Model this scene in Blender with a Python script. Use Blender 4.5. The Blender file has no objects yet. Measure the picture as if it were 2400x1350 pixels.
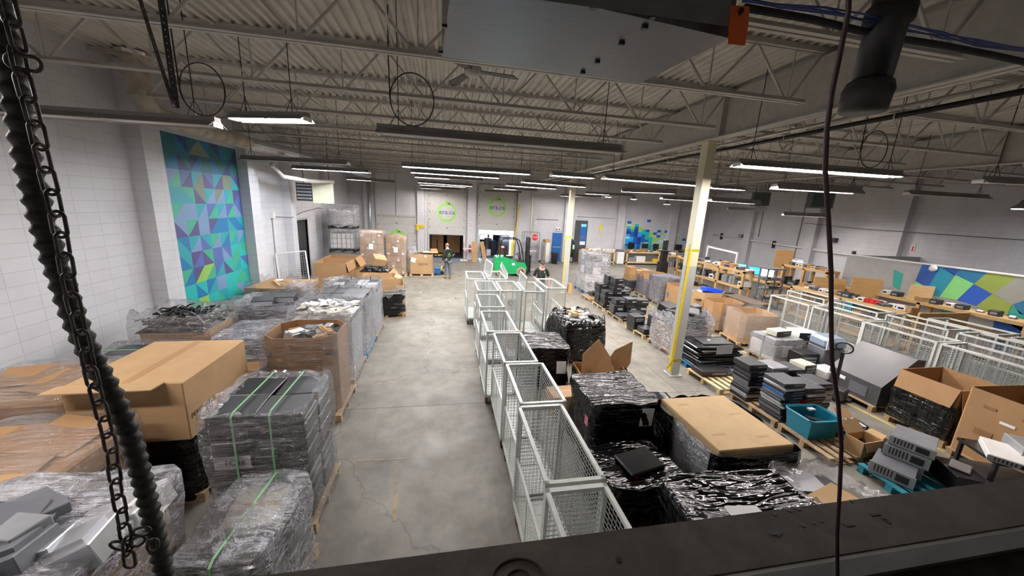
import bpy, math, random
from math import sin, cos, pi, radians as R
from mathutils import Vector, Matrix
rnd = random.Random(7)
S = bpy.context.scene
COL = S.collection

# ---------------------------------------------------------------- camera, sky, exposure
CAM = Vector((0, 0, 3.7)); FOC = 832.0
_a, _b, _c = R(10.918), R(12.831), R(2.857)
_f = Vector((sin(_a)*cos(_b), cos(_a)*cos(_b), -sin(_b)))
_r0 = Vector((cos(_a), -sin(_a), 0)); _u0 = _r0.cross(_f)
_r = _r0*cos(_c) + _u0*sin(_c); _u = -_r0*sin(_c) + _u0*cos(_c)
cd = bpy.data.cameras.new('camera'); cam = bpy.data.objects.new('camera', cd); COL.objects.link(cam)
cd.sensor_width = 36; cd.lens = FOC/2400*36; cd.clip_start = 0.02; cd.clip_end = 200
m = Matrix((_r, _u, -_f)).transposed().to_4x4(); m.translation = CAM
cam.matrix_world = m; S.camera = cam
S.view_settings.view_transform = 'Standard'; S.view_settings.look = 'None'
S.view_settings.exposure = 0.95; S.view_settings.gamma = 1
W = bpy.data.worlds.new('sky'); S.world = W; W.use_nodes = True
bg = W.node_tree.nodes['Background']; bg.inputs[0].default_value = (.72, .84, 1, 1); bg.inputs[1].default_value = 9.0
try:
    S.cycles.use_denoising = True
    S.cycles.max_bounces = 7; S.cycles.diffuse_bounces = 4; S.cycles.glossy_bounces = 3
    S.cycles.transmission_bounces = 3; S.cycles.transparent_max_bounces = 14
    S.cycles.sample_clamp_indirect = 4.0
except Exception:
    pass

def ray(x, y): return _f + _r*((x-1200)/FOC) - _u*((y-675)/FOC)
def at(x, y, z=0.0):
    d = ray(x, y); return CAM + d*((z-CAM.z)/d.z)
def atx(x, y, X):
    d = ray(x, y); return CAM + d*(X/d.x)
def aty(x, y, Y):
    d = ray(x, y); return CAM + d*(Y/d.y)

# ---------------------------------------------------------------- materials
MATS = {}
def base_mat(name, col, rough=.6, metal=0., spec=.5):
    mt = bpy.data.materials.new(name); mt.use_nodes = True
    b = mt.node_tree.nodes['Principled BSDF']
    b.inputs['Base Color'].default_value = (*col, 1); b.inputs['Roughness'].default_value = rough
    b.inputs['Metallic'].default_value = metal; b.inputs['Specular IOR Level'].default_value = spec
    MATS[name] = mt
    return mt, mt.node_tree, b
def N(nt, t, **kw):
    n = nt.nodes.new(t)
    for k, v in kw.items():
        if k[0] == 'i' and k[1:].isdigit(): n.inputs[int(k[1:])].default_value = v
        else: setattr(n, k, v)
    return n
def coords(nt, scale=(1, 1, 1), rot=(0, 0, 0), kind='Object'):
    tc = N(nt, 'ShaderNodeTexCoord'); mp = N(nt, 'ShaderNodeMapping')
    mp.inputs['Scale'].default_value = scale; mp.inputs['Rotation'].default_value = rot
    nt.links.new(tc.outputs[kind], mp.inputs[0]); return mp.outputs[0]
def noise(nt, vec, scale, detail=3, rough=.5, dist=0):
    n = N(nt, 'ShaderNodeTexNoise'); n.inputs['Scale'].default_value = scale
    n.inputs['Detail'].default_value = detail; n.inputs['Roughness'].default_value = rough
    n.inputs['Distortion'].default_value = dist; nt.links.new(vec, n.inputs['Vector']); return n.outputs['Fac']
def ramp(nt, fac, stops):
    r = N(nt, 'ShaderNodeValToRGB'); e = r.color_ramp.elements
    while len(e) < len(stops): e.new(.5)
    for el, (p, c) in zip(e, stops):
        el.position = p; el.color = (*c, 1) if len(c) == 3 else c
    nt.links.new(fac, r.inputs[0]); return r.outputs[0]
def mixc(nt, fac, a, b, mode='MIX'):
    n = N(nt, 'ShaderNodeMix', data_type='RGBA', blend_type=mode)
    for s, v in ((n.inputs[0], fac), (n.inputs[6], a), (n.inputs[7], b)):
        if hasattr(v, 'links') or isinstance(v, bpy.types.NodeSocket): nt.links.new(v, s)
        else: s.default_value = v if not isinstance(v, tuple) or len(v) == 4 else (*v, 1)
    return n.outputs[2]
def bump(nt, b, h, strength=.3, dist=.01):
    n = N(nt, 'ShaderNodeBump'); n.inputs['Strength'].default_value = strength; n.inputs['Distance'].default_value = dist
    nt.links.new(h, n.inputs['Height']); nt.links.new(n.outputs[0], b.inputs['Normal'])
def plain(name, col, rough=.6, metal=0., var=.12, scale=6, spec=.5):
    mt, nt, b = base_mat(name, col, rough, metal, spec)
    if var:
        f = noise(nt, coords(nt), scale, 4)
        lo = tuple(c*(1-var) for c in col); hi = tuple(min(1, c*(1+var)) for c in col)
        nt.links.new(ramp(nt, f, [(.3, lo), (.7, hi)]), b.inputs['Base Color'])
    return mt
def emit(name, col, strength):
    mt = bpy.data.materials.new(name); mt.use_nodes = True; nt = mt.node_tree
    nt.nodes.remove(nt.nodes['Principled BSDF']); e = N(nt, 'ShaderNodeEmission')
    e.inputs[0].default_value = (*col, 1); e.inputs[1].default_value = strength
    nt.links.new(e.outputs[0], nt.nodes['Material Output'].inputs[0]); MATS[name] = mt; return mt

# concrete floor
mt, nt, b = base_mat('concrete', (.36, .34, .30), .6, 0, .35)
v = coords(nt)
big = ramp(nt, noise(nt, v, .35, 5, .6), [(.3, (.155, .145, .124)), (.55, (.225, .208, .175)), (.75, (.29, .27, .23))])
fine = ramp(nt, noise(nt, v, 3.1, 8, .65), [(.33, (.72, .72, .72)), (.6, (1.02, 1.02, 1.02))])
c1 = mixc(nt, 1.0, big, fine, 'MULTIPLY')
vor = N(nt, 'ShaderNodeTexVoronoi', feature='DISTANCE_TO_EDGE'); vor.inputs['Scale'].default_value = .22
dm = N(nt, 'ShaderNodeVectorMath', operation='ADD'); nz = N(nt, 'ShaderNodeTexNoise'); nz.inputs['Scale'].default_value = 1.3; nz.inputs['Detail'].default_value = 6
nt.links.new(v, nz.inputs['Vector']); nt.links.new(v, dm.inputs[0]); nt.links.new(nz.outputs['Color'], dm.inputs[1]); nt.links.new(dm.outputs[0], vor.inputs['Vector'])
crack = ramp(nt, vor.outputs['Distance'], [(0.0, (.62, .6, .58)), (.0045, (1, 1, 1))])
c2 = mixc(nt, .8, c1, crack, 'MULTIPLY')
st = ramp(nt, noise(nt, coords(nt, (3, .35, 1)), 1.2, 4), [(.58, (1, 1, 1)), (.72, (1.22, 1.22, 1.24))])
nt.links.new(mixc(nt, .7, c2, st, 'MULTIPLY'), b.inputs['Base Color'])
nt.links.new(ramp(nt, noise(nt, v, 1.7, 4), [(.3, (.48, .48, .48)), (.7, (.72, .72, .72))]), b.inputs['Roughness'])
bump(nt, b, noise(nt, v, 30, 4), .12, .004)

def block_mat(name, c, axis, c2=None):
    mt, nt, b = base_mat(name, c, .55)
    v = coords(nt, rot=(pi/2, 0, 0) if axis == 'X' else (pi/2, 0, 0))
    tc = N(nt, 'ShaderNodeTexCoord'); sp = N(nt, 'ShaderNodeSeparateXYZ'); cb = N(nt, 'ShaderNodeCombineXYZ')
    nt.links.new(tc.outputs['Object'], sp.inputs[0])
    nt.links.new(sp.outputs['Y' if axis == 'Y' else 'X'], cb.inputs[0]); nt.links.new(sp.outputs['Z'], cb.inputs[1])
    br = N(nt, 'ShaderNodeTexBrick'); br.offset = 0.0; br.inputs['Scale'].default_value = 1
    br.inputs['Brick Width'].default_value = .405; br.inputs['Row Height'].default_value = .203
    br.inputs['Mortar Size'].default_value = .005; br.inputs['Mortar Smooth'].default_value = .3
    br.inputs['Color1'].default_value = (*c, 1); br.inputs['Color2'].default_value = (*[x*.97 for x in c], 1)
    br.inputs['Mortar'].default_value = (*[x*.78 for x in c], 1)
    nt.links.new(cb.outputs[0], br.inputs['Vector'])
    dirt = ramp(nt, noise(nt, tc.outputs['Object'], 1.1, 6, .6), [(.3, (.9, .9, .9)), (.65, (1.03, 1.03, 1.03))])
    nt.links.new(mixc(nt, 1.0, br.outputs['Color'], dirt, 'MULTIPLY'), b.inputs['Base Color'])
    inv = N(nt, 'ShaderNodeMath', operation='SUBTRACT'); inv.inputs[0].default_value = 1; nt.links.new(br.outputs['Fac'], inv.inputs[1])
    bump(nt, b, inv.outputs[0], .5, .004); return mt
block_mat('block_y', (.57, .57, .59), 'Y'); block_mat('block_x', (.54, .54, .56), 'X')
plain('deck_paint', (.52, .49, .43), .5, 0, .1, 3)
plain('steel_paint', (.45, .43, .39), .45, 0, .1, 8)
plain('partition', (.34, .335, .335), .7, 0, .04)
plain('door_panel', (.46, .455, .43), .5, 0, .05)
plain('galv', (.50, .52, .55), .35, .85, .18, 4)
mt, nt, b = base_mat('galv_sheet', (.36, .38, .41), .33, .9)
nt.links.new(ramp(nt, noise(nt, coords(nt, (1, 30, 1)), 8, 4), [(.3, (.085, .095, .115)), (.7, (.125, .135, .155))]), b.inputs['Base Color'])
bump(nt, b, noise(nt, coords(nt, (2, 60, 2)), 10, 3), .08, .002)
plain('dark_steel', (.05, .048, .045), .5, .4, .3, 10)
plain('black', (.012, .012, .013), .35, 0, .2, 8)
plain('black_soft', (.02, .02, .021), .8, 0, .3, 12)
plain('hose_black', (.022, .02, .018), .5, 0, .5, 25)
plain('chain_steel', (.07, .06, .055), .5, .6, .5, 30)
plain('cord_purple', (.035, .012, .016), .5, 0, .2)
mt, nt, b = base_mat('beam_dusty', (.05, .042, .034), .8)
nt.links.new(ramp(nt, noise(nt, coords(nt), 5, 7, .65), [(.3, (.016, .012, .009)), (.5, (.042, .034, .026)), (.75, (.085, .068, .05))]), b.inputs['Base Color'])
plain('beam_grey', (.50, .51, .50), .5, 0, .15, 5)
plain('cage_paint', (.56, .58, .55), .38, .1, .08, 10)
plain('cage_wire', (.36, .38, .37), .4, .2, .05)
plain('white_paint', (.72, .72, .70), .5, 0, .05)
plain('white_plastic', (.70, .69, .66), .4, 0, .05)
plain('beige', (.52, .49, .40), .5, 0, .08)
plain('grey_plastic', (.12, .125, .14), .45, 0, .12)
plain('grey_light', (.27, .28, .29), .45, .2, .1)
plain('grey_dark', (.030, .032, .036), .4, 0, .2)
plain('navy_dark', (.014, .021, .040), .4, 0, .2)
plain('case_grey', (.065, .068, .078), .38, .3, .15)
plain('silver', (.55, .56, .58), .3, .8, .1)
plain('red', (.55, .015, .02), .4, 0, .1)
plain('blue_bin', (.01, .06, .55), .4, 0, .05)
plain('teal_tote', (.01, .20, .30), .4, 0, .06)
plain('blue_paint', (.01, .11, .34), .45, 0, .08)
plain('blue_wood', (.01, .16, .34), .7, 0, .25, 10)
plain('teal_wood', (.02, .20, .26), .7, 0, .3, 8)
plain('green_fork', (.005, .30, .09), .35, 0, .06)
plain('orange', (.62, .10, .015), .6, 0, .05)
plain('yellow', (.75, .55, .02), .5, 0, .05)
plain('floor_orange', (.23, .165, .10), .6, 0, .3, 9)
plain('yellow_line', (.40, .33, .13), .6, 0, .25, 9)
plain('screen_black', (.01, .011, .013), .15, 0, 0)
plain('tyre', (.30, .24, .16), .8, 0, .2)
plain('skin_tone', (.55, .32, .24), .5, 0, .05)
plain('hair_red', (.30, .14, .06), .7, 0, .2, 40)
plain('hair_dark', (.03, .022, .018), .7, 0, .2, 40)
plain('jeans', (.10, .12, .15), .8, 0, .3, 12)
plain('boots', (.42, .24, .09), .8, 0, .15)
plain('cloth_black', (.012, .014, .015), .85, 0, .2, 20)
plain('paper', (.75, .75, .74), .6, 0, .04)
plain('paper_grey', (.5, .5, .5), .5, 0, .2, 30)
plain('pink', (.75, .25, .33), .6, 0, .03)
plain('lime', (.45, .75, .05), .5, 0, .03)
plain('ink_blue', (.03, .06, .20), .6, 0, 0)
plain('ink_black', (.03, .025, .025), .7, 0, 0)
plain('logo_green', (.22, .62, .04), .5, 0, .05)
plain('strap_green', (.20, .46, .22), .4, 0, .05)
plain('strap_dark', (.05, .05, .045), .4, 0, .05)
plain('white_strip', (.85, .82, .62), .5, 0, .0)
plain('tan_duct', (.40, .36, .28), .6, 0, .3, 4)
plain('heater_green', (.10, .14, .12), .5, .2, .1)
plain('foil', (.5, .45, .4), .3, .7, .3, 14)
plain('blue_cable', (.01, .04, .25), .4, 0, .1)
plain('grey_panel', (.065, .065, .07), .35, 0, .05)
def wood(name, c1_, c2_, sc=(1, 1, 1)):
    mt, nt, b = base_mat(name, c1_, .6)
    f = noise(nt, coords(nt, sc), 3, 5, .6, .4)
    nt.links.new(ramp(nt, f, [(.3, c2_), (.7, c1_)]), b.inputs['Base Color']); return mt
wood('pine', (.62, .42, .20), (.50, .31, .13), (3, 3, 20))
wood('pallet_wood', (.46, .33, .19), (.30, .20, .11), (6, 6, 6))
wood('pallet_light', (.68, .52, .30), (.54, .38, .19), (6, 6, 6))
wood('plywood', (.58, .36, .15), (.46, .27, .11), (1, 1, 8))
wood('ply_light', (.72, .52, .27), (.62, .42, .20), (1, 1, 8))
wood('bench_top', (.70, .56, .36), (.55, .42, .25), (2, 2, 2))
wood('table_brown', (.14, .09, .07), (.09, .06, .045), (4, 1, 1))
def card(name, c):
    mt, nt, b = base_mat(name, c, .75, 0, .25)
    f = noise(nt, coords(nt), 2.2, 5, .6)
    nt.links.new(ramp(nt, f, [(.3, tuple(x*.86 for x in c)), (.7, tuple(x*1.06 for x in c))]), b.inputs['Base Color'])
    bump(nt, b, noise(nt, coords(nt, (40, 40, 1)), 3, 2), .05, .002); return mt
card('cardboard', (.37, .215, .105)); card('cardboard_light', (.44, .28, .145)); card('cardboard_dark', (.27, .145, .068))
card('cardboard_pale', (.50, .345, .185))
# clear stretch film: see-through with milky folds; white streaks also paint in crinkle highlights
def film_mat(name, tint, cover, rot=(.25, .1, 0)):
    mt = bpy.data.materials.new(name); mt.use_nodes = True; nt = mt.node_tree; MATS[name] = mt
    nt.nodes.remove(nt.nodes['Principled BSDF']); out = nt.nodes['Material Output']
    tr = N(nt, 'ShaderNodeBsdfTransparent'); tr.inputs[0].default_value = (.90, .90, .92, 1)
    pb = N(nt, 'ShaderNodeBsdfPrincipled'); pb.inputs['Base Color'].default_value = (*tint, 1)
    pb.inputs['Roughness'].default_value = .2; pb.inputs['Specular IOR Level'].default_value = .9
    v1 = coords(nt, (1.2, 1.2, 9), rot)
    s1 = noise(nt, v1, 5, 6, .65, .8)
    v2 = coords(nt, (1, 1, 1.6), (0, .5, .3))
    s2 = noise(nt, v2, 9, 5, .7, 1.5)
    vb = coords(nt, (1.1, 9, 9), (.55, .45, .75)); sb = noise(nt, vb, 1.6, 3, .5, .6)
    h = N(nt, 'ShaderNodeMath', operation='ADD'); nt.links.new(sb, h.inputs[0]); nt.links.new(s2, h.inputs[1])
    bp = N(nt, 'ShaderNodeBump'); bp.inputs['Strength'].default_value = 1.0; bp.inputs['Distance'].default_value = .05
    nt.links.new(h.outputs[0], bp.inputs['Height']); nt.links.new(bp.outputs[0], pb.inputs['Normal'])
    cv = ramp(nt, s1, [(.38, (cover*.3,)*3), (.52, (cover,)*3), (.62, (min(.95, cover*2.6),)*3), (.70, (cover*.8,)*3)])
    v3 = coords(nt, (1.1, 15, 15), (.55, .45, .75)); s3 = noise(nt, v3, 1.9, 4, .6, .5); s4 = noise(nt, coords(nt), 2.5, 3)
    sk = ramp(nt, s3, [(.50, (0, 0, 0)), (.54, (.8, .8, .8)), (.57, (.12, .12, .12)), (.63, (.85, .85, .85)), (.66, (0, 0, 0))])
    mk_ = ramp(nt, s4, [(.36, (.2, .2, .2)), (.55, (1, 1, 1))])
    sk2 = mixc(nt, 1.0, sk, mk_, 'MULTIPLY'); sk3 = mixc(nt, 1.0, sk2, (min(1, .28+cover*3),)*3, 'MULTIPLY')
    cv = mixc(nt, 1.0, cv, sk3, 'SCREEN')
    mx = N(nt, 'ShaderNodeMixShader'); nt.links.new(cv, mx.inputs[0]); nt.links.new(tr.outputs[0], mx.inputs[1]); nt.links.new(pb.outputs[0], mx.inputs[2])
    gl = N(nt, 'ShaderNodeBsdfGlossy'); gl.inputs['Roughness'].default_value = .07; nt.links.new(bp.outputs[0], gl.inputs['Normal'])
    gm = N(nt, 'ShaderNodeMixShader'); gm.inputs[0].default_value = .17
    nt.links.new(mx.outputs[0], gm.inputs[1]); nt.links.new(gl.outputs[0], gm.inputs[2]); nt.links.new(gm.outputs[0], out.inputs[0])
    return mt
film_mat('film_clear', (.60, .60, .64), .09)
film_mat('film_thick', (.60, .61, .66), .26)
film_mat('film_thin', (.75, .70, .66), .05)
film_mat('film_dark', (.10, .12, .18), .7)
plain('blue_grey', (.22, .28, .36), .3, 0, .05)
mt, nt, b = base_mat('film_black', (.003, .003, .004), .09, 0, .55)
s1 = noise(nt, coords(nt, (1.0, 1.0, 5), (.35, .3, 0)), 2.6, 2, .45, .6)
s2 = noise(nt, coords(nt, (1, 5.5, 1), (0, .6, .5)), 2.4, 2, .5, .8)
h = N(nt, 'ShaderNodeMath', operation='ADD'); nt.links.new(s1, h.inputs[0]); nt.links.new(s2, h.inputs[1])
bump(nt, b, h.outputs[0], .8, .07)
emit('tube_warm', (1, .93, .90), 115); emit('tube_cool', (.86, .92, 1), 115)
emit('led_end', (1, .95, .97), 220); emit('strip_lit', (1, .97, .9), 5)
emit('screen_blue', (.05, .35, .9), 1.6); emit('screen_cyan', (.15, .75, .8), 1.8); emit('screen_white', (.75, .88, 1), 2.5)
emit('red_glow', (1, .03, .08), 14); emit('strip_blue', (.25, .5, 1), 2.5); emit('task_glow', (.7, .9, 1), 9)
emit('trailer_lamp', (1, .97, .92), 12)

# ---------------------------------------------------------------- mesh helpers
class MB:
    def __init__(s): s.v = []; s.f = []; s.mi = []; s.cur = 0
    def add(s, vs, fs, M=None):
        o = len(s.v)
        s.v += [tuple(M @ Vector(p)) if M is not None else tuple(p) for p in vs]
        s.f += [tuple(i+o for i in f) for f in fs]; s.mi += [s.cur]*len(fs); return s
    def box(s, c, d, rz=0, rx=0, ry=0, bev=0):
        x, y, z = [k/2 for k in d]
        M = Matrix.Translation(c) @ Matrix.Rotation(rz, 4, 'Z') @ Matrix.Rotation(rx, 4, 'X') @ Matrix.Rotation(ry, 4, 'Y')
        if bev:
            q = min(bev, x*.9, y*.9, z*.9)
            vs = []; idx = {}
            for sx in (-1, 1):
                for sy in (-1, 1):
                    for sz in (-1, 1):
                        idx[(sx, sy, sz)] = len(vs)
                        vs += [(sx*x, sy*(y-q), sz*(z-q)), (sx*(x-q), sy*y, sz*(z-q)), (sx*(x-q), sy*(y-q), sz*z)]
            g = lambda a, b_, c_, k: idx[(a, b_, c_)]+k
            fs = []
            for sx in (-1, 1): fs.append((g(sx, -1, -1, 0), g(sx, 1, -1, 0), g(sx, 1, 1, 0), g(sx, -1, 1, 0)))
            for sy in (-1, 1): fs.append((g(-1, sy, -1, 1), g(1, sy, -1, 1), g(1, sy, 1, 1), g(-1, sy, 1, 1)))
            for sz in (-1, 1): fs.append((g(-1, -1, sz, 2), g(1, -1, sz, 2), g(1, 1, sz, 2), g(-1, 1, sz, 2)))
            for sy in (-1, 1):
                for sz in (-1, 1): fs.append((g(-1, sy, sz, 1), g(1, sy, sz, 1), g(1, sy, sz, 2), g(-1, sy, sz, 2)))
            for sx in (-1, 1):
                for sz in (-1, 1): fs.append((g(sx, -1, sz, 0), g(sx, 1, sz, 0), g(sx, 1, sz, 2), g(sx, -1, sz, 2)))
                for sy in (-1, 1): fs.append((g(sx, sy, -1, 0), g(sx, sy, 1, 0), g(sx, sy, 1, 1), g(sx, sy, -1, 1)))
            for k in idx.values(): fs.append((k, k+1, k+2))
            return s.add(vs, fs, M)
        vs = [(-x, -y, -z), (x, -y, -z), (x, y, -z), (-x, y, -z), (-x, -y, z), (x, -y, z), (x, y, z), (-x, y, z)]
        return s.add(vs, [(0, 3, 2, 1), (4, 5, 6, 7), (0, 1, 5, 4), (1, 2, 6, 5), (2, 3, 7, 6), (3, 0, 4, 7)], M)
    def b2(s, x0, x1, y0, y1, z0, z1, bev=0): return s.box(((x0+x1)/2, (y0+y1)/2, (z0+z1)/2), (abs(x1-x0), abs(y1-y0), abs(z1-z0)), bev=bev)
    def bar(s, a, b_, w, h=None):
        a, b_ = Vector(a), Vector(b_); h = h or w; d = b_-a; L = d.length
        if L < 1e-6: return s
        q = d.to_track_quat('Z', 'Y').to_matrix().to_4x4()
        M = Matrix.Translation((a+b_)/2) @ q
        x, y, z = w/2, h/2, L/2
        vs = [(-x, -y, -z), (x, -y, -z), (x, y, -z), (-x, y, -z), (-x, -y, z), (x, -y, z), (x, y, z), (-x, y, z)]
        return s.add(vs, [(0, 3, 2, 1), (4, 5, 6, 7), (0, 1, 5, 4), (1, 2, 6, 5), (2, 3, 7, 6), (3, 0, 4, 7)], M)
    def tube(s, pts, r, n=8, cap=True, closed=False):
        pts = [Vector(p) for p in pts]; k = len(pts); rr = r if isinstance(r, (list, tuple)) else [r]*k
        vs = []; up = Vector((0, 0, 1))
        prev = None
        for i, p in enumerate(pts):
            if closed: t = pts[(i+1) % k]-pts[i-1]
            else: t = pts[min(i+1, k-1)]-pts[max(i-1, 0)]
            t.normalize()
            if prev is None:
                a = t.cross(up if abs(t.z) < .95 else Vector((1, 0, 0))).normalized()
            else:
                a = (prev - t*prev.dot(t)).normalized()
            prev = a; b_ = t.cross(a)
            for j in range(n):
                q = 2*pi*j/n; vs.append(p+(a*cos(q)+b_*sin(q))*rr[i])
        fs = []
        for i in range(k if closed else k-1):
            for j in range(n):
                i2 = (i+1) % k
                fs.append((i*n+j, i*n+(j+1) % n, i2*n+(j+1) % n, i2*n+j))
        if cap and not closed: fs += [tuple(range(n))[::-1], tuple(range((k-1)*n, k*n))]
        return s.add(vs, fs)
    def cyl(s, a, b_, r, n=16): return s.tube([a, b_], r, n)
    def poly(s, pts, z0, z1, M=None):
        n = len(pts)
        vs = [(x, y, z0) for x, y in pts]+[(x, y, z1) for x, y in pts]
        fs = [tuple(range(n))[::-1], tuple(range(n, 2*n))]+[(i, (i+1) % n, n+(i+1) % n, n+i) for i in range(n)]
        return s.add(vs, fs, M)
    def lathe(s, prof, c, n=20):
        vs = []; k = len(prof)
        for r, z in prof:
            for j in range(n): vs.append((c[0]+r*cos(2*pi*j/n), c[1]+r*sin(2*pi*j/n), c[2]+z))
        fs = [(i*n+j, i*n+(j+1) % n, (i+1)*n+(j+1) % n, (i+1)*n+j) for i in range(k-1) for j in range(n)]
        fs += [tuple(range(n))[::-1], tuple(range((k-1)*n, k*n))]
        return s.add(vs, fs)
    def ball(s, c, r, n=10, sc=(1, 1, 1)):
        vs = []; fs = []
        for i in range(n+1):
            t = pi*i/n
            for j in range(2*n): q = pi*j/n; vs.append((c[0]+r*sc[0]*sin(t)*cos(q), c[1]+r*sc[1]*sin(t)*sin(q), c[2]+r*sc[2]*cos(t)))
        for i in range(n):
            for j in range(2*n): fs.append((i*2*n+j, i*2*n+(j+1) % (2*n), (i+1)*2*n+(j+1) % (2*n), (i+1)*2*n+j))
        return s.add(vs, fs)
    def slot(s, i): s.cur = i; return s
    def build(s, name, mat, parent=None, smooth=False, loc=None):
        me = bpy.data.meshes.new(name); me.from_pydata(s.v, [], s.f)
        for mm in (mat if isinstance(mat, (list, tuple)) else [mat]): me.materials.append(MATS[mm])
        if any(s.mi): me.polygons.foreach_set('material_index', s.mi)
        if smooth: me.polygons.foreach_set('use_smooth', [True]*len(me.polygons))
        me.update()
        o = bpy.data.objects.new(name, me); COL.objects.link(o)
        if parent: o.parent = parent
        if loc: o.location = loc
        return o
def tag(o, label=None, cat=None, group=None, kind=None):
    if label: o['label'] = label
    if cat: o['category'] = cat
    if group: o['group'] = group
    if kind: o['kind'] = kind
    return o
def empty(name, loc=(0, 0, 0), rz=0, label=None, cat=None, group=None):
    o = bpy.data.objects.new(name, None); o.empty_display_size = .1; COL.objects.link(o)
    o.location = loc; o.rotation_euler.z = rz; return tag(o, label, cat, group)
def struct(o): o['kind'] = 'structure'; return o
def copy_tree(o, parent=None, kids=None):
    c = o.copy(); COL.objects.link(c); c.parent = parent
    for ch in (kids or KIDS).get(o.name, list(o.children)): copy_tree(ch, c)
    return c
KIDS = {}
def dup(o, loc, rz=0, label=None, scale=None, group=None):
    c = copy_tree(o); c.location = loc; c.rotation_euler = (0, 0, rz)
    if label: c['label'] = label
    if scale: c.scale = scale
    if group: c['group'] = group
    return c
def text(name, body, size, mat, parent, loc, rot, depth=.002, align='CENTER'):
    cu = bpy.data.curves.new(name, 'FONT'); cu.body = body; cu.size = size; cu.extrude = depth
    cu.align_x = align; cu.align_y = 'CENTER'; cu.materials.append(MATS[mat]); cu.resolution_u = 3
    to = bpy.data.objects.new(name, cu); COL.objects.link(to); bpy.context.view_layer.update()
    me = bpy.data.meshes.new_from_object(to.evaluated_get(bpy.context.evaluated_depsgraph_get()))
    bpy.data.objects.remove(to)
    o = bpy.data.objects.new(name, me); COL.objects.link(o); o.parent = parent; o.location = loc; o.rotation_euler = rot; return o
ORD = ['top', 'second', 'third', 'fourth', 'fifth', 'sixth', 'seventh', 'eighth', 'ninth', 'tenth', 'eleventh', 'twelfth', 'thirteenth', 'fourteenth', 'fifteenth', 'sixteenth']
def orf(i): return 'topmost' if i == 0 else ORD[i]+' from the top'

# ---------------------------------------------------------------- the building
WX0, WX1, WY0, WY1, ZD = -6.1, 20.0, -2.0, 24.8, 6.05
struct(MB().b2(WX0-.3, WX1+.3, WY0-.3, WY1+12, -.2, 0).build('floor', 'concrete'))
wl = MB(); wl.b2(WX0-.3, WX0, WY0, 15.9, 0, ZD+.3); wl.b2(WX0-.3, WX0, 17.5, WY1, 0, ZD+.3); wl.b2(WX0-.3, WX0, 15.9, 17.5, 2.72, ZD+.3)
struct(wl.build('wall_left', 'block_y'))
for i, (y, d) in enumerate(((8.55, .5), (12.35, .55), (15.2, .45), (19.6, .45), (.6, .45))):
    struct(MB().b2(WX0, WX0+.28, y, y+d, 0, ZD).build('trim_%d' % (i+1), ['block_y']))
dl, dr = (-1.13, 1.28), (2.20, 4.72)      # dock door openings
do0 = (-4.75, -1.95)
wf = MB()
for x0, x1 in ((WX0, dl[0]), (dl[1], dr[0]), (dr[1], WX1)): wf.b2(x0, x1, WY1, WY1+.3, 0, ZD+.3)
wf.b2(dl[0], dl[1], WY1, WY1+.3, 1.62, ZD+.3); wf.b2(dr[0], dr[1], WY1, WY1+.3, 2.2, ZD+.3)
struct(wf.build('wall_far', 'block_x'))
for i, (x0, x1) in enumerate(((-5.15, -4.95), (-1.85, -1.4), (1.45, 2.0), (4.85, 5.75), (8.3, 8.9), (12.35, 12.9), (16.6, 17.2))):
    struct(MB().b2(x0, x1, WY1-.28, WY1, 0, ZD).build('trim_%d' % (i+6), 'block_x'))
struct(MB().b2(WX1, WX1+.3, WY0, WY1, 0, ZD+.3).build('wall_right', 'block_y'))
for i, y in enumerate((20.4, 16.2, 12.4, 8.6, 4.8)):
    struct(MB().b2(WX1-.3, WX1, y, y+.5, 0, ZD).build('trim_%d' % (i+13), 'block_y'))
struct(MB().b2(WX0-.3, WX1+.3, WY0-.3, WY0, 0, ZD+.3).build('wall_back', 'block_x'))
# corrugated steel deck: ribs run away from the camera
dk = MB(); x = WX0-.3; vs = []; P = .152
while x < WX1+.3:
    for q, z in ((0, 0), (.035, .0), (.055, .042), (.115, .042), (.135, 0)): vs.append((x+q, z))
    x += P
n = len(vs)
dk.add([(a, WY0, ZD+b_) for a, b_ in vs]+[(a, WY1+.3, ZD+b_) for a, b_ in vs]+[(vs[0][0], WY0, ZD+.25), (vs[-1][0], WY0, ZD+.25), (vs[-1][0], WY1+.3, ZD+.25), (vs[0][0], WY1+.3, ZD+.25)],
       [(i, i+1, n+i+1, n+i) for i in range(n-1)]+[(2*n, 2*n+1, 2*n+2, 2*n+3)])
struct(dk.build('ceiling', 'deck_paint'))
# open-web joists, one object each bay
ZB = 5.33
def joist(x0, x1, e0=.45, e1=.25):
    j = MB(); L = x1-x0
    for s_ in (-1, 1):
        j.b2(x0, x1, s_*.035-.022*(s_ < 0)-.022*(s_ > 0), s_*.035+.022, ZD-.065, ZD-.004)
    j.b2(x0, x1, -.06, .06, ZD-.012, ZD-.003)
    j.b2(x0+e0, x1-e1, -.06, -.008, ZB, ZB+.012); j.b2(x0+e0, x1-e1, .008, .06, ZB, ZB+.012)
    j.b2(x0+e0, x1-e1, -.016, -.008, ZB, ZB+.06); j.b2(x0+e0, x1-e1, .008, .016, ZB, ZB+.06)
    t = MB(); w = MB(); k = max(2, round((L-e0-e1-.6)/1.2)); st_ = (L-e0-e1-.6)/k
    for i in range(k+1):
        bx = x0+e0+.3+i*st_
        for q in (-.5, .5):
            tx = min(max(bx+q*st_, x0+.1), x1-.1); w.bar((bx+q*.06, 0, ZB+.03), (tx, 0, ZD-.05), .028)
        w.bar((bx, 0, ZB+.03), (bx, 0, ZD-.05), .016)
    return j, w
JY = [1.4, 3.1, 4.7, 6.45, 8.15, 9.85, 11.55, 13.25, 14.95, 16.65, 18.35, 20.05, 21.75, 23.4]
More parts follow.
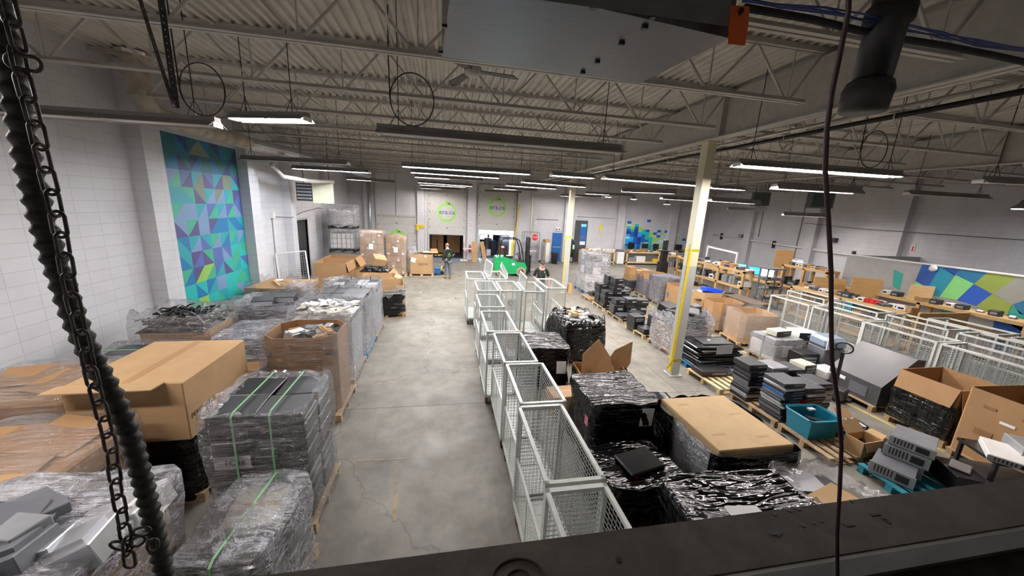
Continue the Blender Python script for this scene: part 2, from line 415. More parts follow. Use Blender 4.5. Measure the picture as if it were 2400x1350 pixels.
for bay, (x0, x1) in enumerate(((WX0, 5.25), (5.25, 12.6), (12.6, WX1))):
    j, w = joist(x0, x1)
    side = ('left bay', 'middle bay', 'right bay')[bay]
    ob = j.build('roof_joist', 'steel_paint'); wb = w.build('web_member', 'steel_paint', ob)
    for i, y in enumerate(JY):
        o = ob if i == 0 else dup(ob, (0, y, 0))
        o.location = (0, y, 0); o['kind'] = 'structure'
def ibeam(x, y0, y1, z0, z1, w=.2):
    g = MB(); g.b2(x-w/2, x+w/2, y0, y1, z0, z0+.02); g.b2(x-w/2, x+w/2, y0, y1, z1-.02, z1); g.b2(x-.008, x+.008, y0, y1, z0, z1)
    y = y0+.4
    while y < y1:
        g.b2(x-w/2+.01, x+w/2-.01, y, y+.012, z0, z1); y += 4.05
    return g
struct(ibeam(5.25, WY0, WY1, 5.2, 5.96, .22).build('girder', 'steel_paint'))
struct(ibeam(12.6, WY0, WY1, 5.2, 5.96, .22).build('girder', 'steel_paint'))
# bridging rods across the joists
for x in (-3.2, -.6, 2.4, 8.2, 10.6):
    br = MB(); br.bar((x, WY0, ZD-.07), (x, WY1, ZD-.07), .018)
    for a, b_ in zip(JY[:-1], JY[1:]):
        if x in (-.6, 8.2): br.bar((x, a, ZB+.02), (x, b_, ZD-.08), .018); br.bar((x, b_, ZB+.02), (x, a, ZD-.08), .018)
    struct(br.build('roof_bridging', 'steel_paint'))
# steel columns, wound with caution tape
def column(x, y, label, near):
    c = MB(); w = .2
    c.b2(x-w/2, x+w/2, y-w/2, y+w/2, .02, 5.2); c.b2(x-.16, x+.16, y-.16, y+.16, 0, .02); c.b2(x-.15, x+.15, y-.15, y+.15, 5.17, 5.2)
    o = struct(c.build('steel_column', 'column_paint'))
    return o
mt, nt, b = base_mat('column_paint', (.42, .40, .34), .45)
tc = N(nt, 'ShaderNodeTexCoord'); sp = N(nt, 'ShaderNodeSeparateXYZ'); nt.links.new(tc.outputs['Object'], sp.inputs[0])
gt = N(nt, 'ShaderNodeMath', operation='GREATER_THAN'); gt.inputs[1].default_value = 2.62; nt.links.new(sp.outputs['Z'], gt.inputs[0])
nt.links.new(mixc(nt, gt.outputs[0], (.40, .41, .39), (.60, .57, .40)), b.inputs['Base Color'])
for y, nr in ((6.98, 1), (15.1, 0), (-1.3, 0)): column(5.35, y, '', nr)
tp = empty('caution_tape', (5.35, 6.98, 0), 0, 'yellow caution tape wound on the near steel column, its end loose at the foot', 'tape')
t = MB()
zz = [(.12, 2.9)]
t.box((-.128, -.075, 1.55), (.006, .07, 2.9), 0, R(1)); t.box((-.112, -.108, 1.55), (.03, .006, 2.9), 0, 0, R(.4))
for z, a in ((2.95, .06), (.38, -.05)): t.b2(-.107, .107, -.107, -.1, z, z+.05); t.b2(-.107, -.1, -.107, .107, z, z+.05)
t.bar((-.12, -.11, .42), (-.30, -.16, .22), .006, .06)
t.build('tape_band', 'yellow', tp)
for i in range(10):
    text('printed_word', 'CAUTION', .062, 'ink_black', tp, (-.132, -.075, .35+i*.29), (pi/2, -pi/2, -pi/2), .001)
text('printed_word', 'CAUTION', .055, 'ink_black', tp, (-.02, -.1085, 2.975), (pi/2, 0, 0), .001)
text('printed_word', 'CAUTION', .055, 'ink_black', tp, (-.02, -.1085, .405), (pi/2, 0, 0), .001)
t = MB(); x0, y0 = 5.35, 15.1
t.b2(x0-.106, x0+.106, y0-.106, y0+.106, 1.42, 2.05) if False else None
t.box((x0-.108, y0-.06, 1.3), (.01, .1, 2.4)); t.b2(x0-.106, x0+.106, y0-.106, y0+.106, 2.5, 2.58)
tag(t.build('caution_tape', 'yellow'), 'yellow tape strip down the side of the far steel column', 'tape')
tag(MB().b2(5.5, 5.68, 15.0, 15.2, 0, .42).build('wood_block', 'plywood'), 'short brown wooden block at the foot of the far column', 'block')

# floor markings
om = MB(); om.box((-.62, 4.1, .002), (.05, .9, .001), .1); om.box((-.9, 4.75, .002), (.7, .03, .001), -.03); struct(om.build('trim_27', 'floor_orange'))
fm = MB(); fm.b2(8.32, 8.42, 1.5, 14.5, .001, .004); struct(fm.build('trim_20', 'yellow_line'))
fm = MB()
for y in (.2, 6.15, 12.1, 18.05): fm.b2(WX0, WX1, y, y+.008, .0005, .002)
for x in (-3.2, 4.95, 13.1): fm.b2(x, x+.008, WY0, WY1, .0005, .002)

plain('joint', (.10, .095, .08), .8, 0, .1)
struct(fm.build('trim_21', 'joint'))

# sectional dock doors with the green ring sign
def ring_logo(parent, cx, cz, r, y):
    g = MB(); n = 40
    pts = []
    for i in range(n+1):
        q = pi/2-.18-i*(2*pi-.5)/n
        pts.append((cx+r*cos(q), cz+r*sin(q)))
    for (a, b_), (c_, d) in zip(pts[:-1], pts[1:]):
        ra, rb = .90, 1.10
        f = lambda p, k: (cx+(p[0]-cx)*k, cz+(p[1]-cz)*k)
        q = [f((a, b_), ra), f((a, b_), rb), f((c_, d), rb), f((c_, d), ra)]
        g.add([(p[0], y, p[1]) for p in q], [(0, 1, 2, 3)])
    g.add([(cx-.25*r, y, cz+r*1.0), (cx+.0*r, y, cz+1.36*r), (cx+.42*r, y, cz+1.0*r), (cx+.1*r, y, cz+.83*r), (cx-.28*r, y, cz+.86*r)], [(0, 1, 2, 3, 4)])
    g.build('ring_logo', 'logo_green', parent)
    text('logo_lettering', 'era.ca', r*.78, 'ink_blue', parent, (cx, y-.002, cz), (pi/2, 0, 0), .001)
def dock_door(i, x0, x1, z0, z1, lz, mat='door_panel'):
    d = MB(); n = max(2, round((z1-z0)/.53)); h = (z1-z0)/n
    for k in range(n):
        d.b2(x0, x1, WY1-.09, WY1-.04, z0+k*h+.004, z0+(k+1)*h-.004)
        d.b2(x0+.02, x1-.02, WY1-.094, WY1-.09, z0+k*h+h*.48, z0+k*h+h*.52)
    o = d.build('door_%d' % i, mat); o['kind'] = 'structure'
    t_ = MB()
    for x in (x0, x1):
        t_.b2(x-.05, x+.05, WY1-.14, WY1-.03, 0, z1)
    t_.build('door_track', 'steel_paint', o)
    hg = MB()
    for k in range(n):
        for x in (x0+.06, x1-.06): hg.b2(x-.03, x+.03, WY1-.12, WY1-.09, z0+(k+1)*h-.05, z0+(k+1)*h+.01)
    hg.build('hinge', 'grey_dark', o)
    hd = MB(); hd.b2((x0+x1)/2-.06, (x0+x1)/2+.06, WY1-.11, WY1-.09, z0+.42, z0+.46); hd.b2((x0+x1)/2-.06, (x0+x1)/2+.06, WY1-.11, WY1-.09, z1-.45, z1-.42); hd.build('door_handle', 'grey_dark', o)
    ring_logo(o, (x0+x1)/2, lz, .56, WY1-.097)
    return o
dock_door(1, do0[0]+.35, do0[1]+.0, .1, 2.75, 1.2)
dock_door(2, dl[0], dl[1], 1.66, 4.7, 3.15)
dock_door(3, dr[0], dr[1], 2.05, 5.1, 3.62)
f = MB(); f.b2(do0[0]+.3, do0[1]+.05, WY1-.16, WY1-.02, 2.75, 2.83); f.b2(-3.2, -3.16, WY1-.06, WY1-.01, 2.83, ZD-.1)
f.b2(do0[0]+.28, do0[0]+.34, WY1-.1, WY1, 0, 5.6); struct(f.build('trim_22', 'steel_paint'))
# side doorway in the left wall with a grey slab
f = MB(); f.b2(WX0-.3, WX0+.02, 15.84, 15.9, 0, 2.78); f.b2(WX0-.3, WX0+.02, 17.5, 17.56, 0, 2.78); f.b2(WX0-.3, WX0+.02, 15.84, 17.56, 2.72, 2.8)
struct(f.build('trim_23', 'partition'))
d4 = MB().b2(-.04, 0, -.98, 0, .02, 2.68).build('door_4', 'grey_dark', None, False, (WX0-.06, 17.48, 0)); d4['kind'] = 'structure'; d4.rotation_euler.z = R(-8)
f = MB(); f.b2(-8.8, -8.7, 14.5, 19, 0, 3); f.b2(-8.8, WX0-.3, 14.4, 14.5, 0, 3); f.b2(-8.8, WX0-.3, 19, 19.1, 0, 3); f.b2(-8.8, WX0-.3, 14.4, 19.1, 3, 3.1); f.b2(-8.8, WX0-.2, 14.4, 19.1, -.2, 0)
struct(f.build('wall_side_room', 'partition'))
r_ = empty('storage_rack', (-8.25, 17.6, 0), 0, 'blue storage rack seen through the doorway in the left wall', 'rack')
k = MB()
for x in (-.3, .3):
    for y in (-1, 1): k.b2(x-.04, x+.04, y-.04, y+.04, 0, 2.6)
k.build('upright', 'blue_paint', r_)
k = MB()
for z in (.7, 1.5, 2.3): k.b2(-.35, .35, -1, 1, z, z+.05)
k.build('shelf', 'grey_light', r_)
tag(MB().box((-8.2, 17.1, .93), (.5, .6, .36)).build('carton', 'cardboard'), 'brown carton on the low shelf of the blue rack inside the side doorway', 'box')
tag(MB().box((-7.2, 16.4, .45), (.5, .7, .9)).build('carton', 'cardboard'), 'tall brown carton on the floor just inside the side doorway', 'box')

# mural of triangles on the left wall
PAL = {'m0': (.02, .10, .35), 'm1': (.01, .20, .45), 'm2': (.02, .38, .45), 'm3': (.05, .45, .28), 'm4': (.09, .16, .45), 'm5': (.10, .08, .24), 'm6': (.20, .34, .55), 'm7': (.30, .58, .12), 'm8': (.02, .50, .48), 'm9': (.20, .26, .18), 'm10': (.03, .07, .22), 'm11': (.02, .18, .22)}
PAL = {k: tuple(x*.72 for x in c) for k, c in PAL.items()}
for k, c in PAL.items(): plain(k, c, .5, 0, .04)
mu = MB(); mk = list(PAL); y0, y1, z0, z1 = 9.05, 12.36, .3, 4.95
ny, nz = 8, 12; dy, dz = (y1-y0)/ny, (z1-z0)/nz
for i in range(ny):
    for j in range(nz):
        t_ = j/nz
        if t_ < .22: pool = [7, 3, 2, 8, 1, 6, 3, 8]
        elif t_ < .38: pool = [8, 2, 3, 1, 6, 5, 7, 4]
        elif t_ < .62: pool = [4, 6, 3, 2, 5, 1, 6, 2]
        elif t_ < .82: pool = [5, 3, 2, 9, 4, 6, 10, 2]
        else: pool = [10, 11, 9, 10, 11, 1, 10, 11]  # top rows take darker colours: shade under the roof put into the paint
        a, b_, c_, d = (y0+i*dy, z0+j*dz), (y0+(i+1)*dy, z0+j*dz), (y0+(i+1)*dy, z0+(j+1)*dz), (y0+i*dy, z0+(j+1)*dz)
        X = WX0+.006
        tri = [(a, b_, c_), (a, c_, d)] if rnd.random() < .5 else [(a, b_, d), (b_, c_, d)]
        p = rnd.choice(pool); q = rnd.choice(pool)
        for T, cc in zip(tri, (p, q)):
            mu.slot(cc); mu.add([(X, u_, w_) for u_, w_ in T], [(0, 1, 2)])
mo = tag(mu.build('wall_mural', mk), 'tall mural of blue, teal and green triangles painted on the left block wall', 'mural')
# stepped mosaic of rectangles on the far wall
fmx = MB(); YF = WY1-.006
for k, c in (('f0', (.01, .10, .42)), ('f1', (.02, .45, .45)), ('f2', (.30, .60, .10)), ('f3', (.02, .35, .75)), ('f4', (.25, .65, .75)), ('f5', (.40, .80, .50)), ('f6', (.01, .04, .25))): plain(k, c, .5, 0, .03)
fm_ = ['f0', 'f1', 'f2', 'f3', 'f4', 'f5', 'f6']
bx0, bz0 = 13.25, 1.05; cw, ch = .5, .2
grid = {0: '13302113.0..3..5..0', 1: '06032210.....0...', 2: '3006321...5.5....3', 3: '330600125.5..0..31', 4: '4300012.0..3.......', 5: '6031120..1..3...0.', 6: '0013216.4...', 7: '1210.06..0..5...', 8: '3210..0.2..', 9: '121..4..0.', 10: '5.1.....4', 11: '0.......', 12: '......0..'}
grid = {0: '1330213502.0.3..0.', 1: '063032112.5...0...', 2: '3006321.5...5....3', 3: '33060012.5.1....31', 4: '430601122..1...0..', 5: '3063012.0.4.......', 6: '60631120.2...5....', 7: '016210..0.0.......', 8: '1202....4.........', 9: '5.1...............', 10: '0.................', 11: '.....0............'}
for j, row in grid.items():
    for i, ch_ in enumerate(row):
        if ch_ == '.': continue
        fmx.slot(int(ch_)); x = bx0+i*cw*.62+(j % 2)*.0; z = bz0+j*ch*.93
        xx = bx0+i*.315; fmx.add([(xx, YF, z), (xx+.315, YF, z), (xx+.315, YF, z+.186), (xx, YF, z+.186)], [(0, 1, 2, 3)])
tag(fmx.build('wall_mosaic', fm_), 'painted mosaic of blue, teal and green blocks on the far wall above the workbenches', 'mural')
# far wall service door with posters, blue exit door
d5 = MB(); d5.b2(9.2, 10.15, WY1-.04, WY1, 0, 3.0); d5 = d5.build('door_5', 'grey_panel'); d5['kind'] = 'structure'
ps = empty('posters', (0, 0, 0)); bpy.data.objects.remove(ps)
ps = MB().b2(9.62, 10.08, WY1-.05, WY1-.041, 1.2, 2.8).build('poster', 'blue_paint'); tag(ps, 'tall blue poster taped to the grey door left of the far mosaic', 'poster')
MB().b2(9.65, 10.05, WY1-.056, WY1-.05, 2.55, 2.75).build('poster_band', 'f4', ps); MB().b2(9.65, 10.05, WY1-.056, WY1-.05, 1.25, 1.5).build('poster_band', 'paper', ps)
MB().b2(9.65, 10.05, WY1-.056, WY1-.05, 1.62, 1.95).build('poster_band', 'm4', ps)
d6 = MB(); d6.b2(7.55, 8.25, WY1-.06, WY1, 0, 2.05); d6 = d6.build('door_6', 'blue_paint'); d6['kind'] = 'structure'
MB().b2(7.6, 8.2, WY1-.10, WY1-.06, 1.0, 1.06).build('push_bar', 'silver', d6)
# office partition on the right with diamond mural
PX = 16.3
pw = MB(); pw.b2(PX, PX+.12, -1.5, 11.85, 0, 2.46); struct(pw.build('wall_office', 'partition'))
pw = MB(); pw.b2(PX, WX1, 11.73, 11.85, 0, 2.46); struct(pw.build('wall_office_end', 'partition'))
pw = MB(); pw.b2(PX-.02, PX+.14, -1.5, 11.87, 2.46, 2.5); struct(pw.build('trim_24', 'white_paint'))
pm_ = MB()
def ppx(pts, k, mb=pm_, X=PX-.006):
    mb.slot(k); q = [atx(x, y, X) for x, y in pts]; q = [(X, p.y, min(max(p.z, .02), 2.455)) for p in q]; mb.add(q, [tuple(range(len(q)))])
PP = ['p0', 'p1', 'p2', 'p3', 'p4', 'p5', 'p6', 'p7']
for k, c in zip(PP, ((.01, .075, .33), (.01, .26, .38), (.22, .62, .20), (.01, .16, .30), (.26, .34, .06), (.01, .09, .48), (.02, .33, .26), (.30, .31, .27))): plain(k, c, .55, 0, .03)
q = 3.75; Z = lambda *p: [(2000+a/q, 420+b_/q) for a, b_ in p]
ppx(Z((610, 730), (765, 770), (655, 955), (545, 895)), 0); ppx(Z((765, 750), (945, 775), (890, 845), (765, 770)), 0)
ppx(Z((765, 770), (895, 840), (755, 1035), (640, 1005), (655, 955)), 1); ppx(Z((945, 775), (1180, 812), (1060, 920), (895, 840)), 3)
ppx(Z((900, 842), (1060, 920), (910, 1060), (755, 1035)), 2); ppx(Z((1180, 812), (1450, 848), (1230, 1010), (1060, 920)), 4)
ppx(Z((1060, 922), (1218, 1010), (1080, 1115), (910, 1065)), 5); ppx(Z((1218, 1010), (1400, 1100), (1330, 1250), (1080, 1115)), 4)
ppx(Z((1450, 850), (1700, 880), (1700, 1000), (1400, 1100), (1230, 1010)), 7); ppx(Z((1700, 1000), (1700, 1260), (1460, 1180), (1400, 1100)), 3)
ppx(Z((545, 898), (655, 955), (620, 1010), (520, 990)), 2); ppx(Z((355, 792), (440, 835), (405, 975), (345, 940)), 6)
ppx(Z((1390, 1110), (1560, 1240), (1500, 1350), (1330, 1250)), 6)
ppx(Z((785, 1100), (985, 1180), (930, 1300), (760, 1250)), 6)
ppx(Z((1240, 1215), (1700, 1300), (1700, 1900), (1200, 1500)), 0)
tag(pm_.build('office_mural', PP), 'mural of large blue, teal, green and olive diamonds on the office partition', 'mural')
w_ = empty('wall_lamp', tuple(atx(2187, 629, PX-.07)), 0, 'round white lamp on the dark blue corner of the office mural', 'lamp')
MB().ball((0, 0, 0), .11, 8, (.6, 1, 1)).build('globe', 'white_plastic', w_, True); MB().cyl((.02, 0, 0), (.07, 0, 0), .07).build('base', 'grey_light', w_)

# mezzanine edge beam just under the camera
lb = MB(); lb.b2(-1.3, 4.5, .685, .86, 2.58, 2.7)
lbo = tag(lb.build('mezzanine_beam', 'beam_dusty'), 'dusty dark mezzanine edge beam with bolt holes across the bottom foreground', 'beam')
lf = MB(); lf.b2(-1.3, 4.5, .672, .684, 2.615, 2.695); lf.build('edge_strip', 'beam_grey', lbo)
hl = MB()
for px, py in ((1815, 1205), (1850, 1195), (1870, 1192), (1880, 1230), (1905, 1225), (1925, 1222), (1965, 1225), (1450, 1312), (2070, 1215), (2080, 1222), (1995, 1175), (1825, 1255)):
    p = at(px, py, 2.7); hl.cyl((p.x, p.y, 2.699), (p.x, p.y, 2.7015), .006 if px % 2 else .009, 10)
for px, py in ((1818, 1250), (1990, 1230), (2050, 1205)): p = at(px, py, 2.7); hl.b2(p.x-.02, p.x+.02, p.y-.006, p.y+.006, 2.699, 2.7015)
hl.build('bolt_hole', 'black', lbo)
p = at(1210, 1335, 2.7)
rg = MB(); n = 24
for r0, r1 in ((.075, .085), (.035, .042)):
    pts = [(p.x-.0+r0*cos(2*pi*i/n), p.y-.03+r0*.8*sin(2*pi*i/n), 2.702) for i in range(n)]; rg.tube(pts, .003, 5, closed=True)
rg.build('ring_mark', 'dark_steel', lbo)
lw = MB(); lw.b2(-1.3, 4.5, -1.4, .84, 2.4, 2.575); struct(lw.build('mezzanine_floor', 'beam_dusty'))

# ---------------------------------------------------------------- hanging tube lights
def fixture(a, b_, z, lit, label, deep=False, warm=True, drop=1.0, w=.16, cool=False, coil=False):
    """strip fixture from pixel a to pixel b_ at height z: hood, two tubes, hangers. lit = how much of its length burns"""
    p, q = at(*a, z), at(*b_, z); L = (q-p).length; c = (p+q)/2; rz = math.atan2(q.y-p.y, q.x-p.x)
    o = empty('tube_light', c, rz, label, 'ceiling light', 'hanging tube lights over the floor')
    h = MB(); lo = -.075 if deep else -.012
    # spine and two sloping reflector wings
    h.b2(-L/2, L/2, -.055, .055, .05, .11)
    for s_ in (-1, 1):
        h.add([(-L/2, s_*.055, .055), (L/2, s_*.055, .055), (L/2, s_*w, lo), (-L/2, s_*w, lo), (-L/2, s_*.055, .062), (L/2, s_*.055, .062), (L/2, s_*(w+.004), lo+.006), (-L/2, s_*(w+.004), lo+.006)],
              [(0, 1, 2, 3), (4, 7, 6, 5), (2, 3, 7, 6), (0, 3, 7, 4), (1, 5, 6, 2)])
    h.build('reflector_hood', 'hood', o)
    half = [(-L/2+.03, -.02), (.02, L/2-.03)]
    for k, (x0, x1) in enumerate(half):
        on = lit > k
        for s_ in (-1, 1):
            t_ = MB().cyl((x0, s_*.06, .018), (x1, s_*.06, .018), .021, 8)
            t_.build('tube', ('tube_cool' if cool else 'tube_warm') if on else 'white_plastic', o, True)
    for x in (-L/2+.012, 0, L/2-.012): MB().b2(x-.012, x+.012, -.085, .085, -.01, .05).build('lamp_holder', 'white_plastic', o)
    for x in (-L/2+.25, L/2-.25):
        hc = MB(); hc.bar((x, 0, .11), (x, 0, ZD-c.z+.02), .009); hc.bar((x-.1, 0, .11), (x, 0, .3), .006); hc.bar((x+.1, 0, .11), (x, 0, .3), .006)
        hc.build('hanger_chain', 'dark_steel', o)
    if coil:
        cc = MB(); r = .26; n = 28
        cc.tube([(-L/2+coil*L+r*cos(2*pi*i/n), .0, .42+r*sin(2*pi*i/n)*1.15) for i in range(n)], .008, 6, closed=True)
        cc.tube([(-L/2+coil*L-r, 0, .42), (-L/2+coil*L-r-.01, .01, .9), (-L/2+coil*L-r, 0, 1.4)], .008, 6)
        cc.build('coiled_cable', 'black', o)
    return o
plain('hood', (.20, .195, .19), .5, 0, .08)
F = fixture
Z0 = 4.55
F((885, 313), (1451, 360), 4.5, 0, 'long unlit tube light in the middle foreground, cable coiled above its left end', coil=.13)
F((-40, 262), (512, 298), 4.5, 0, 'unlit tube light across the upper left in front of the left wall', coil=.95)
F((545, 280), (722, 283), 4.8, 2, 'short lit tube light at upper left, above the wall mural')
F((1725, 388), (2105, 415), Z0, 2, 'brightest lit tube light at right, crossed by the hanging cord', coil=.8)
F((1415, 418), (1655, 437), Z0, 2, 'lit tube light whose right end touches the near steel column')
F((942, 390), (1243, 409), Z0, 2, 'lit tube light nearest of the stack before the dock doors', cool=True)
F((962, 404), (1170, 418), Z0, 2, 'second lit tube light of the stack before the dock doors')
F((972, 415), (1132, 424), Z0, 1, 'half lit tube light, third of the stack before the dock doors')
F((980, 428), (1107, 437), Z0, 2, 'fourth tube light of the stack before the middle dock door')
F((983, 433), (1091, 439), Z0, 2, 'fifth tube light of the stack before the middle dock door')
F((987, 441), (1081, 445), Z0, 1, 'farthest tube light above the middle dock door, half lit')
F((1292, 411), (1392, 418), Z0, 2, 'small lit tube light left of the long one by the near column')
F((1225, 427), (1370, 439), Z0, 2, 'lit tube light in front of the far steel column')
F((1186, 435), (1303, 443), Z0, 2, 'lit tube light above and right of the right dock door')
F((1157, 442), (1258, 448), Z0, 1, 'half lit bluish tube light above the right dock door', cool=True)
F((1137, 448), (1223, 452), Z0, 0, 'dim tube light hanging just before the right dock door')
F((686, 395), (866, 405), Z0, 2, 'thin lit tube light at left, before the unit heater', cool=True)
F((811, 420), (926, 428), Z0, 1, 'half lit tube light right of the cream unit heater')
F((568, 374), (818, 386), Z0, 0, 'unlit tube light along the left wall right of the mural')
F((1660, 440), (1742, 446), Z0, 2, 'short lit tube light just right of the near column')
F((1457, 445), (1585, 450), Z0, 2, 'dark tube light in front of the far mosaic wall', deep=True)
F((1373, 454), (1482, 460), Z0, 1, 'small tube light above the left workbench, half lit')
F((1315, 459), (1411, 462), Z0, 1, 'small tube light left of the posters, close to the far column')
F((1550, 463), (1630, 468), Z0, 2, 'dark tube light above the right end of the mosaic', deep=True)
F((2122, 455), (2310, 466), Z0, 0, 'unlit cream tube light above the office partition')
F((1815, 436), (2015, 448), Z0, 2, 'dark tube light before the right wall, above the green heaters', deep=True)
F((2290, 428), (2460, 436), 4.5, 0, 'unlit tube light at the right edge, high above the office')
F((1835, 501), (1945, 506), 4.02, 2, 'low dark tube light under the right green heater', deep=True)
F((1663, 467), (1778, 475), 4.4, 2, 'dark tube light right of the near column, below the lit one', deep=True)
F((1705, 490), (1798, 494), 4.1, 0, 'small dark tube light hung low beside the left green heater')
# unseen tube light added above the frame to brighten the near left
def fixture_at(x, y, z, L, label):
    a_ = Vector((x-L/2, y, z))-CAM; b_ = Vector((x+L/2, y, z))-CAM
    pa = (1200+FOC*a_.dot(_r)/a_.dot(_f), 675-FOC*a_.dot(_u)/a_.dot(_f)); pb = (1200+FOC*b_.dot(_r)/b_.dot(_f), 675-FOC*b_.dot(_u)/b_.dot(_f))
    return F(pa, pb, z, 2, label)
fixture_at(-4.2, 2.0, 4.6, 2.4, 'added unseen tube light over the near left loads, above the frame')
# pendant shop lights
for i, (px, py, Y) in enumerate(((1485, 467, 20.5), (1563, 479, 21), (1425, 462, 20.5), (2393, 490, 7.5))):
    p = aty(px, py, Y)
    o = empty('pendant_lamp', p, 0, ['bell shaped pendant lamp right of the far posters', 'small bell pendant lamp above the far mosaic', 'glowing pendant lamp above the left workbench', 'bluish glowing pendant lamp at the right edge of the picture'][i], 'ceiling light')
    MB().lathe([(.20, 0), (.19, .03), (.07, .15), (.04, .24)], (0, 0, 0), 16).build('shade', 'hood', o, True)
    MB().lathe([(.17, -.005), (.17, .002)], (0, 0, 0), 16).build('bulb', 'led_end', o)
    MB().bar((0, 0, .24), (0, 0, ZD-p.z+.02), .01).build('hanging_wire', 'dark_steel', o)

# ================================================================ builders for the goods
def pallet_mb(w=1.2, d=1.0, t=None):
    """nine block pallet, boards across x; origin at floor centre"""
    p = MB()
    for y in (-d/2+.05, 0, d/2-.05):
        p.b2(-w/2, w/2, y-.045, y+.045, 0, .018)
        for x in (-w/2+.06, 0, w/2-.06): p.b2(x-.055, x+.055, y-.04, y+.04, .018, .105)
        p.b2(-w/2, w/2, y-.045, y+.045, .105, .12) if False else None
    n = max(5, round(w/.15))
    for i in range(n):
        x = -w/2+.05+i*(w-.1)/(n-1); p.b2(x-.048, x+.048, -d/2, d/2, .105, .125)
    return p
PZ = .125
def pallet(x, y, rz, label, mat='pallet_wood', w=1.2, d=1.0, group=None):
    return tag(pallet_mb(w, d).build('pallet', mat, None, False), label, 'pallet', group)if False else _pl(x, y, rz, label, mat, w, d, group)
def _pl(x, y, rz, label, mat, w, d, group):
    o = pallet_mb(w, d).build('pallet', mat); o.location = (x, y, 0); o.rotation_euler.z = rz
    return tag(o, label, 'pallet', group)
def ring_pts(w, d, cut):
    a, b_ = w/2, d/2
    if cut <= 0: return [(-a, -b_), (a, -b_), (a, b_), (-a, b_)]
    return [(-a+cut, -b_), (a-cut, -b_), (a, -b_+cut), (a, b_-cut), (a-cut, b_), (-a+cut, b_), (-a, b_-cut), (-a, -b_+cut)]
def shell(m, pts, z0, z1, t=.012, lip=0, jit=0):
    """open-topped walls of thickness t following a convex ring of points"""
    n = len(pts); cx = sum(p[0] for p in pts)/n; cy = sum(p[1] for p in pts)/n
    inn = []
    for x, y in pts:
        L = math.hypot(x-cx, y-cy); k = (L-t*1.2)/L; inn.append((cx+(x-cx)*k, cy+(y-cy)*k))
    top = [z1+rnd.uniform(-jit, jit) for _ in pts]
    vs = [(x, y, z0) for x, y in pts]+[(x*(1+lip), y*(1+lip), top[i]) for i, (x, y) in enumerate(pts)]+[(x, y, z0) for x, y in inn]+[(x*(1+lip), y*(1+lip), top[i]) for i, (x, y) in enumerate(inn)]
    fs = []
    for i in range(n):
        j = (i+1) % n
        fs += [(i, j, n+j, n+i), (2*n+j, 2*n+i, 3*n+i, 3*n+j), (n+i, n+j, 3*n+j, 3*n+i), (j, i, 2*n+i, 2*n+j)]
    return m.add(vs, fs)
def open_box(name, x, y, z, w, d, h, rz, label, mat='cardboard', cut=0, cat='box', flaps=None, lip=0, jit=0, parent=None):
    o = empty(name, (x, y, z), rz, label, cat) if parent is None else parent
    m = MB(); shell(m, ring_pts(w, d, cut), 0, h, .014, lip, jit); m.build('side_wall', mat, o)
    MB().poly(ring_pts(w-.03, d-.03, max(0, cut-.01)), .002, .014).build('bottom', mat, o)
    for f_ in flaps or ():
        side, L, ang = f_[:3]
        k = MB(); wd = (w if side in 'ns' else d)-2*cut-.02
        k.add([(-wd/2, 0, 0), (wd/2, 0, 0), (wd/2-.02, L, 0), (-wd/2+.02, L, 0), (-wd/2, 0, .006), (wd/2, 0, .006), (wd/2-.02, L, .006), (-wd/2+.02, L, .006)],
              [(0, 3, 2, 1), (4, 5, 6, 7), (0, 1, 5, 4), (1, 2, 6, 5), (2, 3, 7, 6), (3, 0, 4, 7)])
        fo = k.build('flap', mat, o)
        px, py, a = {'n': (0, d/2, 0), 's': (0, -d/2, pi), 'e': (w/2, 0, -pi/2), 'w': (-w/2, 0, pi/2)}[side]
        fo.location = (px*(1+lip), py*(1+lip), h); fo.rotation_euler = (R(ang), 0, a)
    return o
def carton(x, y, z, w, d, h, rz, label, mat='cardboard', cat='box', tape=True, parent=None, name='carton', group=None):
    m = MB().box((0, 0, h/2), (w, d, h), bev=.006)
    o = m.build(name, mat, parent); o.location = (x, y, z); o.rotation_euler.z = rz
    if label: tag(o, label, cat, group)
    if tape: MB().b2(-w/2-.001, w/2+.001, -.025, .025, h-.0, h+.0015).build('packing_tape', 'cardboard_pale' if mat != 'cardboard_pale' else 'cardboard', o)
    return o
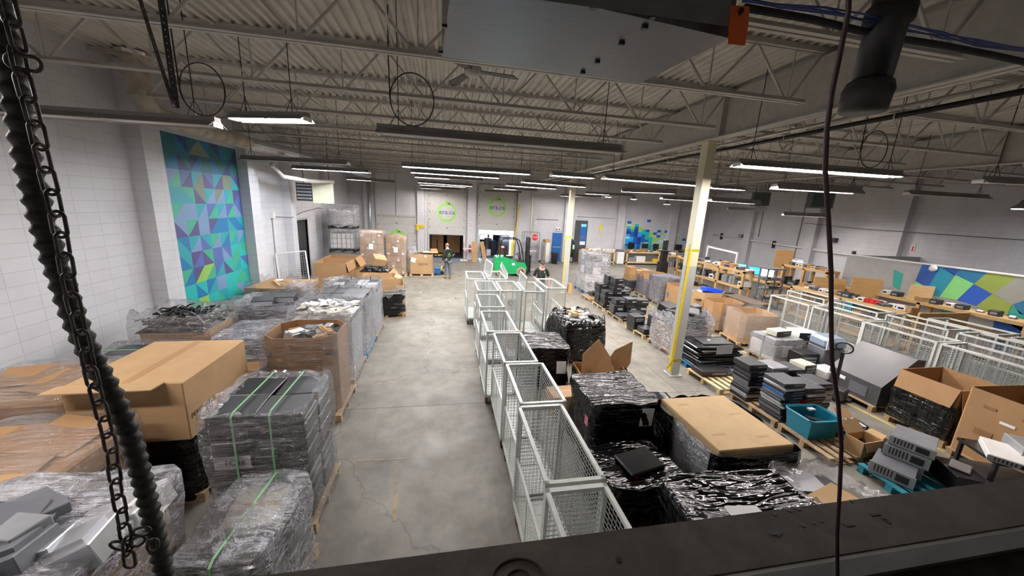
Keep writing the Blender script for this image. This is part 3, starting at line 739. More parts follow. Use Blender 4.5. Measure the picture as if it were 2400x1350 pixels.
def film_mb(w, d, z0, z1, seed=0, taper=.0, rag=.03, amp=.02, top=None, n=56, rows=14, fold=.12, sag=0):
    """wrinkled sleeve of film round a load; top: None=open ragged rim, 'over'=closes over the load, 'fold'=folds inwards"""
    rr = random.Random(seed); m = MB(); vs = []
    ph = [(rr.uniform(0, 6.28), rr.randint(2, 11), rr.uniform(.3, 1)) for _ in range(7)]
    nz_ = [(rr.uniform(2, 9), rr.uniform(2, 9), rr.uniform(0, 6.28)) for _ in range(6)]
    def hf(x, y): return sum(sin(a*x+b_*y+p) for a, b_, p in nz_)/6
    def rad(q, k):
        c_, s_ = cos(q), sin(q); e = 9.0
        r0 = 1/((abs(c_/(w/2))**e+abs(s_/(d/2))**e)**(1/e))
        wr = sum(a*sin(f*q+p+k*(.35+.12*(f % 3))) for p, f, a in ph)/3.2
        return r0+amp*wr*.8+rr.uniform(-amp, amp)*.12+amp*.5
    rowz = [i/(rows-1) for i in range(rows)]
    for k, t_ in enumerate(rowz):
        for j in range(n):
            q = 2*pi*j/n; r = rad(q, k)*(1-taper*t_)*(1+.03*sin(3*t_*pi)*(.5 if k else 0))
            z = z0+(z1-z0)*t_+(rag*(.7*sin(5*q+seed)+.5*sin(11*q+2*seed)+rr.uniform(-.5, .5)) if k in (0, rows-1) and not (top == 'over' and k) else 0)
            vs.append((r*cos(q), r*sin(q), z))
    if top in ('fold', 'over'):
        fr = [.97, .94, 1-fold*.8, 1-fold*1.6] if top == 'fold' else [.985, .95, .88, .78, .66, .52, .38, .24, .12, .03]
        for k, f_ in enumerate(fr):
            for j in range(n):
                q = 2*pi*j/n; r = rad(q, rows-1)*(1-taper)*f_; x, y = r*cos(q), r*sin(q)
                dz = hf(x, y)*rag*.8+(.02 if top == 'over' else -.012*k+rr.uniform(-.4, .4)*rag)-sag*(1-f_)
                vs.append((x, y, z1+dz))
        rows += len(fr)
    fs = [(i*n+j, i*n+(j+1) % n, (i+1)*n+(j+1) % n, (i+1)*n+j) for i in range(rows-1) for j in range(n)]
    if top == 'over': fs.append(tuple(range((rows-1)*n, rows*n)))
    m.add(vs, fs); return m
def strap_pair(o, w, d, z1, mat='strap_green', n=2, along='y', sp=.28):
    for i in range(n):
        u_ = (i-(n-1)/2)*sp*w*1.6
        s_ = MB(); e = .02
        if along == 'y': pts = [(u_, -d/2-e, .05), (u_, -d/2-e, z1-.02), (u_, -d/2+.03, z1+.01), (u_, d/2-.03, z1+.01), (u_, d/2+e, z1-.02), (u_, d/2+e, .05)]
        else: pts = [(-w/2-e, u_, .05), (-w/2-e, u_, z1-.02), (-w/2+.03, u_, z1+.01), (w/2-.03, u_, z1+.01), (w/2+e, u_, z1-.02), (w/2+e, u_, .05)]
        for a, b_ in zip(pts[:-1], pts[1:]): s_.bar(a, b_, *((.018, .004) if along != 'y' or abs(a[2]-b_[2]) < .02 else (.018, .004)))
        s_.build('strap', mat, o)
def load(x, y, w, d, h, rz, label, cat='pallet load', film='film_clear', seed=0, top='fold', contents=None, pmat='pallet_wood', amp=.02, rag=.03, taper=0, fold=.12, pw=None, name='wrapped_load', thick=56, sag=0, z0=.04):
    o = empty(name, (x, y, 0), rz, label, cat)
    pallet_mb(*(pw or (w+.04, d+.04))).build('pallet', pmat, o)
    if contents: contents(o, w-.06, d-.06, h)
    film_mb(w+.03, d+.03, z0, h+.02, seed, taper, rag, amp, top, thick, 14, fold, sag).build('stretch_film', film, o, True)
    return o
# fillings: parts of a wrapped load
def fill_slabs(o, w, d, h, mats=('case_grey', 'grey_dark', 'navy_dark'), nx=3, ny=2, t=.09, name='computer_case', z0=PZ, jit=.03, top_only=3):
    n = max(1, int((h-z0)/t)); k0 = max(0, n-top_only)
    if k0:
        c = MB().b2(-w/2+.02, w/2-.02, -d/2+.02, d/2-.02, z0, z0+k0*t); c.build('load_core', mats[0], o)
    for k in range(k0, n):
        for i in range(nx):
            for j in range(ny):
                a, b_ = w/nx, d/ny
                m = MB().box((-w/2+a*(i+.5)+rnd.uniform(-jit, jit)*.5, -d/2+b_*(j+.5)+rnd.uniform(-jit, jit)*.5, z0+k*t+t/2-.002), (a-.02, b_-.02, t-.008), rnd.uniform(-.06, .06), bev=.006)
                m.build(name, rnd.choice(mats), o)
def fill_blocks(o, w, d, h, mats, name='computer_case', rows=4, seed=1, z0=PZ):
    r2 = random.Random(seed); z = z0
    while z < h-.06:
        t_ = min(r2.uniform(.1, .34), h-z); x = -w/2
        while x < w/2-.08:
            a = min(r2.uniform(.22, .5), w/2-x)
            for y0_, y1_ in ((-d/2, 0), (0, d/2)):
                m = MB().b2(x+.006, x+a-.006, y0_+.01+r2.uniform(0, .05), y1_-.01, z+.004, z+t_-.004, bev=.012)
                ob = m.build(name, r2.choice(mats), o)
            x += a
        z += t_
def fill_tangle(o, w, d, z, mats, n=60, name='cable', hmax=.3, seed=3, rad=.012, L=.35):
    r2 = random.Random(seed)
    groups = {}
    for i in range(n):
        x, y = r2.uniform(-w/2, w/2)*.82, r2.uniform(-d/2, d/2)*.82; q = r2.uniform(0, 6.28)
        zz = z+hmax*(1-(2*x/w)**2)*(1-(2*y/d)**2)*r2.uniform(.3, 1)
        pts = []; 
        for k in range(6): pts.append((x+cos(q)*L*(k/5-.5)+r2.uniform(-.03, .03), y+sin(q)*L*(k/5-.5)+r2.uniform(-.03, .03), zz+.05*sin(k*1.2+i)))
        groups.setdefault(i % 12, MB()).tube(pts, rad*r2.uniform(.6, 1.5), 5)
    for k, g in groups.items(): g.build(name, mats[k % len(mats)], o)
def heap(m, w, d, z, h, seed=0, n=14):
    """lumpy bed of stuff under loose pieces"""
    r2 = random.Random(seed); vs = []
    for i in range(n+1):
        for j in range(n+1):
            u_, v_ = i/n*2-1, j/n*2-1; vs.append((u_*w/2, v_*d/2, z+h*(1-u_*u_)*(1-v_*v_)*.9+r2.uniform(0, .05)*(1 if 0 < i < n and 0 < j < n else 0)))
    return m.add(vs, [(i*(n+1)+j, (i+1)*(n+1)+j, (i+1)*(n+1)+j+1, i*(n+1)+j+1) for i in range(n) for j in range(n)])
def fill_pieces(o, w, d, z, mats, names, n=40, hmax=.2, seed=5, size=(.12, .4), flat=.035):
    r2 = random.Random(seed)
    for i in range(n):
        x, y = r2.uniform(-w/2, w/2)*.86, r2.uniform(-d/2, d/2)*.86
        zz = z+hmax*(1-(2*x/w)**2)*(1-(2*y/d)**2)+r2.uniform(0, .04)
        a, b_, c_ = r2.uniform(*size), r2.uniform(size[0]*.6, size[0]*1.5), r2.uniform(flat*.6, flat*1.8)
        m = MB().box((0, 0, 0), (a, b_, c_), bev=.006)
        if i % 3 == 0: m.box((0, 0, c_*.55), (a*.8, b_*.6, c_*.2))
        k = m.build(names[i % len(names)], r2.choice(mats), o); k.location = (x, y, zz+c_/2); k.rotation_euler = (r2.uniform(-.35, .35), r2.uniform(-.35, .35), r2.uniform(0, 3.1))
def sheet(parent, w, h, loc, rot, mat='paper', name='label_sheet'):
    o = MB().b2(-w/2, w/2, -.001, .001, -h/2, h/2).build(name, mat, parent); o.location = loc; o.rotation_euler = rot; return o

# ---------------------------------------------------------------- left row, aisle side
D3 = ('grey_dark', 'black', 'case_grey', 'black')
def c_l1(o, w, d, h):
    open_box('', 0, 0, PZ, w, d, h-PZ-.12, 0, None, 'cardboard', .12, parent=o)
    fill_pieces(o, w-.1, d-.1, h-.3, ('grey_light', 'grey_plastic', 'grey_dark', 'silver', 'white_plastic'), ('printer_cover', 'equipment_panel'), 26, .22, 11, (.3, .6), .12)
load(-2.64, 2.30, 1.1, 1.2, 1.5, 0, 'clear wrapped pallet of grey office equipment in the bottom left corner', film='film_thick', seed=1, contents=c_l1, amp=.03, rag=.05, top='over', sag=.0)
def c_l2(o, w, d, h):
    fill_blocks(o, w, d, h-.12, D3, 'printer_body', seed=4)
    c = carton(0, .12, h-.13, .42, .4, .13, .1, None, 'beige', parent=o, name='printer_box'); c.rotation_euler.x = .12
o = load(-1.66, 2.92, .62, .9, .98, R(-4), 'low clear wrapped pallet of dark printers with one green strap, front of the aisle row', film='film_thick', seed=2, contents=c_l2, amp=.035, rag=.06, top='over')
strap_pair(o, .68, .95, 1.02, n=1)
def c_l3(o, w, d, h):
    fill_blocks(o, w, d, h-.1, D3, 'printer_body', seed=6)
    fill_slabs(o, w, d, h, ('grey_dark', 'case_grey', 'black'), 2, 2, .1, 'printer_cover', h-.11, .03, 1)
    sheet(o, .34, .15, (-.22, -d/2-.035, .98), (0, 0, 0), 'paper_grey')
    text('handwriting', '1C48', .09, 'ink_black', o, (-.2, -d/2-.038, .98), (pi/2, .1, 0), .001)
o = load(-1.93, 4.1, 1.0, .95, 1.5, 0, 'tall wrapped stack of black printers marked 1C48 with two green straps', film='film_clear', seed=3, contents=c_l3, amp=.025, rag=.04, fold=.16)
strap_pair(o, .98, .95, 1.53, n=2, sp=.22)
# tall octagonal bin of scrap on the aisle
def gaylord(x, y, w, d, h, rz, label, mat='cardboard', cut=.16, z=PZ, lip=0, jit=.0, flaps=None, film=None, fh=.55, pal=None, pmat='pallet_wood', name='bulk_box', fz=.0):
    if pal: pallet(x, y, rz, pal, pmat, w+.06 if w < 1.3 else w, d+.04)
    else: z = .001
    o = open_box(name, x, y, z, w, d, h, rz, label, mat, cut, 'box', flaps, lip, jit)
    if film: film_mb(w+.03, d+.03, max(.005, fz), h*fh+fz, int(x*10), 0, .05, .014, None, 48, 8).build('stretch_film', film, o)
    return o
def c_l4(o, w, d, h):
    open_box('', 0, 0, PZ, w, d, h-PZ, 0, None, 'cardboard_dark', .2, parent=o)
    heap(MB(), w-.08, d-.08, h-.42, .14, 4).build('scrap_bed', 'grey_dark', o)
    fill_pieces(o, w-.24, d-.2, h-.40, ('grey_dark', 'grey_light', 'silver', 'black', 'cardboard'), ('scrap_part', 'drive_bay', 'plastic_cover'), 34, .17, 8, (.14, .36), .07)
load(-2.32, 6.32, 1.16, 1.04, 1.62, 0, 'tall brown octagonal box of computer scrap, open, wrapped around its lower half', cat='box', film='film_thin', seed=5, contents=c_l4, name='bulk_box', top=None)
def c_l5(o, w, d, h):
    open_box('', 0, 0, PZ, w, d, h-PZ-.12, 0, None, 'grey_light', .12, parent=o)
    heap(MB(), w-.06, d-.06, h-.16, .12, 7).build('keyboard_bed', 'white_plastic', o)
    fill_pieces(o, w-.08, d-.08, h-.13, ('white_plastic', 'beige', 'white_plastic', 'paper', 'grey_light'), ('keyboard', 'keyboard', 'router'), 72, .14, 9, (.14, .42), .022)
load(-2.4, 7.66, 1.16, 1.16, 1.52, 0, 'clear wrapped bin heaped with white keyboards behind the octagonal box', film='film_thick', seed=6, contents=c_l5, top=None, rag=.05)
def c_dk(nx, ny, mats, t=.1, to=2, seed=5):
    def f(o, w, d, h):
        fill_slabs(o, w, d, h-.0, mats, nx, ny, t, 'computer_case', top_only=to)
    return f
o = load(-2.42, 8.94, 1.18, 1.14, 1.5, 0, 'wrapped pallet of black desktop computers behind the white keyboards', film='film_thick', seed=7, contents=c_dk(2, 2, ('grey_dark', 'black', 'case_grey'), .15), pmat='blue_wood', top=None)
strap_pair(o, 1.18, 1.14, 1.52, 'strap_dark')
o = load(-2.42, 10.16, 1.2, 1.14, 1.52, 0, 'wrapped pallet of grey flat computers in neat rows, farthest of the tall aisle stacks', film='film_thick', seed=8, contents=c_dk(4, 3, ('grey_light', 'case_grey', 'grey_dark', 'grey_light'), .11), top=None)
strap_pair(o, 1.2, 1.14, 1.54, 'strap_dark')
# ---------------------------------------------------------------- left row, wall side
def c_l8(o, w, d, h):
    c = MB().b2(-w/2, w/2, -d/2, d/2, PZ, h-.03, bev=.02); c.build('bulk_box', 'cardboard', o)
    for (x, y, a, rz_, rx_) in ((-.25, .1, .5, .2, .12), (.2, .2, .55, -.15, .1), (.1, -.25, .6, .3, -.1)):
        k = MB().b2(-a/2, a/2, -.25, .25, 0, .006).build('box_flap', 'cardboard', o); k.location = (x, y, h+.02); k.rotation_euler = (rx_, .06, rz_)
    text('handwriting', 'T16k', .13, 'ink_black', o, (w/2+.04, .1, h-.28), (pi/2, 0, pi/2), .001)
load(-3.72, 3.45, 1.2, 1.08, 1.38, 0, 'brown bulk box wrapped in clear film, flaps closed over, left foreground', film='film_thin', seed=9, contents=c_l8, top='over', amp=.02)
# big closed carton on a black-wrapped base
def c_l7(o, w, d, h):
    MB().b2(-w/2, w/2, -d/2, d/2, PZ, h, bev=.03).build('load_core', 'black', o)
o = load(-3.42, 4.86, 1.06, 1.2, .86, 0, 'black wrapped pallet under the big closed carton', film='film_black', seed=10, contents=c_l7, top='over', amp=.02)
bc = empty('carton', (-3.44, 4.84, .90), R(1), 'big closed brown carton marked PERISHABLE FROZEN on a black wrapped base', 'box')
MB().b2(-.55, .56, -.66, .66, 0, .72, bev=.01).build('box_body', 'cardboard_light', bc)
fl = MB().b2(-.55, .4, -.86, -.66, 0, .012).build('flap', 'cardboard_light', bc); fl.location = (0, 0, .69); fl.rotation_euler.x = -.06
MB().b2(-.05, .05, -.662, .662, .7205, .722).build('packing_tape', 'cardboard', bc)
text('printed_word', 'PERISHABLE\nFROZEN', .085, 'ink_black', bc, (.5615, -.38, .22), (pi/2, 0, pi/2), .001)
def c_l9(o, w, d, h):
    MB().b2(-w/2, w/2, -d/2, d/2, PZ, h-.03, bev=.02).build('bulk_box', 'cardboard', o)
    for (x, y, a, rz_, rx_) in ((-.2, .15, .6, .3, .12), (.25, -.1, .5, -.3, .1)):
        k = MB().b2(-a/2, a/2, -.25, .25, 0, .006).build('box_flap', 'cardboard', o); k.location = (x, y, h+.02); k.rotation_euler = (rx_, .04, rz_)
load(-4.95, 5.05, 1.3, 1.25, 1.3, R(4), 'clear wrapped brown carton load at the far left by the block wall', film='film_thin', seed=12, contents=c_l9, top='over', amp=.02)
load(-5.2, 3.5, 1.2, 1.2, 1.12, 0, 'low brown wrapped load at the left edge of the picture', film='film_thin', seed=13, contents=c_l9, top='over', amp=.02)
o = load(-4.75, 6.3, 1.25, .9, 1.14, 0, 'low wrapped pallet of flat black monitors with a green strap, behind the far left carton', film='film_clear', seed=14, contents=c_dk(2, 2, ('grey_dark', 'case_grey', 'black'), .09, 2), top='fold')
strap_pair(o, 1.25, .9, 1.17, n=1, along='x')
def c_l11(o, w, d, h):
    MB().poly(ring_pts(w, d, .18), PZ, h-.28).build('bulk_box', 'cardboard', o)
    heap(MB(), w-.06, d-.06, h-.28, .2, 4).build('cable_bed', 'black', o)
    fill_tangle(o, w, d, h-.22, ('black', 'grey_dark', 'black', 'black', 'grey_light'), 110, 'cable', .3, 3, .014, .42)
    text('printed_word', 'GEON', .2, 'ink_black', o, (w/2+.035, -.05, h-.72), (pi/2, 0, pi/2), .001)
load(-4.82, 7.45, 1.16, 1.16, 1.5, 0, 'brown box marked GEON heaped with black cables, wrapped, by the wall mural', cat='box', film='film_thin', seed=15, contents=c_l11, top='fold', fold=.2, rag=.07, name='bulk_box')
load(-3.66, 7.3, .92, 1.1, 1.12, 0, 'bluish clear wrapped pallet of dark equipment between the cable box and the octagonal box', film='film_thick', seed=16, contents=c_dk(2, 2, ('navy_dark', 'grey_dark', 'case_grey'), .12, 2), top='over', rag=.05)
o = load(-3.42, 6.08, .9, .85, .92, 0, 'low wrapped pallet with a strap, half hidden left of the octagonal box', film='film_thick', seed=17, contents=c_dk(2, 2, ('black', 'cardboard', 'grey_dark'), .12, 1), top='fold')
strap_pair(o, .9, .85, .95, n=1)
def c_l13(o, w, d, h):
    fill_slabs(o, w, d, h-.14, ('grey_dark', 'case_grey', 'grey_light'), 2, 2, .16, 'computer_case', top_only=1)
    for x, y, rz_ in ((-.2, -.1, .3), (.12, .25, .2)):
        c = MB().box((0, 0, .07), (.42, .46, .14), bev=.008).build('computer_case', 'grey_dark', o); c.location = (x, y, h-.15); c.rotation_euler.z = rz_
        MB().b2(-.2, .2, -.236, -.231, .02, .12).build('drive_bay', 'silver', c)
o = load(-3.86, 8.75, 1.15, 1.1, 1.42, 0, 'wrapped dark strapped pallet with desktop computers on top, left of the white keyboards', film='film_thick', seed=18, contents=c_l13, top=None)
strap_pair(o, 1.15, 1.1, 1.28, 'strap_dark')
def c_flat(o, w, d, h):
    n = 16
    for k in range(n):
        z = PZ+(h-PZ)*k/n
        MB().box((rnd.uniform(-.02, .02), rnd.uniform(-.02, .02), z+.02), (w, d, (h-PZ)/n-.006), rnd.uniform(-.02, .02)).build('flattened_carton', 'cardboard_light' if k % 3 else 'cardboard', o)
o = load(-4.95, 11.9, 1.5, 1.5, 1.05, R(-6), 'stack of flattened brown cartons with clear film, beside the wall right of the mural', cat='cardboard stack', film='film_thin', seed=19, contents=c_flat, top=None, rag=.2)
for x, rz_ in ((-.1, .9), (0, .8)):
    k = MB().box((0, 0, 0), (.9, .04, .02)).build('wooden_lath', 'pallet_light', o); k.location = (x, -.2, 1.1); k.rotation_euler.z = -rz_
sheet(o, .2, .26, (-.3, .3, 1.075), (pi/2, 0, .3))
k = film_mb(.5, .7, .3, 1.12, 44, .1, .12, .09, 'over').build('loose_film', 'film_thick', o); k.location = (.72, -.5, .02)
def c_l15(o, w, d, h):
    for k, (a, z) in enumerate(((.18, .35), (.3, .5), (.38, .62))):
        m = MB().box((0, 0, 0), (w*.95, d*.9, .03)).build('cardboard_sheet', 'cardboard_light', o); m.location = (0, 0, z+.1); m.rotation_euler = (0, -a*.5, 0)
    MB().b2(-w/2, w/2, -d/2, d/2, PZ, .45).build('carton', 'cardboard', o)
load(-4.98, 9.95, 1.2, 1.15, 1.0, 0, 'clear wrapped pile of tilted cardboard sheets at the foot of the wall mural', film='film_clear', seed=20, contents=c_l15, top='over', amp=.05, rag=.09, taper=.12)
# ---------------------------------------------------------------- towards the dock
gaylord(-3.5, 12.7, 1.1, .9, .75, R(4), 'low open brown box behind the flattened cartons', mat='cardboard', cut=0, flaps=(('s', .3, -30), ('e', .25, -60)))
x = film_mb(.5, .9, 0, .3, 31, 0, .05, .06, 'over').build('loose_film_bundle', 'film_thick'); x.location = (-3.95, 10.7, .78); x.rotation_euler = (0, 0, 1.2); 
x['label'] = 'crumpled bundle of clear film lying on the low open box'; x['category'] = 'plastic film'; x.location = (-3.5, 12.5, .76)
gaylord(-4.35, 15.0, 1.15, 1.15, 1.15, 0, 'open brown bulk box beside the leaning mesh panel', mat='cardboard', cut=0, pal='pallet under the bulk box beside the leaning mesh panel', flaps=(('e', .35, -75),))
gaylord(-4.5, 16.75, 1.3, 1.1, 1.2, 0, 'open brown bulk box with its right flap hanging, before the totes', mat='cardboard', cut=0, flaps=(('e', .45, -60), ('n', .2, -10)))
# leaning white mesh panel
mp = empty('wire_grille', (-5.3, 13.7, .02), R(8), 'white framed wire mesh panel leaning by the grey side door', 'panel')
mp.rotation_euler = (R(-14), R(-6), R(8))
f = MB(); w_, h_ = .95, 1.75
for a, b_ in (((-w_/2, 0, 0), (w_/2, 0, 0)), ((-w_/2, 0, h_), (w_/2, 0, h_)), ((-w_/2, 0, 0), (-w_/2, 0, h_)), ((w_/2, 0, 0), (w_/2, 0, h_))): f.bar(a, b_, .04)
f.build('frame', 'white_paint', mp)
f = MB()
for i in range(1, 12): f.bar((-w_/2+i*w_/12, 0, 0), (-w_/2+i*w_/12, 0, h_), .006)
for i in range(1, 22): f.bar((-w_/2, 0, i*h_/22), (w_/2, 0, i*h_/22), .006)
f.build('wire_mesh', 'cage_wire', mp)
# three stacked caged liquid totes
def ibc(x, y, z, label, tank='white_plastic', wrapped=False):
    o = empty('caged_tote', (x, y, z), 0, label, 'tote')
    p = MB()
    for yy in (-.45, 0, .45): p.b2(-.6, .6, yy-.04, yy+.04, 0, .02)
    for xx in (-.54, 0, .54):
        for yy in (-.45, 0, .45): p.b2(xx-.06, xx+.06, yy-.05, yy+.05, .02, .12)
    p.b2(-.6, .6, -.5, .5, .12, .15); p.build('base_pallet', 'grey_dark', o)
    if not wrapped: MB().b2(-.55, .55, -.46, .46, .17, .92, bev=.06).build('tank', tank, o)
    c = MB()
    for zz in (.2, .45, .7, .95, 1.12):
        for yy in (-.5, .5): c.bar((-.6, yy, zz), (.6, yy, zz), .02)
        for xx in (-.6, .6): c.bar((xx, -.5, zz), (xx, .5, zz), .02)
    for i in range(7):
        for yy in (-.51, .51): c.bar((-.6+i*.2, yy, .15), (-.6+i*.2, yy, 1.12), .02)
    for i in range(6):
        for xx in (-.61, .61): c.bar((xx, -.5+i*.2, .15), (xx, -.5+i*.2, 1.12), .02)
    c.build('cage', 'galv', o)
    if wrapped:
        MB().b2(-.54, .54, -.44, .44, .16, .82, bev=.05).build('wrapped_goods', 'foil', o)
        film_mb(1.26, 1.06, .12, .9, 51, 0, .03, .012, None, 40, 8).build('stretch_film', 'film_thick', o)
    return o
ibc(-4.92, 18.9, 0, 'dark caged tote at the bottom of the stack by the dock', 'grey_dark')
ibc(-4.92, 18.9, 1.14, 'white tank in a steel cage, middle of the tote stack by the dock')
ibc(-4.92, 18.9, 2.28, 'foil wrapped goods in a steel cage, topmost of the tote stack', wrapped=True)
# two tall pallets of wrapped cartons
def cartons(x, y, w, d, h, label, nx, nz, seed):
    def f(o, w, d, h):
        a, c_ = w/nx, (h-PZ)/nz; ny = 3; b_ = d/ny
        MB().b2(-w/2+.03, w/2-.03, -d/2+b_*.9, d/2, PZ, h-.01).build('carton_core', 'cardboard', o)
        for i in range(nx):
            for k in range(nz):
                q = MB().b2(-w/2+i*a+.004, -w/2+(i+1)*a-.004, -d/2, -d/2+b_*.9, PZ+k*c_+.004, PZ+(k+1)*c_-.004).build('carton', 'cardboard' if (i+k) % 2 else 'cardboard_light', o)
                if (i*2+k) % 3 == 0: MB().b2(-w/2+i*a+.05, -w/2+i*a+.16, -d/2-.004, -d/2-.001, PZ+k*c_+.05, PZ+k*c_+.15).build('shipping_label', 'paper', q)
    o = load(x, y, w, d, h, 0, label, film='film_thin', seed=seed, contents=f, top='fold', pmat='pallet_light', z0=.14)
    sheet(o, .2, .26, (0, -d/2-.04, h*.68), (0, 0, 0))
cartons(-3.48, 18.3, 1.1, .96, 2.28, 'taller wrapped pallet of brown cartons left of the left dock door', 4, 7, 21)
cartons(-2.42, 18.75, .98, .96, 2.0, 'lower wrapped pallet of brown cartons right of the taller one', 4, 6, 22)
# open boxes along the aisle before the wrapped cartons
g = gaylord(-2.78, 14.9, 1.25, 1.1, .95, R(-3), 'open box with black film over its back, a tilted carton above', mat='cardboard', cut=.0, flaps=(('e', .3, -50),))
k = film_mb(1.05, .6, 0, .2, 61, .3, .04, .05, 'over').build('black_liner', 'film_black', g); k.location = (0, .1, .9)
c = carton(-2.75, 15.1, 1.12, .5, .4, .4, R(30), 'tilted brown carton sitting on the black lined open box', 'cardboard_light'); c.rotation_euler = (R(25), R(12), R(30))
gaylord(-2.42, 13.55, 1.15, 1.0, .88, R(2), 'open octagonal brown box behind the black wrapped one on the aisle', mat='cardboard_light', cut=.14, pal='pallet under the open octagonal box on the aisle', flaps=(('e', .25, -20),))
g = gaylord(-1.95, 12.05, 1.15, 1.1, .95, R(9), 'open brown box wrapped in black film on a pallet, nearest the bare aisle', mat='cardboard_light', cut=.05, pal='pallet under the black wrapped open box on the aisle', flaps=(('n', .2, -15),))
film_mb(1.2, 1.15, .005, .74, 62, -.01, .07, .02, None, 48, 10).build('black_film', 'film_black', g)
k = film_mb(1.22, 1.18, .62, .84, 63, 0, .09, .03, None, 48, 5).build('loose_film', 'film_thick', g)
# box marked GEON on a pallet, a hand pallet truck and the worker pulling it
bx = open_box('bulk_box', -1.2, 18.98, PZ, 1.1, 1.05, 1.02, 0, 'brown box marked GEON full of black cables, on the pallet the worker pulls', 'cardboard_light', 0)
heap(MB(), 1.05, 1.0, .9, .12, 9).build('cable_bed', 'black', bx)
text('printed_word', 'GEON', .17, 'ink_black', bx, (.08, -.53, .5), (pi/2, 0, 0), .001); sheet(bx, .24, .22, (-.4, -.53, .72), (0, .3, 0)); sheet(bx, .08, .12, (.2, -.53, .92), (0, 0, 0))
fl = MB().b2(0, .75, -.3, .3, 0, .02).build('loose_panel', 'pallet_light', bx); fl.location = (.05, .1, 1.05)
k = film_mb(.4, .4, 0, .35, 71, .3, .05, .09, 'over').build('loose_film', 'film_thick', bx); k.location = (-.5, .1, .95)
pallet(-1.2, 18.98, 0, 'pale pallet under the GEON box being pulled by the worker', 'pallet_light')
c = carton(-.62, 19.3, 1.2, .35, .3, .12, .2, 'small brown carton on the panel over the GEON box', 'cardboard')
pj = empty('pallet_jack', (-.25, 19.0, 0), 0, 'blue hand pallet truck under the GEON pallet, handle towards the worker', 'pallet truck')
m = MB(); m.b2(-1.4, -.3, -.27, -.12, .03, .07); m.b2(-1.4, -.3, .12, .27, .03, .07); m.build('fork', 'blue_paint', pj)
MB().b2(-.32, -.02, -.26, .26, .09, .42, bev=.03).build('hydraulic_body', 'blue_paint', pj)
m = MB(); m.cyl((.08, -.1, .1), (.08, .1, .1), .1); m.build('steering_wheel', 'black', pj)
m = MB(); m.bar((.05, 0, .25), (.62, -.12, 1.02), .05); m.build('handle_bar', 'black', pj)
n = 14; q = Vector((.66, -.12, 1.08)); MB().tube([q+Vector((.06*cos(2*pi*i/n), .12*sin(2*pi*i/n), .08*cos(2*pi*i/n))) for i in range(n)], .015, 6, closed=True).build('grip_loop', 'grey_light', pj)
MB().b2(.02, .1, -.16, -.1, .3, .5).build('yellow_tag', 'yellow', pj)

# ---------------------------------------------------------------- wire mesh carts
def cart(w=.56, L=1.18, h=1.5, deck='cage_paint', gate='w', full=True):
    o = empty('mesh_cart', (0, 0, 0), 0, 'cart', 'cart')
    z0 = .2; f = MB(); a, b_ = w/2, L/2
    for x in (-a, a):
        for y in (-b_, b_): f.b2(x-.018, x+.018, y-.018, y+.018, z0, h)
        f.b2(x-.018, x+.018, -b_, b_, z0, z0+.04); f.b2(x-.02, x+.02, -b_-.02, b_+.02, h-.035, h)
    for y in (-b_, b_): f.b2(-a, a, y-.018, y+.018, z0, z0+.04); f.b2(-a-.02, a+.02, y-.02, y+.02, h-.035, h)
    f.b2(-a, a, -.015, .015, z0, z0+.04)
    f.build('frame', 'cage_paint', o)
    MB().b2(-a+.02, a-.02, -b_+.02, b_-.02, z0+.012, z0+.03).build('deck', deck, o)
    def mesh(nm, p0, du, dv, nu, nv, r=.0042):
        m = MB(); p0, du, dv = Vector(p0), Vector(du), Vector(dv)
        for i in range(1, nu): m.bar(p0+du*i/nu, p0+du*i/nu+dv, r)
        for j in range(1, nv): m.bar(p0+dv*j/nv, p0+dv*j/nv+du, r)
        return m.build(nm, 'cage_wire', o)
    nv = 26
    mesh('end_mesh', (-a, -b_, z0), (w, 0, 0), (0, 0, h-z0), 11, nv); mesh('end_mesh', (-a, b_, z0), (w, 0, 0), (0, 0, h-z0), 11, nv)
    gx = {'w': -a, 'e': a}[gate]
    mesh('side_mesh', (-gx, -b_, z0), (0, L, 0), (0, 0, h-z0), 23, nv)
    g = MB(); zt = z0+.64
    g.bar((gx, -b_+.03, zt), (gx, b_-.03, zt), .03); g.bar((gx, -b_+.03, z0+.05), (gx, b_-.03, z0+.05), .025)
    for y in (-b_+.03, 0, b_-.03): g.bar((gx, y, z0+.05), (gx, y, zt), .025 if y else .012)
    for i in range(1, 23):
        y = -b_+i*L/23; g.bar((gx, y, z0+.05), (gx, y, zt), .0045)
    for j in range(1, 13): z = z0+.05+j*(zt-z0-.05)/13; g.bar((gx, -b_+.03, z), (gx, b_-.03, z), .0045)
    g.build('half_gate', 'cage_paint', o)
    for x in (-a+.03, a-.03):
        for y in (-b_+.12, b_-.12):
            wv = MB().cyl((x-.02, y, .07), (x+.02, y, .07), .07, 14).build('caster', 'red_tyre', o)
            MB().b2(x-.03, x+.03, y-.04, y+.04, .12, z0).build('fork', 'galv', wv)
    return o
plain('red_tyre', (.10, .025, .02), .6, 0, .2)
cw_ = cart(gate='w'); ce = cart(gate='e')
CG = 'white wire mesh carts'
def place_cart(proto, x0, x1, y0, y1, label, h=1.0, rz=0, first=[0, 0]):
    k = 0 if proto is cw_ else 1
    if not first[k]: o = proto; first[k] = 1
    else: o = copy_tree(proto)
    o.location = ((x0+x1)/2, (y0+y1)/2, 0); o.rotation_euler.z = rz
    o.scale = ((x1-x0)/.60, (y1-y0)/1.22, h); o['label'] = label; o['group'] = CG
    return o
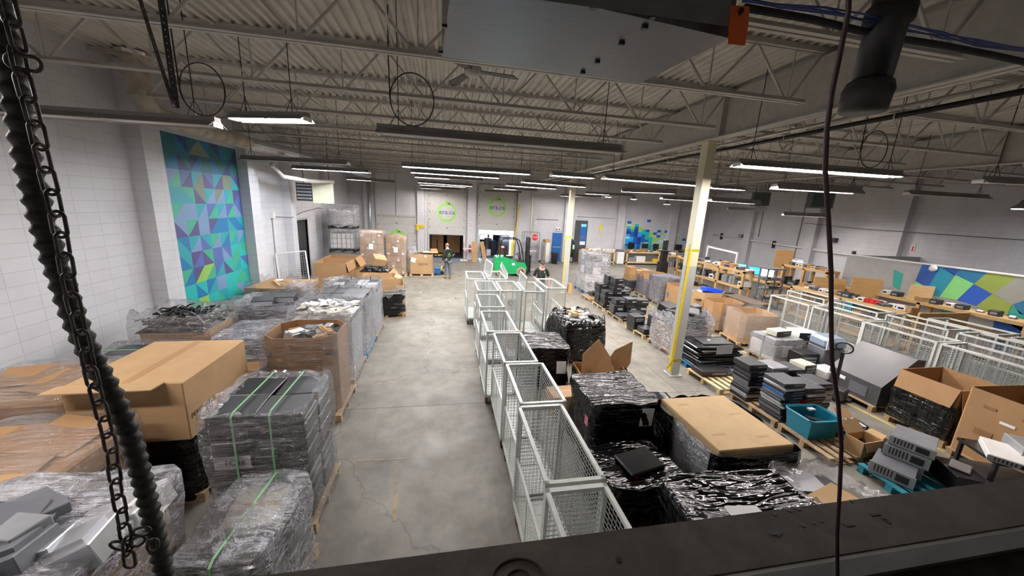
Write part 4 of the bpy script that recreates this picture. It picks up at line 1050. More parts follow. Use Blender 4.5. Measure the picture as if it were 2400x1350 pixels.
C = [(.80, 1.33, .95, 2.33, 'white mesh cart nearest the foreground beam, cut off by it'),
     (.82, 1.35, 2.37, 3.55, 'white mesh cart, second from the foreground beam'),
     (.86, 1.42, 3.59, 4.66, 'white mesh cart third from the foreground beam, left of the glossy black wrapped pallet'),
     (.84, 1.36, 4.70, 5.95, 'white mesh cart in the middle of the aisle row, fourth from the foreground'),
     (.74, 1.32, 6.0, 7.3, 'white mesh cart fifth from the foreground, left of the empty deck cart'),
     (.76, 1.32, 7.6, 8.75, 'shorter looking white mesh cart in the gap before the three abreast'),
     (.85, 1.42, 9.15, 10.45, 'left one of the three white mesh carts standing abreast'),
     (.66, 1.24, 10.7, 12.0, 'farthest white mesh cart on the aisle side of the row')]
for c in C: place_cart(cw_, *c)
place_cart(cw_, 1.48, 2.06, 9.15, 10.45, 'middle one of the three white mesh carts standing abreast, with a paper sign')
place_cart(ce, 2.12, 2.68, 9.05, 10.35, 'right one of the three white mesh carts standing abreast')
place_cart(ce, 1.3, 1.9, 10.75, 12.1, 'farthest white mesh cart beside the forklift, its gate swung open')
place_cart(ce, 2.86, 3.44, 9.5, 10.9, 'white mesh cart standing apart in front of the man in black')
s_ = tag(MB().b2(-.12, .12, -.002, .002, -.16, .16).build('paper_sign', 'paper'), 'white paper sign with a ring mark hung on the middle mesh cart', 'sign'); s_.location = (1.75, 9.12, 1.12)
MB().tube([(.06*cos(i*.4), -.004, .04+.06*sin(i*.4)) for i in range(14)], .006, 5).build('ring_mark', 'grey_dark', s_)
# opened gates leaning up from two carts
def gate(x, y, z, rot, label, w=1.0, h=.42):
    o = empty('cart_gate', (x, y, z), 0, label, 'gate'); o.rotation_euler = rot; f = MB()
    for a, b_ in (((-w/2, 0, 0), (w/2, 0, 0)), ((-w/2, 0, h), (w/2, 0, h)), ((-w/2, 0, 0), (-w/2, 0, h)), ((w/2, 0, 0), (w/2, 0, h))): f.bar(a, b_, .03)
    f.build('frame', 'cage_paint', o); m = MB()
    for i in range(1, 20): m.bar((-w/2+i*w/20, 0, 0), (-w/2+i*w/20, 0, h), .005)
    for i in range(1, 11): m.bar((-w/2, 0, i*h/11), (w/2, 0, i*h/11), .005)
    m.build('wire_mesh', 'cage_wire', o)
gate(1.36, 11.5, 1.5, (R(8), 0, R(96)), 'open half gate sticking up between the two farthest mesh carts')
gate(2.0, 11.3, 1.48, (R(-30), 0, R(80)), 'open half gate leaning outwards beside the forklift wheel')
gate(2.16, 9.7, 1.5, (R(4), 0, R(88)), 'open half gate standing over the right cart of the three abreast', 1.1, .35)
# low deck cart beside them
o = empty('deck_cart', (1.95, 8.1, 0), 0, 'low platform cart with a grey deck and yellow corner, before the three mesh carts', 'cart')
MB().b2(-.5, .5, -.45, .45, .24, .28).build('deck', 'grey_light', o); m = MB(); m.b2(-.5, .5, -.46, -.42, .16, .24); m.b2(-.5, .5, .42, .46, .16, .24); m.build('frame', 'black', o)
MB().b2(.42, .46, -.47, -.46, .16, .26).build('yellow_corner', 'yellow', o)
for x in (-.42, .42):
    for y in (-.36, .36): MB().cyl((x-.02, y, .08), (x+.02, y, .08), .08).build('caster', 'black', o)
c = carton(1.7, 8.2, .28, .34, .34, .4, .1, 'brown box on the low platform cart behind the mesh carts', 'cardboard')
# back right block of carts before the shelves
RC = [(9.7, 10.35, 7.66, 8.86, 'white mesh cart at the far end of the right front row'),
      (9.72, 10.37, 6.36, 7.6, 'white mesh cart of the right front row behind the beige computers'),
      (9.62, 10.3, 5.0, 6.3, 'white mesh cart of the right front row behind the grey slanted machine'),
      (9.6, 10.3, 3.7, 4.95, 'white mesh cart of the right front row behind the open brown box')]
for c in RC: place_cart(cw_, *c)
RB = [(11.0, 11.6, 8.3, 9.5, 'white mesh cart of the right back row, farthest, at the end of the long shelf'),
      (11.0, 11.6, 6.95, 8.2, 'white mesh cart of the right back row, second from the far end'),
      (11.1, 11.75, 5.65, 6.85, 'white mesh cart of the right back row before the plywood bench end'),
      (11.9, 12.6, 5.3, 6.5, 'white mesh cart at the far right under the office mural'),
      (11.05, 11.7, 4.3, 5.5, 'white mesh cart at the right edge, second from the near end'),
      (11.85, 12.5, 3.95, 5.15, 'white mesh cart at the right edge in the last row')]
for c in RB: place_cart(ce, *c)

# ---------------------------------------------------------------- black wrapped loads in the middle
def c_core(col='black', inset=.03):
    return lambda o, w, d, h: MB().b2(-w/2+inset, w/2-inset, -d/2+inset, d/2-inset, PZ, h-.05, bev=.05).build('load_core', col, o)
o = load(2.58, 4.68, 1.0, .98, 1.0, 0, 'tall glossy black wrapped pallet with a paper sheet and a pink label', film='film_black', seed=80, contents=c_core(), top='over', amp=.03, rag=.05)
sheet(o, .2, .28, (.30, -.535, .83), (0, .05, 0)); sheet(o, .11, .14, (-.545, -.35, .72), (0, 0, pi/2), 'pink')
o = load(3.72, 3.72, 1.12, 1.22, .95, 0, 'black wrapped pallet topped by a large clean brown carton lid', film='film_thick', seed=81, contents=c_core('grey_light', .0), top=None, amp=.012, rag=.01)
MB().b2(-.53, .53, -.59, .59, .86, 1.02, bev=.01).build('carton_lid', 'cardboard_pale', o)
for x, y in ((-.3, -.3), (.3, .1), (-.3, .4), (.25, -.4)): MB().b2(x-.09, x+.09, y-.02, y+.02, 1.0205, 1.0215).build('packing_tape', 'cardboard_light', o)
m = film_mb(1.25, 1.36, .04, .97, 82, 0, .03, .015, None, 60, 10)
m.f = [f_ for f_ in m.f if not (28 <= (f_[0] % 60) <= 36 and (f_[0]//60) >= 0)]; m.build('black_film', 'film_black', o)
o = load(2.33, 3.5, .92, .72, .62, R(5), 'low black wrapped load with a flat monitor lying on top', film='film_black', seed=83, contents=c_core(), top='over', amp=.05, rag=.08)
k = MB().box((0, 0, 0), (.5, .36, .05), bev=.015).build('monitor', 'screen_black', o); k.location = (.05, -.05, .70); k.rotation_euler = (.05, -.04, .1)
MB().cyl((-.1, -.2, .6), (-.1, -.2, .66), .04).build('red_cap', 'red', o)
o = load(2.92, 2.38, 1.34, .95, .95, R(-3), 'wide load under smooth shiny black film in front of the big carton lid', film='film_black', seed=84, contents=c_core(), top='over', amp=.03, rag=.03, sag=.12)
MB().box((-.72, -.15, .62), (.02, .08, .34), 0, .2).build('lime_strip', 'lime', o)
def c_c(o, w, d, h):
    MB().b2(-w/2, w/2, -d/2, d/2, PZ, h-.12, bev=.04).build('load_core', 'grey_dark', o)
    c = MB().box((0, 0, 0), (.5, .36, .03)).build('cardboard_sheet', 'cardboard_light', o); c.location = (0, -.1, h-.06); c.rotation_euler.z = .2
    c = MB().box((0, 0, 0), (.4, .3, .04)).build('monitor_back', 'grey_light', o); c.location = (-.1, .2, h-.07); c.rotation_euler.z = -.3
load(4.16, 2.6, .86, .78, .85, R(3), 'clear wrapped load with cardboard on top, by the near right end of the beam', film='film_clear', seed=85, contents=c_c, top='fold', fold=.25, rag=.08)
o = load(3.35, 8.35, 1.15, 1.2, 1.02, R(10), 'black wrapped load with white scraps showing through its open top', film='film_black', seed=86, contents=c_core(), top='fold', amp=.06, rag=.1, fold=.2, taper=.08)
fill_pieces(o, .7, .7, .95, ('white_plastic', 'paper', 'cardboard_light', 'black'), ('scrap_part',), 14, .12, 12, (.15, .4), .05)
o = load(2.12, 7.1, .98, 1.0, .85, R(-4), 'crumpled black wrapped load right of the mesh carts with a taped paper', film='film_black', seed=87, contents=c_core(), top='over', amp=.06, rag=.1, taper=.06)
sheet(o, .2, .26, (.3, -.57, .5), (-.2, 0, 0))
g = gaylord(3.12, 6.12, 1.0, .85, .46, R(-4), 'low black lined box with tall cardboard flaps standing up in it', mat='cardboard', cut=0, pal='pallet under the box with the standing cardboard flaps')
film_mb(1.06, .92, .005, .4, 88, 0, .05, .03, None, 44, 7).build('black_film', 'film_black', g)
for x, y, w_, h_, rx_, rz_, ry_ in ((-.1, .1, .75, .85, -.25, .3, .2), (.25, .25, .4, .9, -.3, -.5, .45), (.1, -.12, .42, .6, -.35, .25, -.1)):
    k = MB().add([(-w_/2, 0, 0), (w_/2, 0, 0), (w_/2, 0, h_*.55), (0, 0, h_), (-w_/2, 0, h_*.6), (-w_/2, .008, 0), (w_/2, .008, 0), (w_/2, .008, h_*.55), (0, .008, h_), (-w_/2, .008, h_*.6)],
                 [(0, 1, 2, 3, 4), (5, 9, 8, 7, 6), (0, 5, 6, 1), (1, 6, 7, 2), (2, 7, 8, 3), (3, 8, 9, 4), (4, 9, 5, 0)]).build('cardboard_flap', 'cardboard', g)
    k.location = (x, y, .2); k.rotation_euler = (rx_, ry_, rz_)
carton(2.15, 5.7, 0, .5, .42, .42, R(3), 'small open brown carton between the mesh cart and the black pallet', 'cardboard_light')
open_box('carton', 3.2, 5.42, 0, .7, .3, .4, R(-8), 'small shallow brown carton of papers in front of the flapped box', 'cardboard_light', flaps=(('n', .15, 20), ('s', .15, -30)))
tag(MB().box((3.15, 5.42, .42), (.5, .22, .02), -.1).build('paper_stack', 'paper'), 'white papers on the shallow carton in front of the flapped box', 'paper')
pallet(4.0, 5.62, R(-4), 'small pallet carrying flat screens behind the big carton lid', 'pallet_light', .95, .8)
o = empty('flat_screen', (3.92, 5.58, PZ), R(-8), 'flat black screen in clear wrap lying on the small pallet, a remote on top', 'monitor')
MB().box((0, 0, .06), (.85, .55, .12), bev=.02).build('screen_body', 'screen_black', o); MB().box((-.02, .05, .14), (.26, .14, .035), .3, bev=.01).build('remote_box', 'grey_dark', o)
for x in (-.28, .3): MB().b2(x-.05, x+.05, -.28, .28, .121, .124).build('clear_tape', 'film_thick', o)
tag(MB().box((3.62, 5.95, PZ+.1), (.4, .3, .2), .1, bev=.01).build('white_carton', 'white_plastic'), 'white flat carton at the far left corner of the small pallet', 'box')

# ---------------------------------------------------------------- right front row of pallets
def tower(x, y, z, w, d, h, rz, label, col='grey_dark', front='s', group=None, cat='computer', name='desktop_computer', silver_front=False):
    o = MB().box((0, 0, h/2), (w, d, h), bev=.008).build(name, col); o.location = (x, y, z); o.rotation_euler.z = rz
    tag(o, label, cat, group)
    f = MB(); f.box((0, -d/2-.006, h/2), (w-.01, .012, h-.01), bev=.004); f.build('front_panel', 'silver' if silver_front else 'black', o)
    f = MB()
    if h > w:
        for k in range(2): f.box((0, -d/2-.0135, h*(.82-.14*k)), (w*.72, .003, h*.09))
    else:
        f.box((w*.18, -d/2-.0135, h*.62), (w*.5, .003, h*.22))
    f.build('drive_bay', 'grey_light', o)
    b_ = MB(); b_.box((w/2+.001, 0, h*.5), (.002, d*.5, h*.5)); b_.build('side_vent', 'case_grey', o)
    return o
# wrapped white printers, farthest
def c_pr(o, w, d, h):
    fill_blocks(o, w, d, .85, ('white_plastic', 'beige', 'white_plastic'), 'printer', seed=21)
    fill_blocks(o, w*.8, d*.8, h-.05, ('white_plastic', 'grey_dark', 'grey_light'), 'printer', seed=22, z0=.85)
    for i in range(3): MB().b2(-w/2+.1+i*.34, -w/2+.3+i*.34, -d/2-.02, -d/2, .3, .55).build('paper_tray', 'grey_dark', o)
load(6.85, 15.5, 1.25, 1.2, 1.85, 0, 'tall clear wrapped stack of white printers beyond the black computers', film='film_thick', seed=90, contents=c_pr, pmat='blue_wood', top='fold', taper=.12, rag=.08, amp=.05)
pallet(6.45, 13.9, 0, 'pallet of loose black parts before the wrapped printers', 'pallet_wood', 1.15, 1.0)
for i in range(9):
    c = tag(MB().box((0, 0, .05), (rnd.uniform(.3, .5), rnd.uniform(.2, .4), .07), bev=.01).build('laptop_part', rnd.choice(('grey_dark', 'black', 'case_grey'))), 'loose black laptop part on the pallet before the wrapped printers', 'computer part', 'loose laptop parts on the far pallet')
    c.location = (6.45+rnd.uniform(-.35, .35), 13.9+rnd.uniform(-.3, .3), PZ+.06*(i//3)); c.rotation_euler.z = rnd.uniform(-.6, .6)
pallet(6.5, 12.65, 0, 'pallet under the tall wall of black computers', 'pallet_light', 1.2, 1.05)
n = 0
for i, (x, cols) in enumerate(((6.08, 5), (6.42, 7), (6.78, 5), (7.1, 4))):
    for j, y in enumerate((12.35, 12.85)):
        hh = cols-(j == 0 and i != 1)*1
        for k in range(hh):
            tower(x+rnd.uniform(-.02, .02), y+rnd.uniform(-.02, .02), PZ+k*.165, .32, .44, .16, rnd.uniform(-.06, .06), 'black computer %s, %s stack, %s row of the computer wall' % (orf(hh-1-k), ('left', 'second', 'third', 'right')[i], ('near', 'far')[j]), rnd.choice(('black', 'grey_dark')), group='black desktop computers stacked on the second pallet')
pallet(6.5, 11.3, 0, 'pallet under the low scattered black computers', 'pallet_wood', 1.2, 1.05)
sp_ = [(6.1, 11.5, 0, .36, .42, .34, 'cube shaped'), (6.15, 11.5, .36, .34, .42, .2, 'flat'), (6.62, 11.55, 0, .4, .44, .3, 'wide'), (6.62, 11.55, .3, .38, .42, .26, 'second wide'), (7.0, 11.5, 0, .4, .4, .34, 'plain'), (7.0, 11.5, .34, .46, .44, .2, 'white stickered'), (6.15, 11.0, 0, .44, .4, .12, 'thin'), (6.6, 10.98, 0, .42, .4, .2, 'plain low')]
for i, (x, y, z, w_, d_, h_, wd) in enumerate(sp_):
    tower(x, y, PZ+z, w_, d_, h_, rnd.uniform(-.1, .1), '%s black computer on the low third pallet, %s' % (wd, 'stacked on another' if z else 'standing on the boards'), 'grey_dark' if i % 3 else 'case_grey', group='computers on the third pallet')
pallet(6.45, 9.75, R(2), 'pallet of mixed black computers left of the wrapped speaker box', 'pallet_light', 1.2, 1.05)
sp_ = [(6.0, 9.95, 0, .36, .44, .42, 'tall'), (6.45, 10.05, 0, .5, .42, .14, 'wide flat'), (6.92, 10.0, 0, .46, .44, .18, 'stickered'), (6.92, 10.0, .18, .44, .4, .16, 'upper stickered'), (6.1, 9.45, 0, .4, .4, .18, 'low plain'), (6.35, 9.5, .18, .22, .38, .36, 'small upright'), (6.78, 9.42, 0, .44, .42, .16, 'bottom slab'), (6.78, 9.42, .16, .44, .42, .13, 'second slab'), (6.78, 9.42, .29, .42, .4, .12, 'third slab'), (6.82, 9.42, .41, .4, .38, .08, 'top laptop like')]
for i, (x, y, z, w_, d_, h_, wd) in enumerate(sp_):
    tower(x, y, PZ+z, w_, d_, h_, rnd.uniform(-.08, .08), '%s black computer on the pale fourth pallet, left of the speaker box' % wd, rnd.choice(('grey_dark', 'black', 'case_grey')), group='computers on the fourth pallet')
def c_sp(o, w, d, h):
    open_box('', 0, 0, PZ, w, d, h-PZ-.25, 0, None, 'cardboard_dark', .12, parent=o)
    heap(MB(), w-.1, d-.1, h-.4, .15, 4).build('scrap_bed', 'black', o)
    for i in range(9):
        k = MB().box((0, 0, 0), (rnd.uniform(.25, .45), rnd.uniform(.25, .4), rnd.uniform(.25, .4)), bev=.02).build('speaker', rnd.choice(('black', 'grey_dark')), o)
        k.location = (-w/2+.25+(i % 3)*.32, -d/2+.25+(i//3)*.28, h-.1+rnd.uniform(-.05, .1)); k.rotation_euler = (rnd.uniform(-.3, .3), rnd.uniform(-.3, .3), rnd.uniform(0, 1.5))
        MB().cyl((0, -.2, 0), (0, -.215, 0), .09, 14).build('speaker_cone', 'grey_dark', k)
    sheet(o, .5, .3, (.1, -d/2-.05, .55), (0, 0, 0), 'film_thick', 'label_sheet')
load(6.5, 8.45, 1.15, 1.12, 1.12, R(2), 'clear wrapped bin of black speakers and bags on a pallet, behind the near column', film='film_thick', seed=91, contents=c_sp, top=None, rag=.07, amp=.04)
pallet(6.55, 7.35, R(3), 'blue pallet under the pile of flat televisions', 'blue_wood', 1.25, 1.0)
for k in range(8):
    o = empty('television', (6.6+rnd.uniform(-.05, .05), 7.35+rnd.uniform(-.04, .04), PZ+k*.065), R(rnd.uniform(-8, 8)), 'flat black television lying down, %s of the pile on the blue pallet' % orf(7-k), 'television', 'televisions piled on the blue pallet')
    MB().box((0, 0, .03), (1.22-.03*(k % 3), .78, .045), bev=.015).build('screen_body', 'screen_black' if k % 2 else 'grey_dark', o)
    if k == 7: MB().box((.1, 0, .07), (.8, .45, .04), bev=.015).build('back_cover', 'grey_dark', o); MB().b2(-.05, .02, 0, .06, .091, .093).build('label_sheet', 'paper', o)
o = tag(MB().box((0, 0, 0), (.46, .008, .22)).build('foam_sheet', 'grey_light'), 'grey creased sheet hanging over the near edge of the television pile', 'sheet'); o.location = (6.62, 6.93, .60); o.rotation_euler.z = R(3)
pallet(6.3, 6.5, R(2), 'nearly empty pale pallet with a black box at its far corner', 'pallet_light', 1.1, 1.05)
tower(6.1, 6.72, PZ, .62, .42, .13, R(-3), 'flat black receiver with a red sticker on the nearly empty pallet', 'black', name='receiver', cat='receiver')
tag(MB().box((6.5, 6.72, PZ+.03), (.4, .38, .05), .05, bev=.008).build('black_tray', 'grey_dark'), 'thin black tray next to the receiver on the nearly empty pallet', 'tray')
tag(MB().box((6.02, 6.497, PZ+.07), (.05, .004, .04)).build('red_sticker', 'red'), 'small red sticker on the corner of the black receiver', 'sticker')
# stacks of slim computers and laptops
pallet(6.52, 5.32, 0, 'pallet under the tall stacks of slim computers', 'pallet_wood', 1.2, 1.08)
sc = [(6.12, 5.68, .40, .42, 9, .082, 'far left'), (6.55, 5.66, .40, .40, 8, .085, 'far middle'), (6.95, 5.62, .38, .42, 7, .09, 'far right'), (6.22, 5.04, .42, .46, 12, .058, 'near left'), (6.68, 5.0, .42, .46, 9, .066, 'near middle'), (7.02, 5.1, .34, .44, 7, .085, 'near right')]
cols = ('grey_dark', 'case_grey', 'navy_dark', 'black', 'grey_light', 'silver', 'grey_plastic')
for (x, y, w_, d_, n_, t_, wd) in sc:
    for k in range(n_):
        top = k == n_-1; cc = rnd.choice(cols)
        if wd == 'near left' and k == n_-4: cc = 'blue_paint'
        if wd == 'near middle' and k in (4, 5): cc = 'red'
        hh = t_*(1.5 if top else 1)
        tower(x+rnd.uniform(-.025, .025), y+rnd.uniform(-.02, .02), PZ+k*t_, w_, d_, hh-.004, rnd.uniform(-.05, .05), '%s slim %s computer, %s stack left of the teal bin' % (orf(n_-1-k), {'blue_paint': 'blue', 'red': 'red', 'silver': 'silver', 'grey_light': 'pale grey', 'black': 'black'}.get(cc, 'dark'), wd), 'case_grey' if top and wd.startswith('near') else cc, group='slim computers in stacks', name='slim_computer', silver_front=cc in ('silver', 'grey_light'))
# teal bin pallet
pallet(6.52, 4.25, R(-2), 'pallet under the teal storage bin', 'pallet_wood', 1.2, .95)
o = empty('storage_bin', (6.28, 4.45, PZ), R(-2), 'teal plastic storage bin holding black laptops on a pallet', 'bin')
m = MB(); a = [(-.26, -.2), (.26, -.2), (.26, .2), (-.26, .2)]; shell(m, a, 0, .36, .012, .18); m.b2(-.26, .26, -.2, .2, 0, .012); m.build('bin_wall', 'teal_tote', o)
m = MB(); pts = ring_pts(.66, .52, .05); m.tube([(p[0], p[1], .36) for p in pts], .016, 6, closed=True); m.build('rim', 'teal_tote', o)
MB().b2(.1, .22, .15, .235, .3, .33).build('paper_label', 'paper', o)
for i in range(9):
    c = tag(MB().box((0, 0, 0), (.28, .2, .03), bev=.006).build('laptop', rnd.choice(('black', 'grey_dark'))), 'black laptop lying inside the teal storage bin', 'laptop', 'laptops in the teal bin')
    c.location = (6.26+rnd.uniform(-.08, .08), 4.45+rnd.uniform(-.05, .05), PZ+.04+.028*i); c.rotation_euler = (rnd.uniform(-.25, .25), rnd.uniform(-.25, .25), rnd.uniform(-.6, .6))
for i in range(7):
    c = tag(MB().box((0, 0, .05), (rnd.uniform(.2, .34), rnd.uniform(.15, .25), .08), bev=.01).build('black_device', rnd.choice(('black', 'grey_dark', 'navy_dark'))), 'black device in the loose heap between the teal bin and the small carton', 'device', 'loose black devices on the teal bin pallet')
    c.location = (6.68+(i % 3)*.13, 4.12+(i//3)*.2, PZ+.03*(i % 3)); c.rotation_euler.z = rnd.uniform(-.7, .7)
open_box('carton', 6.62, 3.9, PZ, .42, .26, .26, R(4), 'small open brown carton in front of the teal bin', 'cardboard_light', flaps=(('n', .2, 50), ('s', .14, -70), ('e', .12, 20)))
open_box('carton', 7.02, 4.3, PZ, .3, .34, .16, R(-12), 'small open carton of books at the right of the teal bin pallet', 'cardboard_light', flaps=(('n', .22, 40),))
for i in range(5):
    c = tag(MB().box((0, 0, .11), (.035, .26, .2)).build('booklet', ('paper', 'navy_dark', 'grey_light', 'paper', 'black')[i]), 'booklet standing in the small open carton right of the teal bin', 'booklet', 'booklets in the small carton'); c.location = (6.92+i*.05, 4.3, PZ+.02); c.rotation_euler.z = R(-12)
for k in range(3):
    c = tag(MB().box((0, 0, 0), (.28, .26, .05), bev=.01).build('black_device', 'black'), 'black set top box, %s of the small stack by the teal bin' % orf(2-k), 'device', 'little stack of set top boxes'); c.location = (7.02, 3.93, PZ+.03+k*.055); c.rotation_euler.z = .15*k
# servers on the near teal pallet
pallet(6.85, 3.2, R(-4), 'teal painted pallet under the grey rack servers', 'teal_wood', 1.25, .85)
def server(x, y, z, w, d, h, rz, label, top='case_grey'):
    o = MB().box((0, 0, h/2), (w, d, h), bev=.005).build('rack_server', top); o.location = (x, y, z); o.rotation_euler.z = rz; tag(o, label, 'server')
    f = MB().box((0, -d/2-.01, h/2), (w+.03, .02, h-.01), bev=.004).build('front_panel', 'grey_light', o)
    g = MB()
    for i in range(6): g.box((-w/2+.05+i*.035, -d/2-.021, h*.55), (.014, .003, h*.55))
    g.box((w*.25, -d/2-.021, h*.5), (w*.3, .003, h*.55)); g.build('drive_bay', 'black', o); return o
server(6.55, 3.42, PZ, .44, .5, .19, R(-64), 'grey rack server on the left of the teal pallet', 'grey_plastic')
server(6.9, 3.55, PZ, .44, .5, .19, R(-64), 'lowest rack server of the two stacked on the teal pallet')
server(6.9, 3.52, PZ+.19, .44, .5, .19, R(-62), 'middle rack server stacked on the teal pallet')
server(6.92, 3.5, PZ+.38, .44, .5, .15, R(-64), 'topmost rack server stacked on the teal pallet', 'grey_plastic')
tag(MB().box((7.2, 3.1, PZ+.14), (.36, .5, .26), R(-30), bev=.01).build('black_box', 'black'), 'black box with a shiny packet on it, right of the stacked servers', 'box')
tag(MB().box((7.22, 3.12, PZ+.29), (.28, .2, .03), .4, bev=.012).build('shiny_packet', 'silver'), 'shiny silver packet on the black box beside the servers', 'packet')
o = empty('server_trolley', (7.95, 3.0, 0), R(-25), 'grey metal trolley at the right edge carrying opened servers', 'trolley')
m = MB()
for x in (-.4, .4):
    for y in (-.25, .25): m.b2(x-.02, x+.02, y-.02, y+.02, .1, .62)
m.build('leg', 'black', o); MB().b2(-.44, .44, -.29, .29, .58, .62).build('top_deck', 'black', o); MB().b2(-.44, .44, -.29, .29, .25, .28).build('lower_deck', 'grey_dark', o)
server(7.75, 2.98, .62, .44, .6, .09, R(-55), 'white topped open server on the trolley at the right edge', 'white_plastic')
server(8.1, 2.95, .62, .36, .42, .2, R(-40), 'grey computer with a round fan on the trolley at the right edge', 'grey_light')

# ---------------------------------------------------------------- second right row
# bulky cartons on black equipment, far end
pallet(9.25, 15.85, 0, 'pallet under the stacked brown cartons at the far end of the second row', 'pallet_wood', 1.2, 1.0)
tag(MB().box((9.05, 15.8, PZ+.2), (.7, .8, .4), .05, bev=.02).build('printer', 'grey_dark'), 'grey and black printer under the stacked cartons at the far end of the second row', 'printer')
tag(MB().box((9.6, 15.8, PZ+.2), (.34, .8, .4), bev=.02).build('printer', 'black'), 'black printer right of the grey one under the stacked cartons', 'printer')
for i, (x, y, z, w_, d_, h_, t_) in enumerate(((8.85, 14.9, .53, .45, .6, .22, 'lower left'), (9.4, 14.9, .53, .55, .6, .2, 'lower right'), (8.8, 14.9, .76, .35, .5, .4, 'tall upper left'), (9.2, 14.85, .74, .4, .4, .26, 'middle'), (9.58, 14.9, .74, .3, .5, .14, 'flat right'), (9.58, 14.9, .89, .3, .45, .14, 'top right'))):
    carton(x+.1, y+.88, z, w_, d_, h_, rnd.uniform(-.08, .08), '%s brown carton of the stack on the printers, second row far end' % t_, 'cardboard_light' if i % 2 else 'cardboard')
g = gaylord(9.3, 14.45, 1.1, 1.05, .98, R(-6), 'round shouldered open box wrapped in dark film with a hanging flap', mat='cardboard', cut=.3, pal='pale pallet under the dark film wrapped open box', pmat='pallet_light', flaps=(('s', .3, -86),))
film_mb(1.14, 1.09, .005, .8, 92, 0, .05, .02, None, 48, 8).build('dark_film', 'film_dark', g)
g = gaylord(9.2, 13.3, .95, .95, .95, R(-4), 'box of dark screens draped in clear film left of the printed box', mat='cardboard', cut=0, pal='pallet under the draped box of dark screens')
k = film_mb(1.05, 1.05, .005, 1.05, 93, 0, .05, .05, 'over').build('draped_film', 'film_dark', g)
def printed_box(x, y, w, d, h, rz, label, pal, pmat='pallet_wood', film=None, cut=.18):
    g = gaylord(x, y, w, d, h, rz, label, 'cardboard', cut, pal=pal, pmat=pmat, film=film, lip=0, jit=.02)
    m = MB(); m.add([(-w/2-.003, .16, h*.62), (-w/2-.003, .02, h*.62), (-w/2-.003, -.02, h*.42), (-w/2-.003, .10, h*.42)], [(0, 1, 2, 3)]); m.build('printed_mark', 'm1', g)
    m = MB(); m.box((-.12, -d/2-.003, h*.62), (.16, .003, .2), 0, 0, .4); m.build('printed_mark', 'm4', g); return g
printed_box(9.15, 12.2, .95, .9, .92, R(-8), 'open brown box with a blue printed mark, left of the near column', 'pallet under the printed box left of the near column')
g = gaylord(9.3, 11.1, 1.15, 1.0, .98, R(-6), 'large open brown box with a blue bin in it, right of the near column', 'cardboard_light', .25, pal='blue pallet under the large box with the blue bin', pmat='blue_wood')
heap(MB(), 1.08, .94, .70, .15, 5).build('scrap_bed', 'black', g)
fill_pieces(g, .95, .8, .78, ('black', 'white_plastic', 'paper', 'grey_light'), ('scrap_part',), 18, .1, 21, (.2, .45), .04)
b_ = tag(MB().box((0, 0, 0), (.62, .4, .18), bev=.03).build('blue_bin', 'blue_bin'), 'bright blue plastic bin lying on top of the large open box', 'bin'); b_.location = (9.35, 10.85, 1.15); b_.rotation_euler = (R(-8), R(8), R(-15))
printed_box(9.15, 9.98, 1.0, .92, .88, R(-10), 'open brown box with a round blue mark, wrapped round its lower half', 'pallet under the box with the round blue mark', film='film_thin')
g = gaylord(9.12, 8.8, 1.1, .95, .86, R(-12), 'tilting open brown box wrapped at the top, nearest of the printed boxes', 'cardboard_light', .12, pal='pallet under the tilting wrapped box', film='film_thin', fh=1.0, fz=.1)
# beige computers and printers
pallet(8.8, 7.5, 0, 'pallet under the wrapped beige computers', 'pallet_wood', 1.0, .9)
def c_be(o, w, d, h):
    fill_blocks(o, w, d, h, ('beige', 'white_plastic', 'beige', 'grey_light'), 'computer_case', seed=31)
o = empty('wrapped_load', (8.72, 7.5, PZ), 0, 'clear wrapped block of beige computers in front of the right mesh carts', 'pallet load')
fill_blocks(o, .86, .78, .6, ('beige', 'white_plastic', 'beige', 'grey_light'), 'computer_case', seed=31, z0=0)
film_mb(.94, .88, -.02, .58, 95, 0, .03, .015, None, 48, 9).build('stretch_film', 'film_clear', o)
tower(8.7, 7.5, PZ+.62, .5, .3, .14, .1, 'beige flat computer on top of the wrapped beige block', 'beige')
tower(9.5, 7.5, 0, .36, .5, .62, -.1, 'beige carton like case standing right of the wrapped block', 'beige', name='computer_case')
tower(9.45, 7.5, .63, .5, .45, .22, -.15, 'large beige square machine topmost behind the wrapped beige block', 'white_plastic')
tower(8.25, 6.35, 0, .36, .36, .5, .1, 'beige upright computer with two round feet behind the slim stacks', 'beige', name='computer_case')
tower(8.72, 6.75, 0, .5, .36, .58, -.05, 'black glossy machine between the beige ones and the blue printer', 'black', name='printer', cat='printer')
o = empty('photocopier', (9.35, 6.75, 0), R(-8), 'grey floor printer with a blue grey hood right of the beige computers', 'printer')
MB().box((0, 0, .35), (.52, .5, .7), bev=.02).build('cabinet', 'grey_plastic', o); MB().box((0, 0, .84), (.56, .54, .28), bev=.07).build('hood', 'blue_grey', o); MB().box((-.2, -.28, .86), (.16, .02, .3)).build('paper_flap', 'paper', o)
o = empty('printer', (8.75, 6.2, 0), R(4), 'small white printer standing low before the grey floor printer', 'printer')
MB().box((0, 0, .3), (.45, .4, .22), bev=.03).build('body', 'white_plastic', o); MB().box((0, 0, .1), (.4, .36, .18), bev=.02).build('base', 'grey_dark', o)
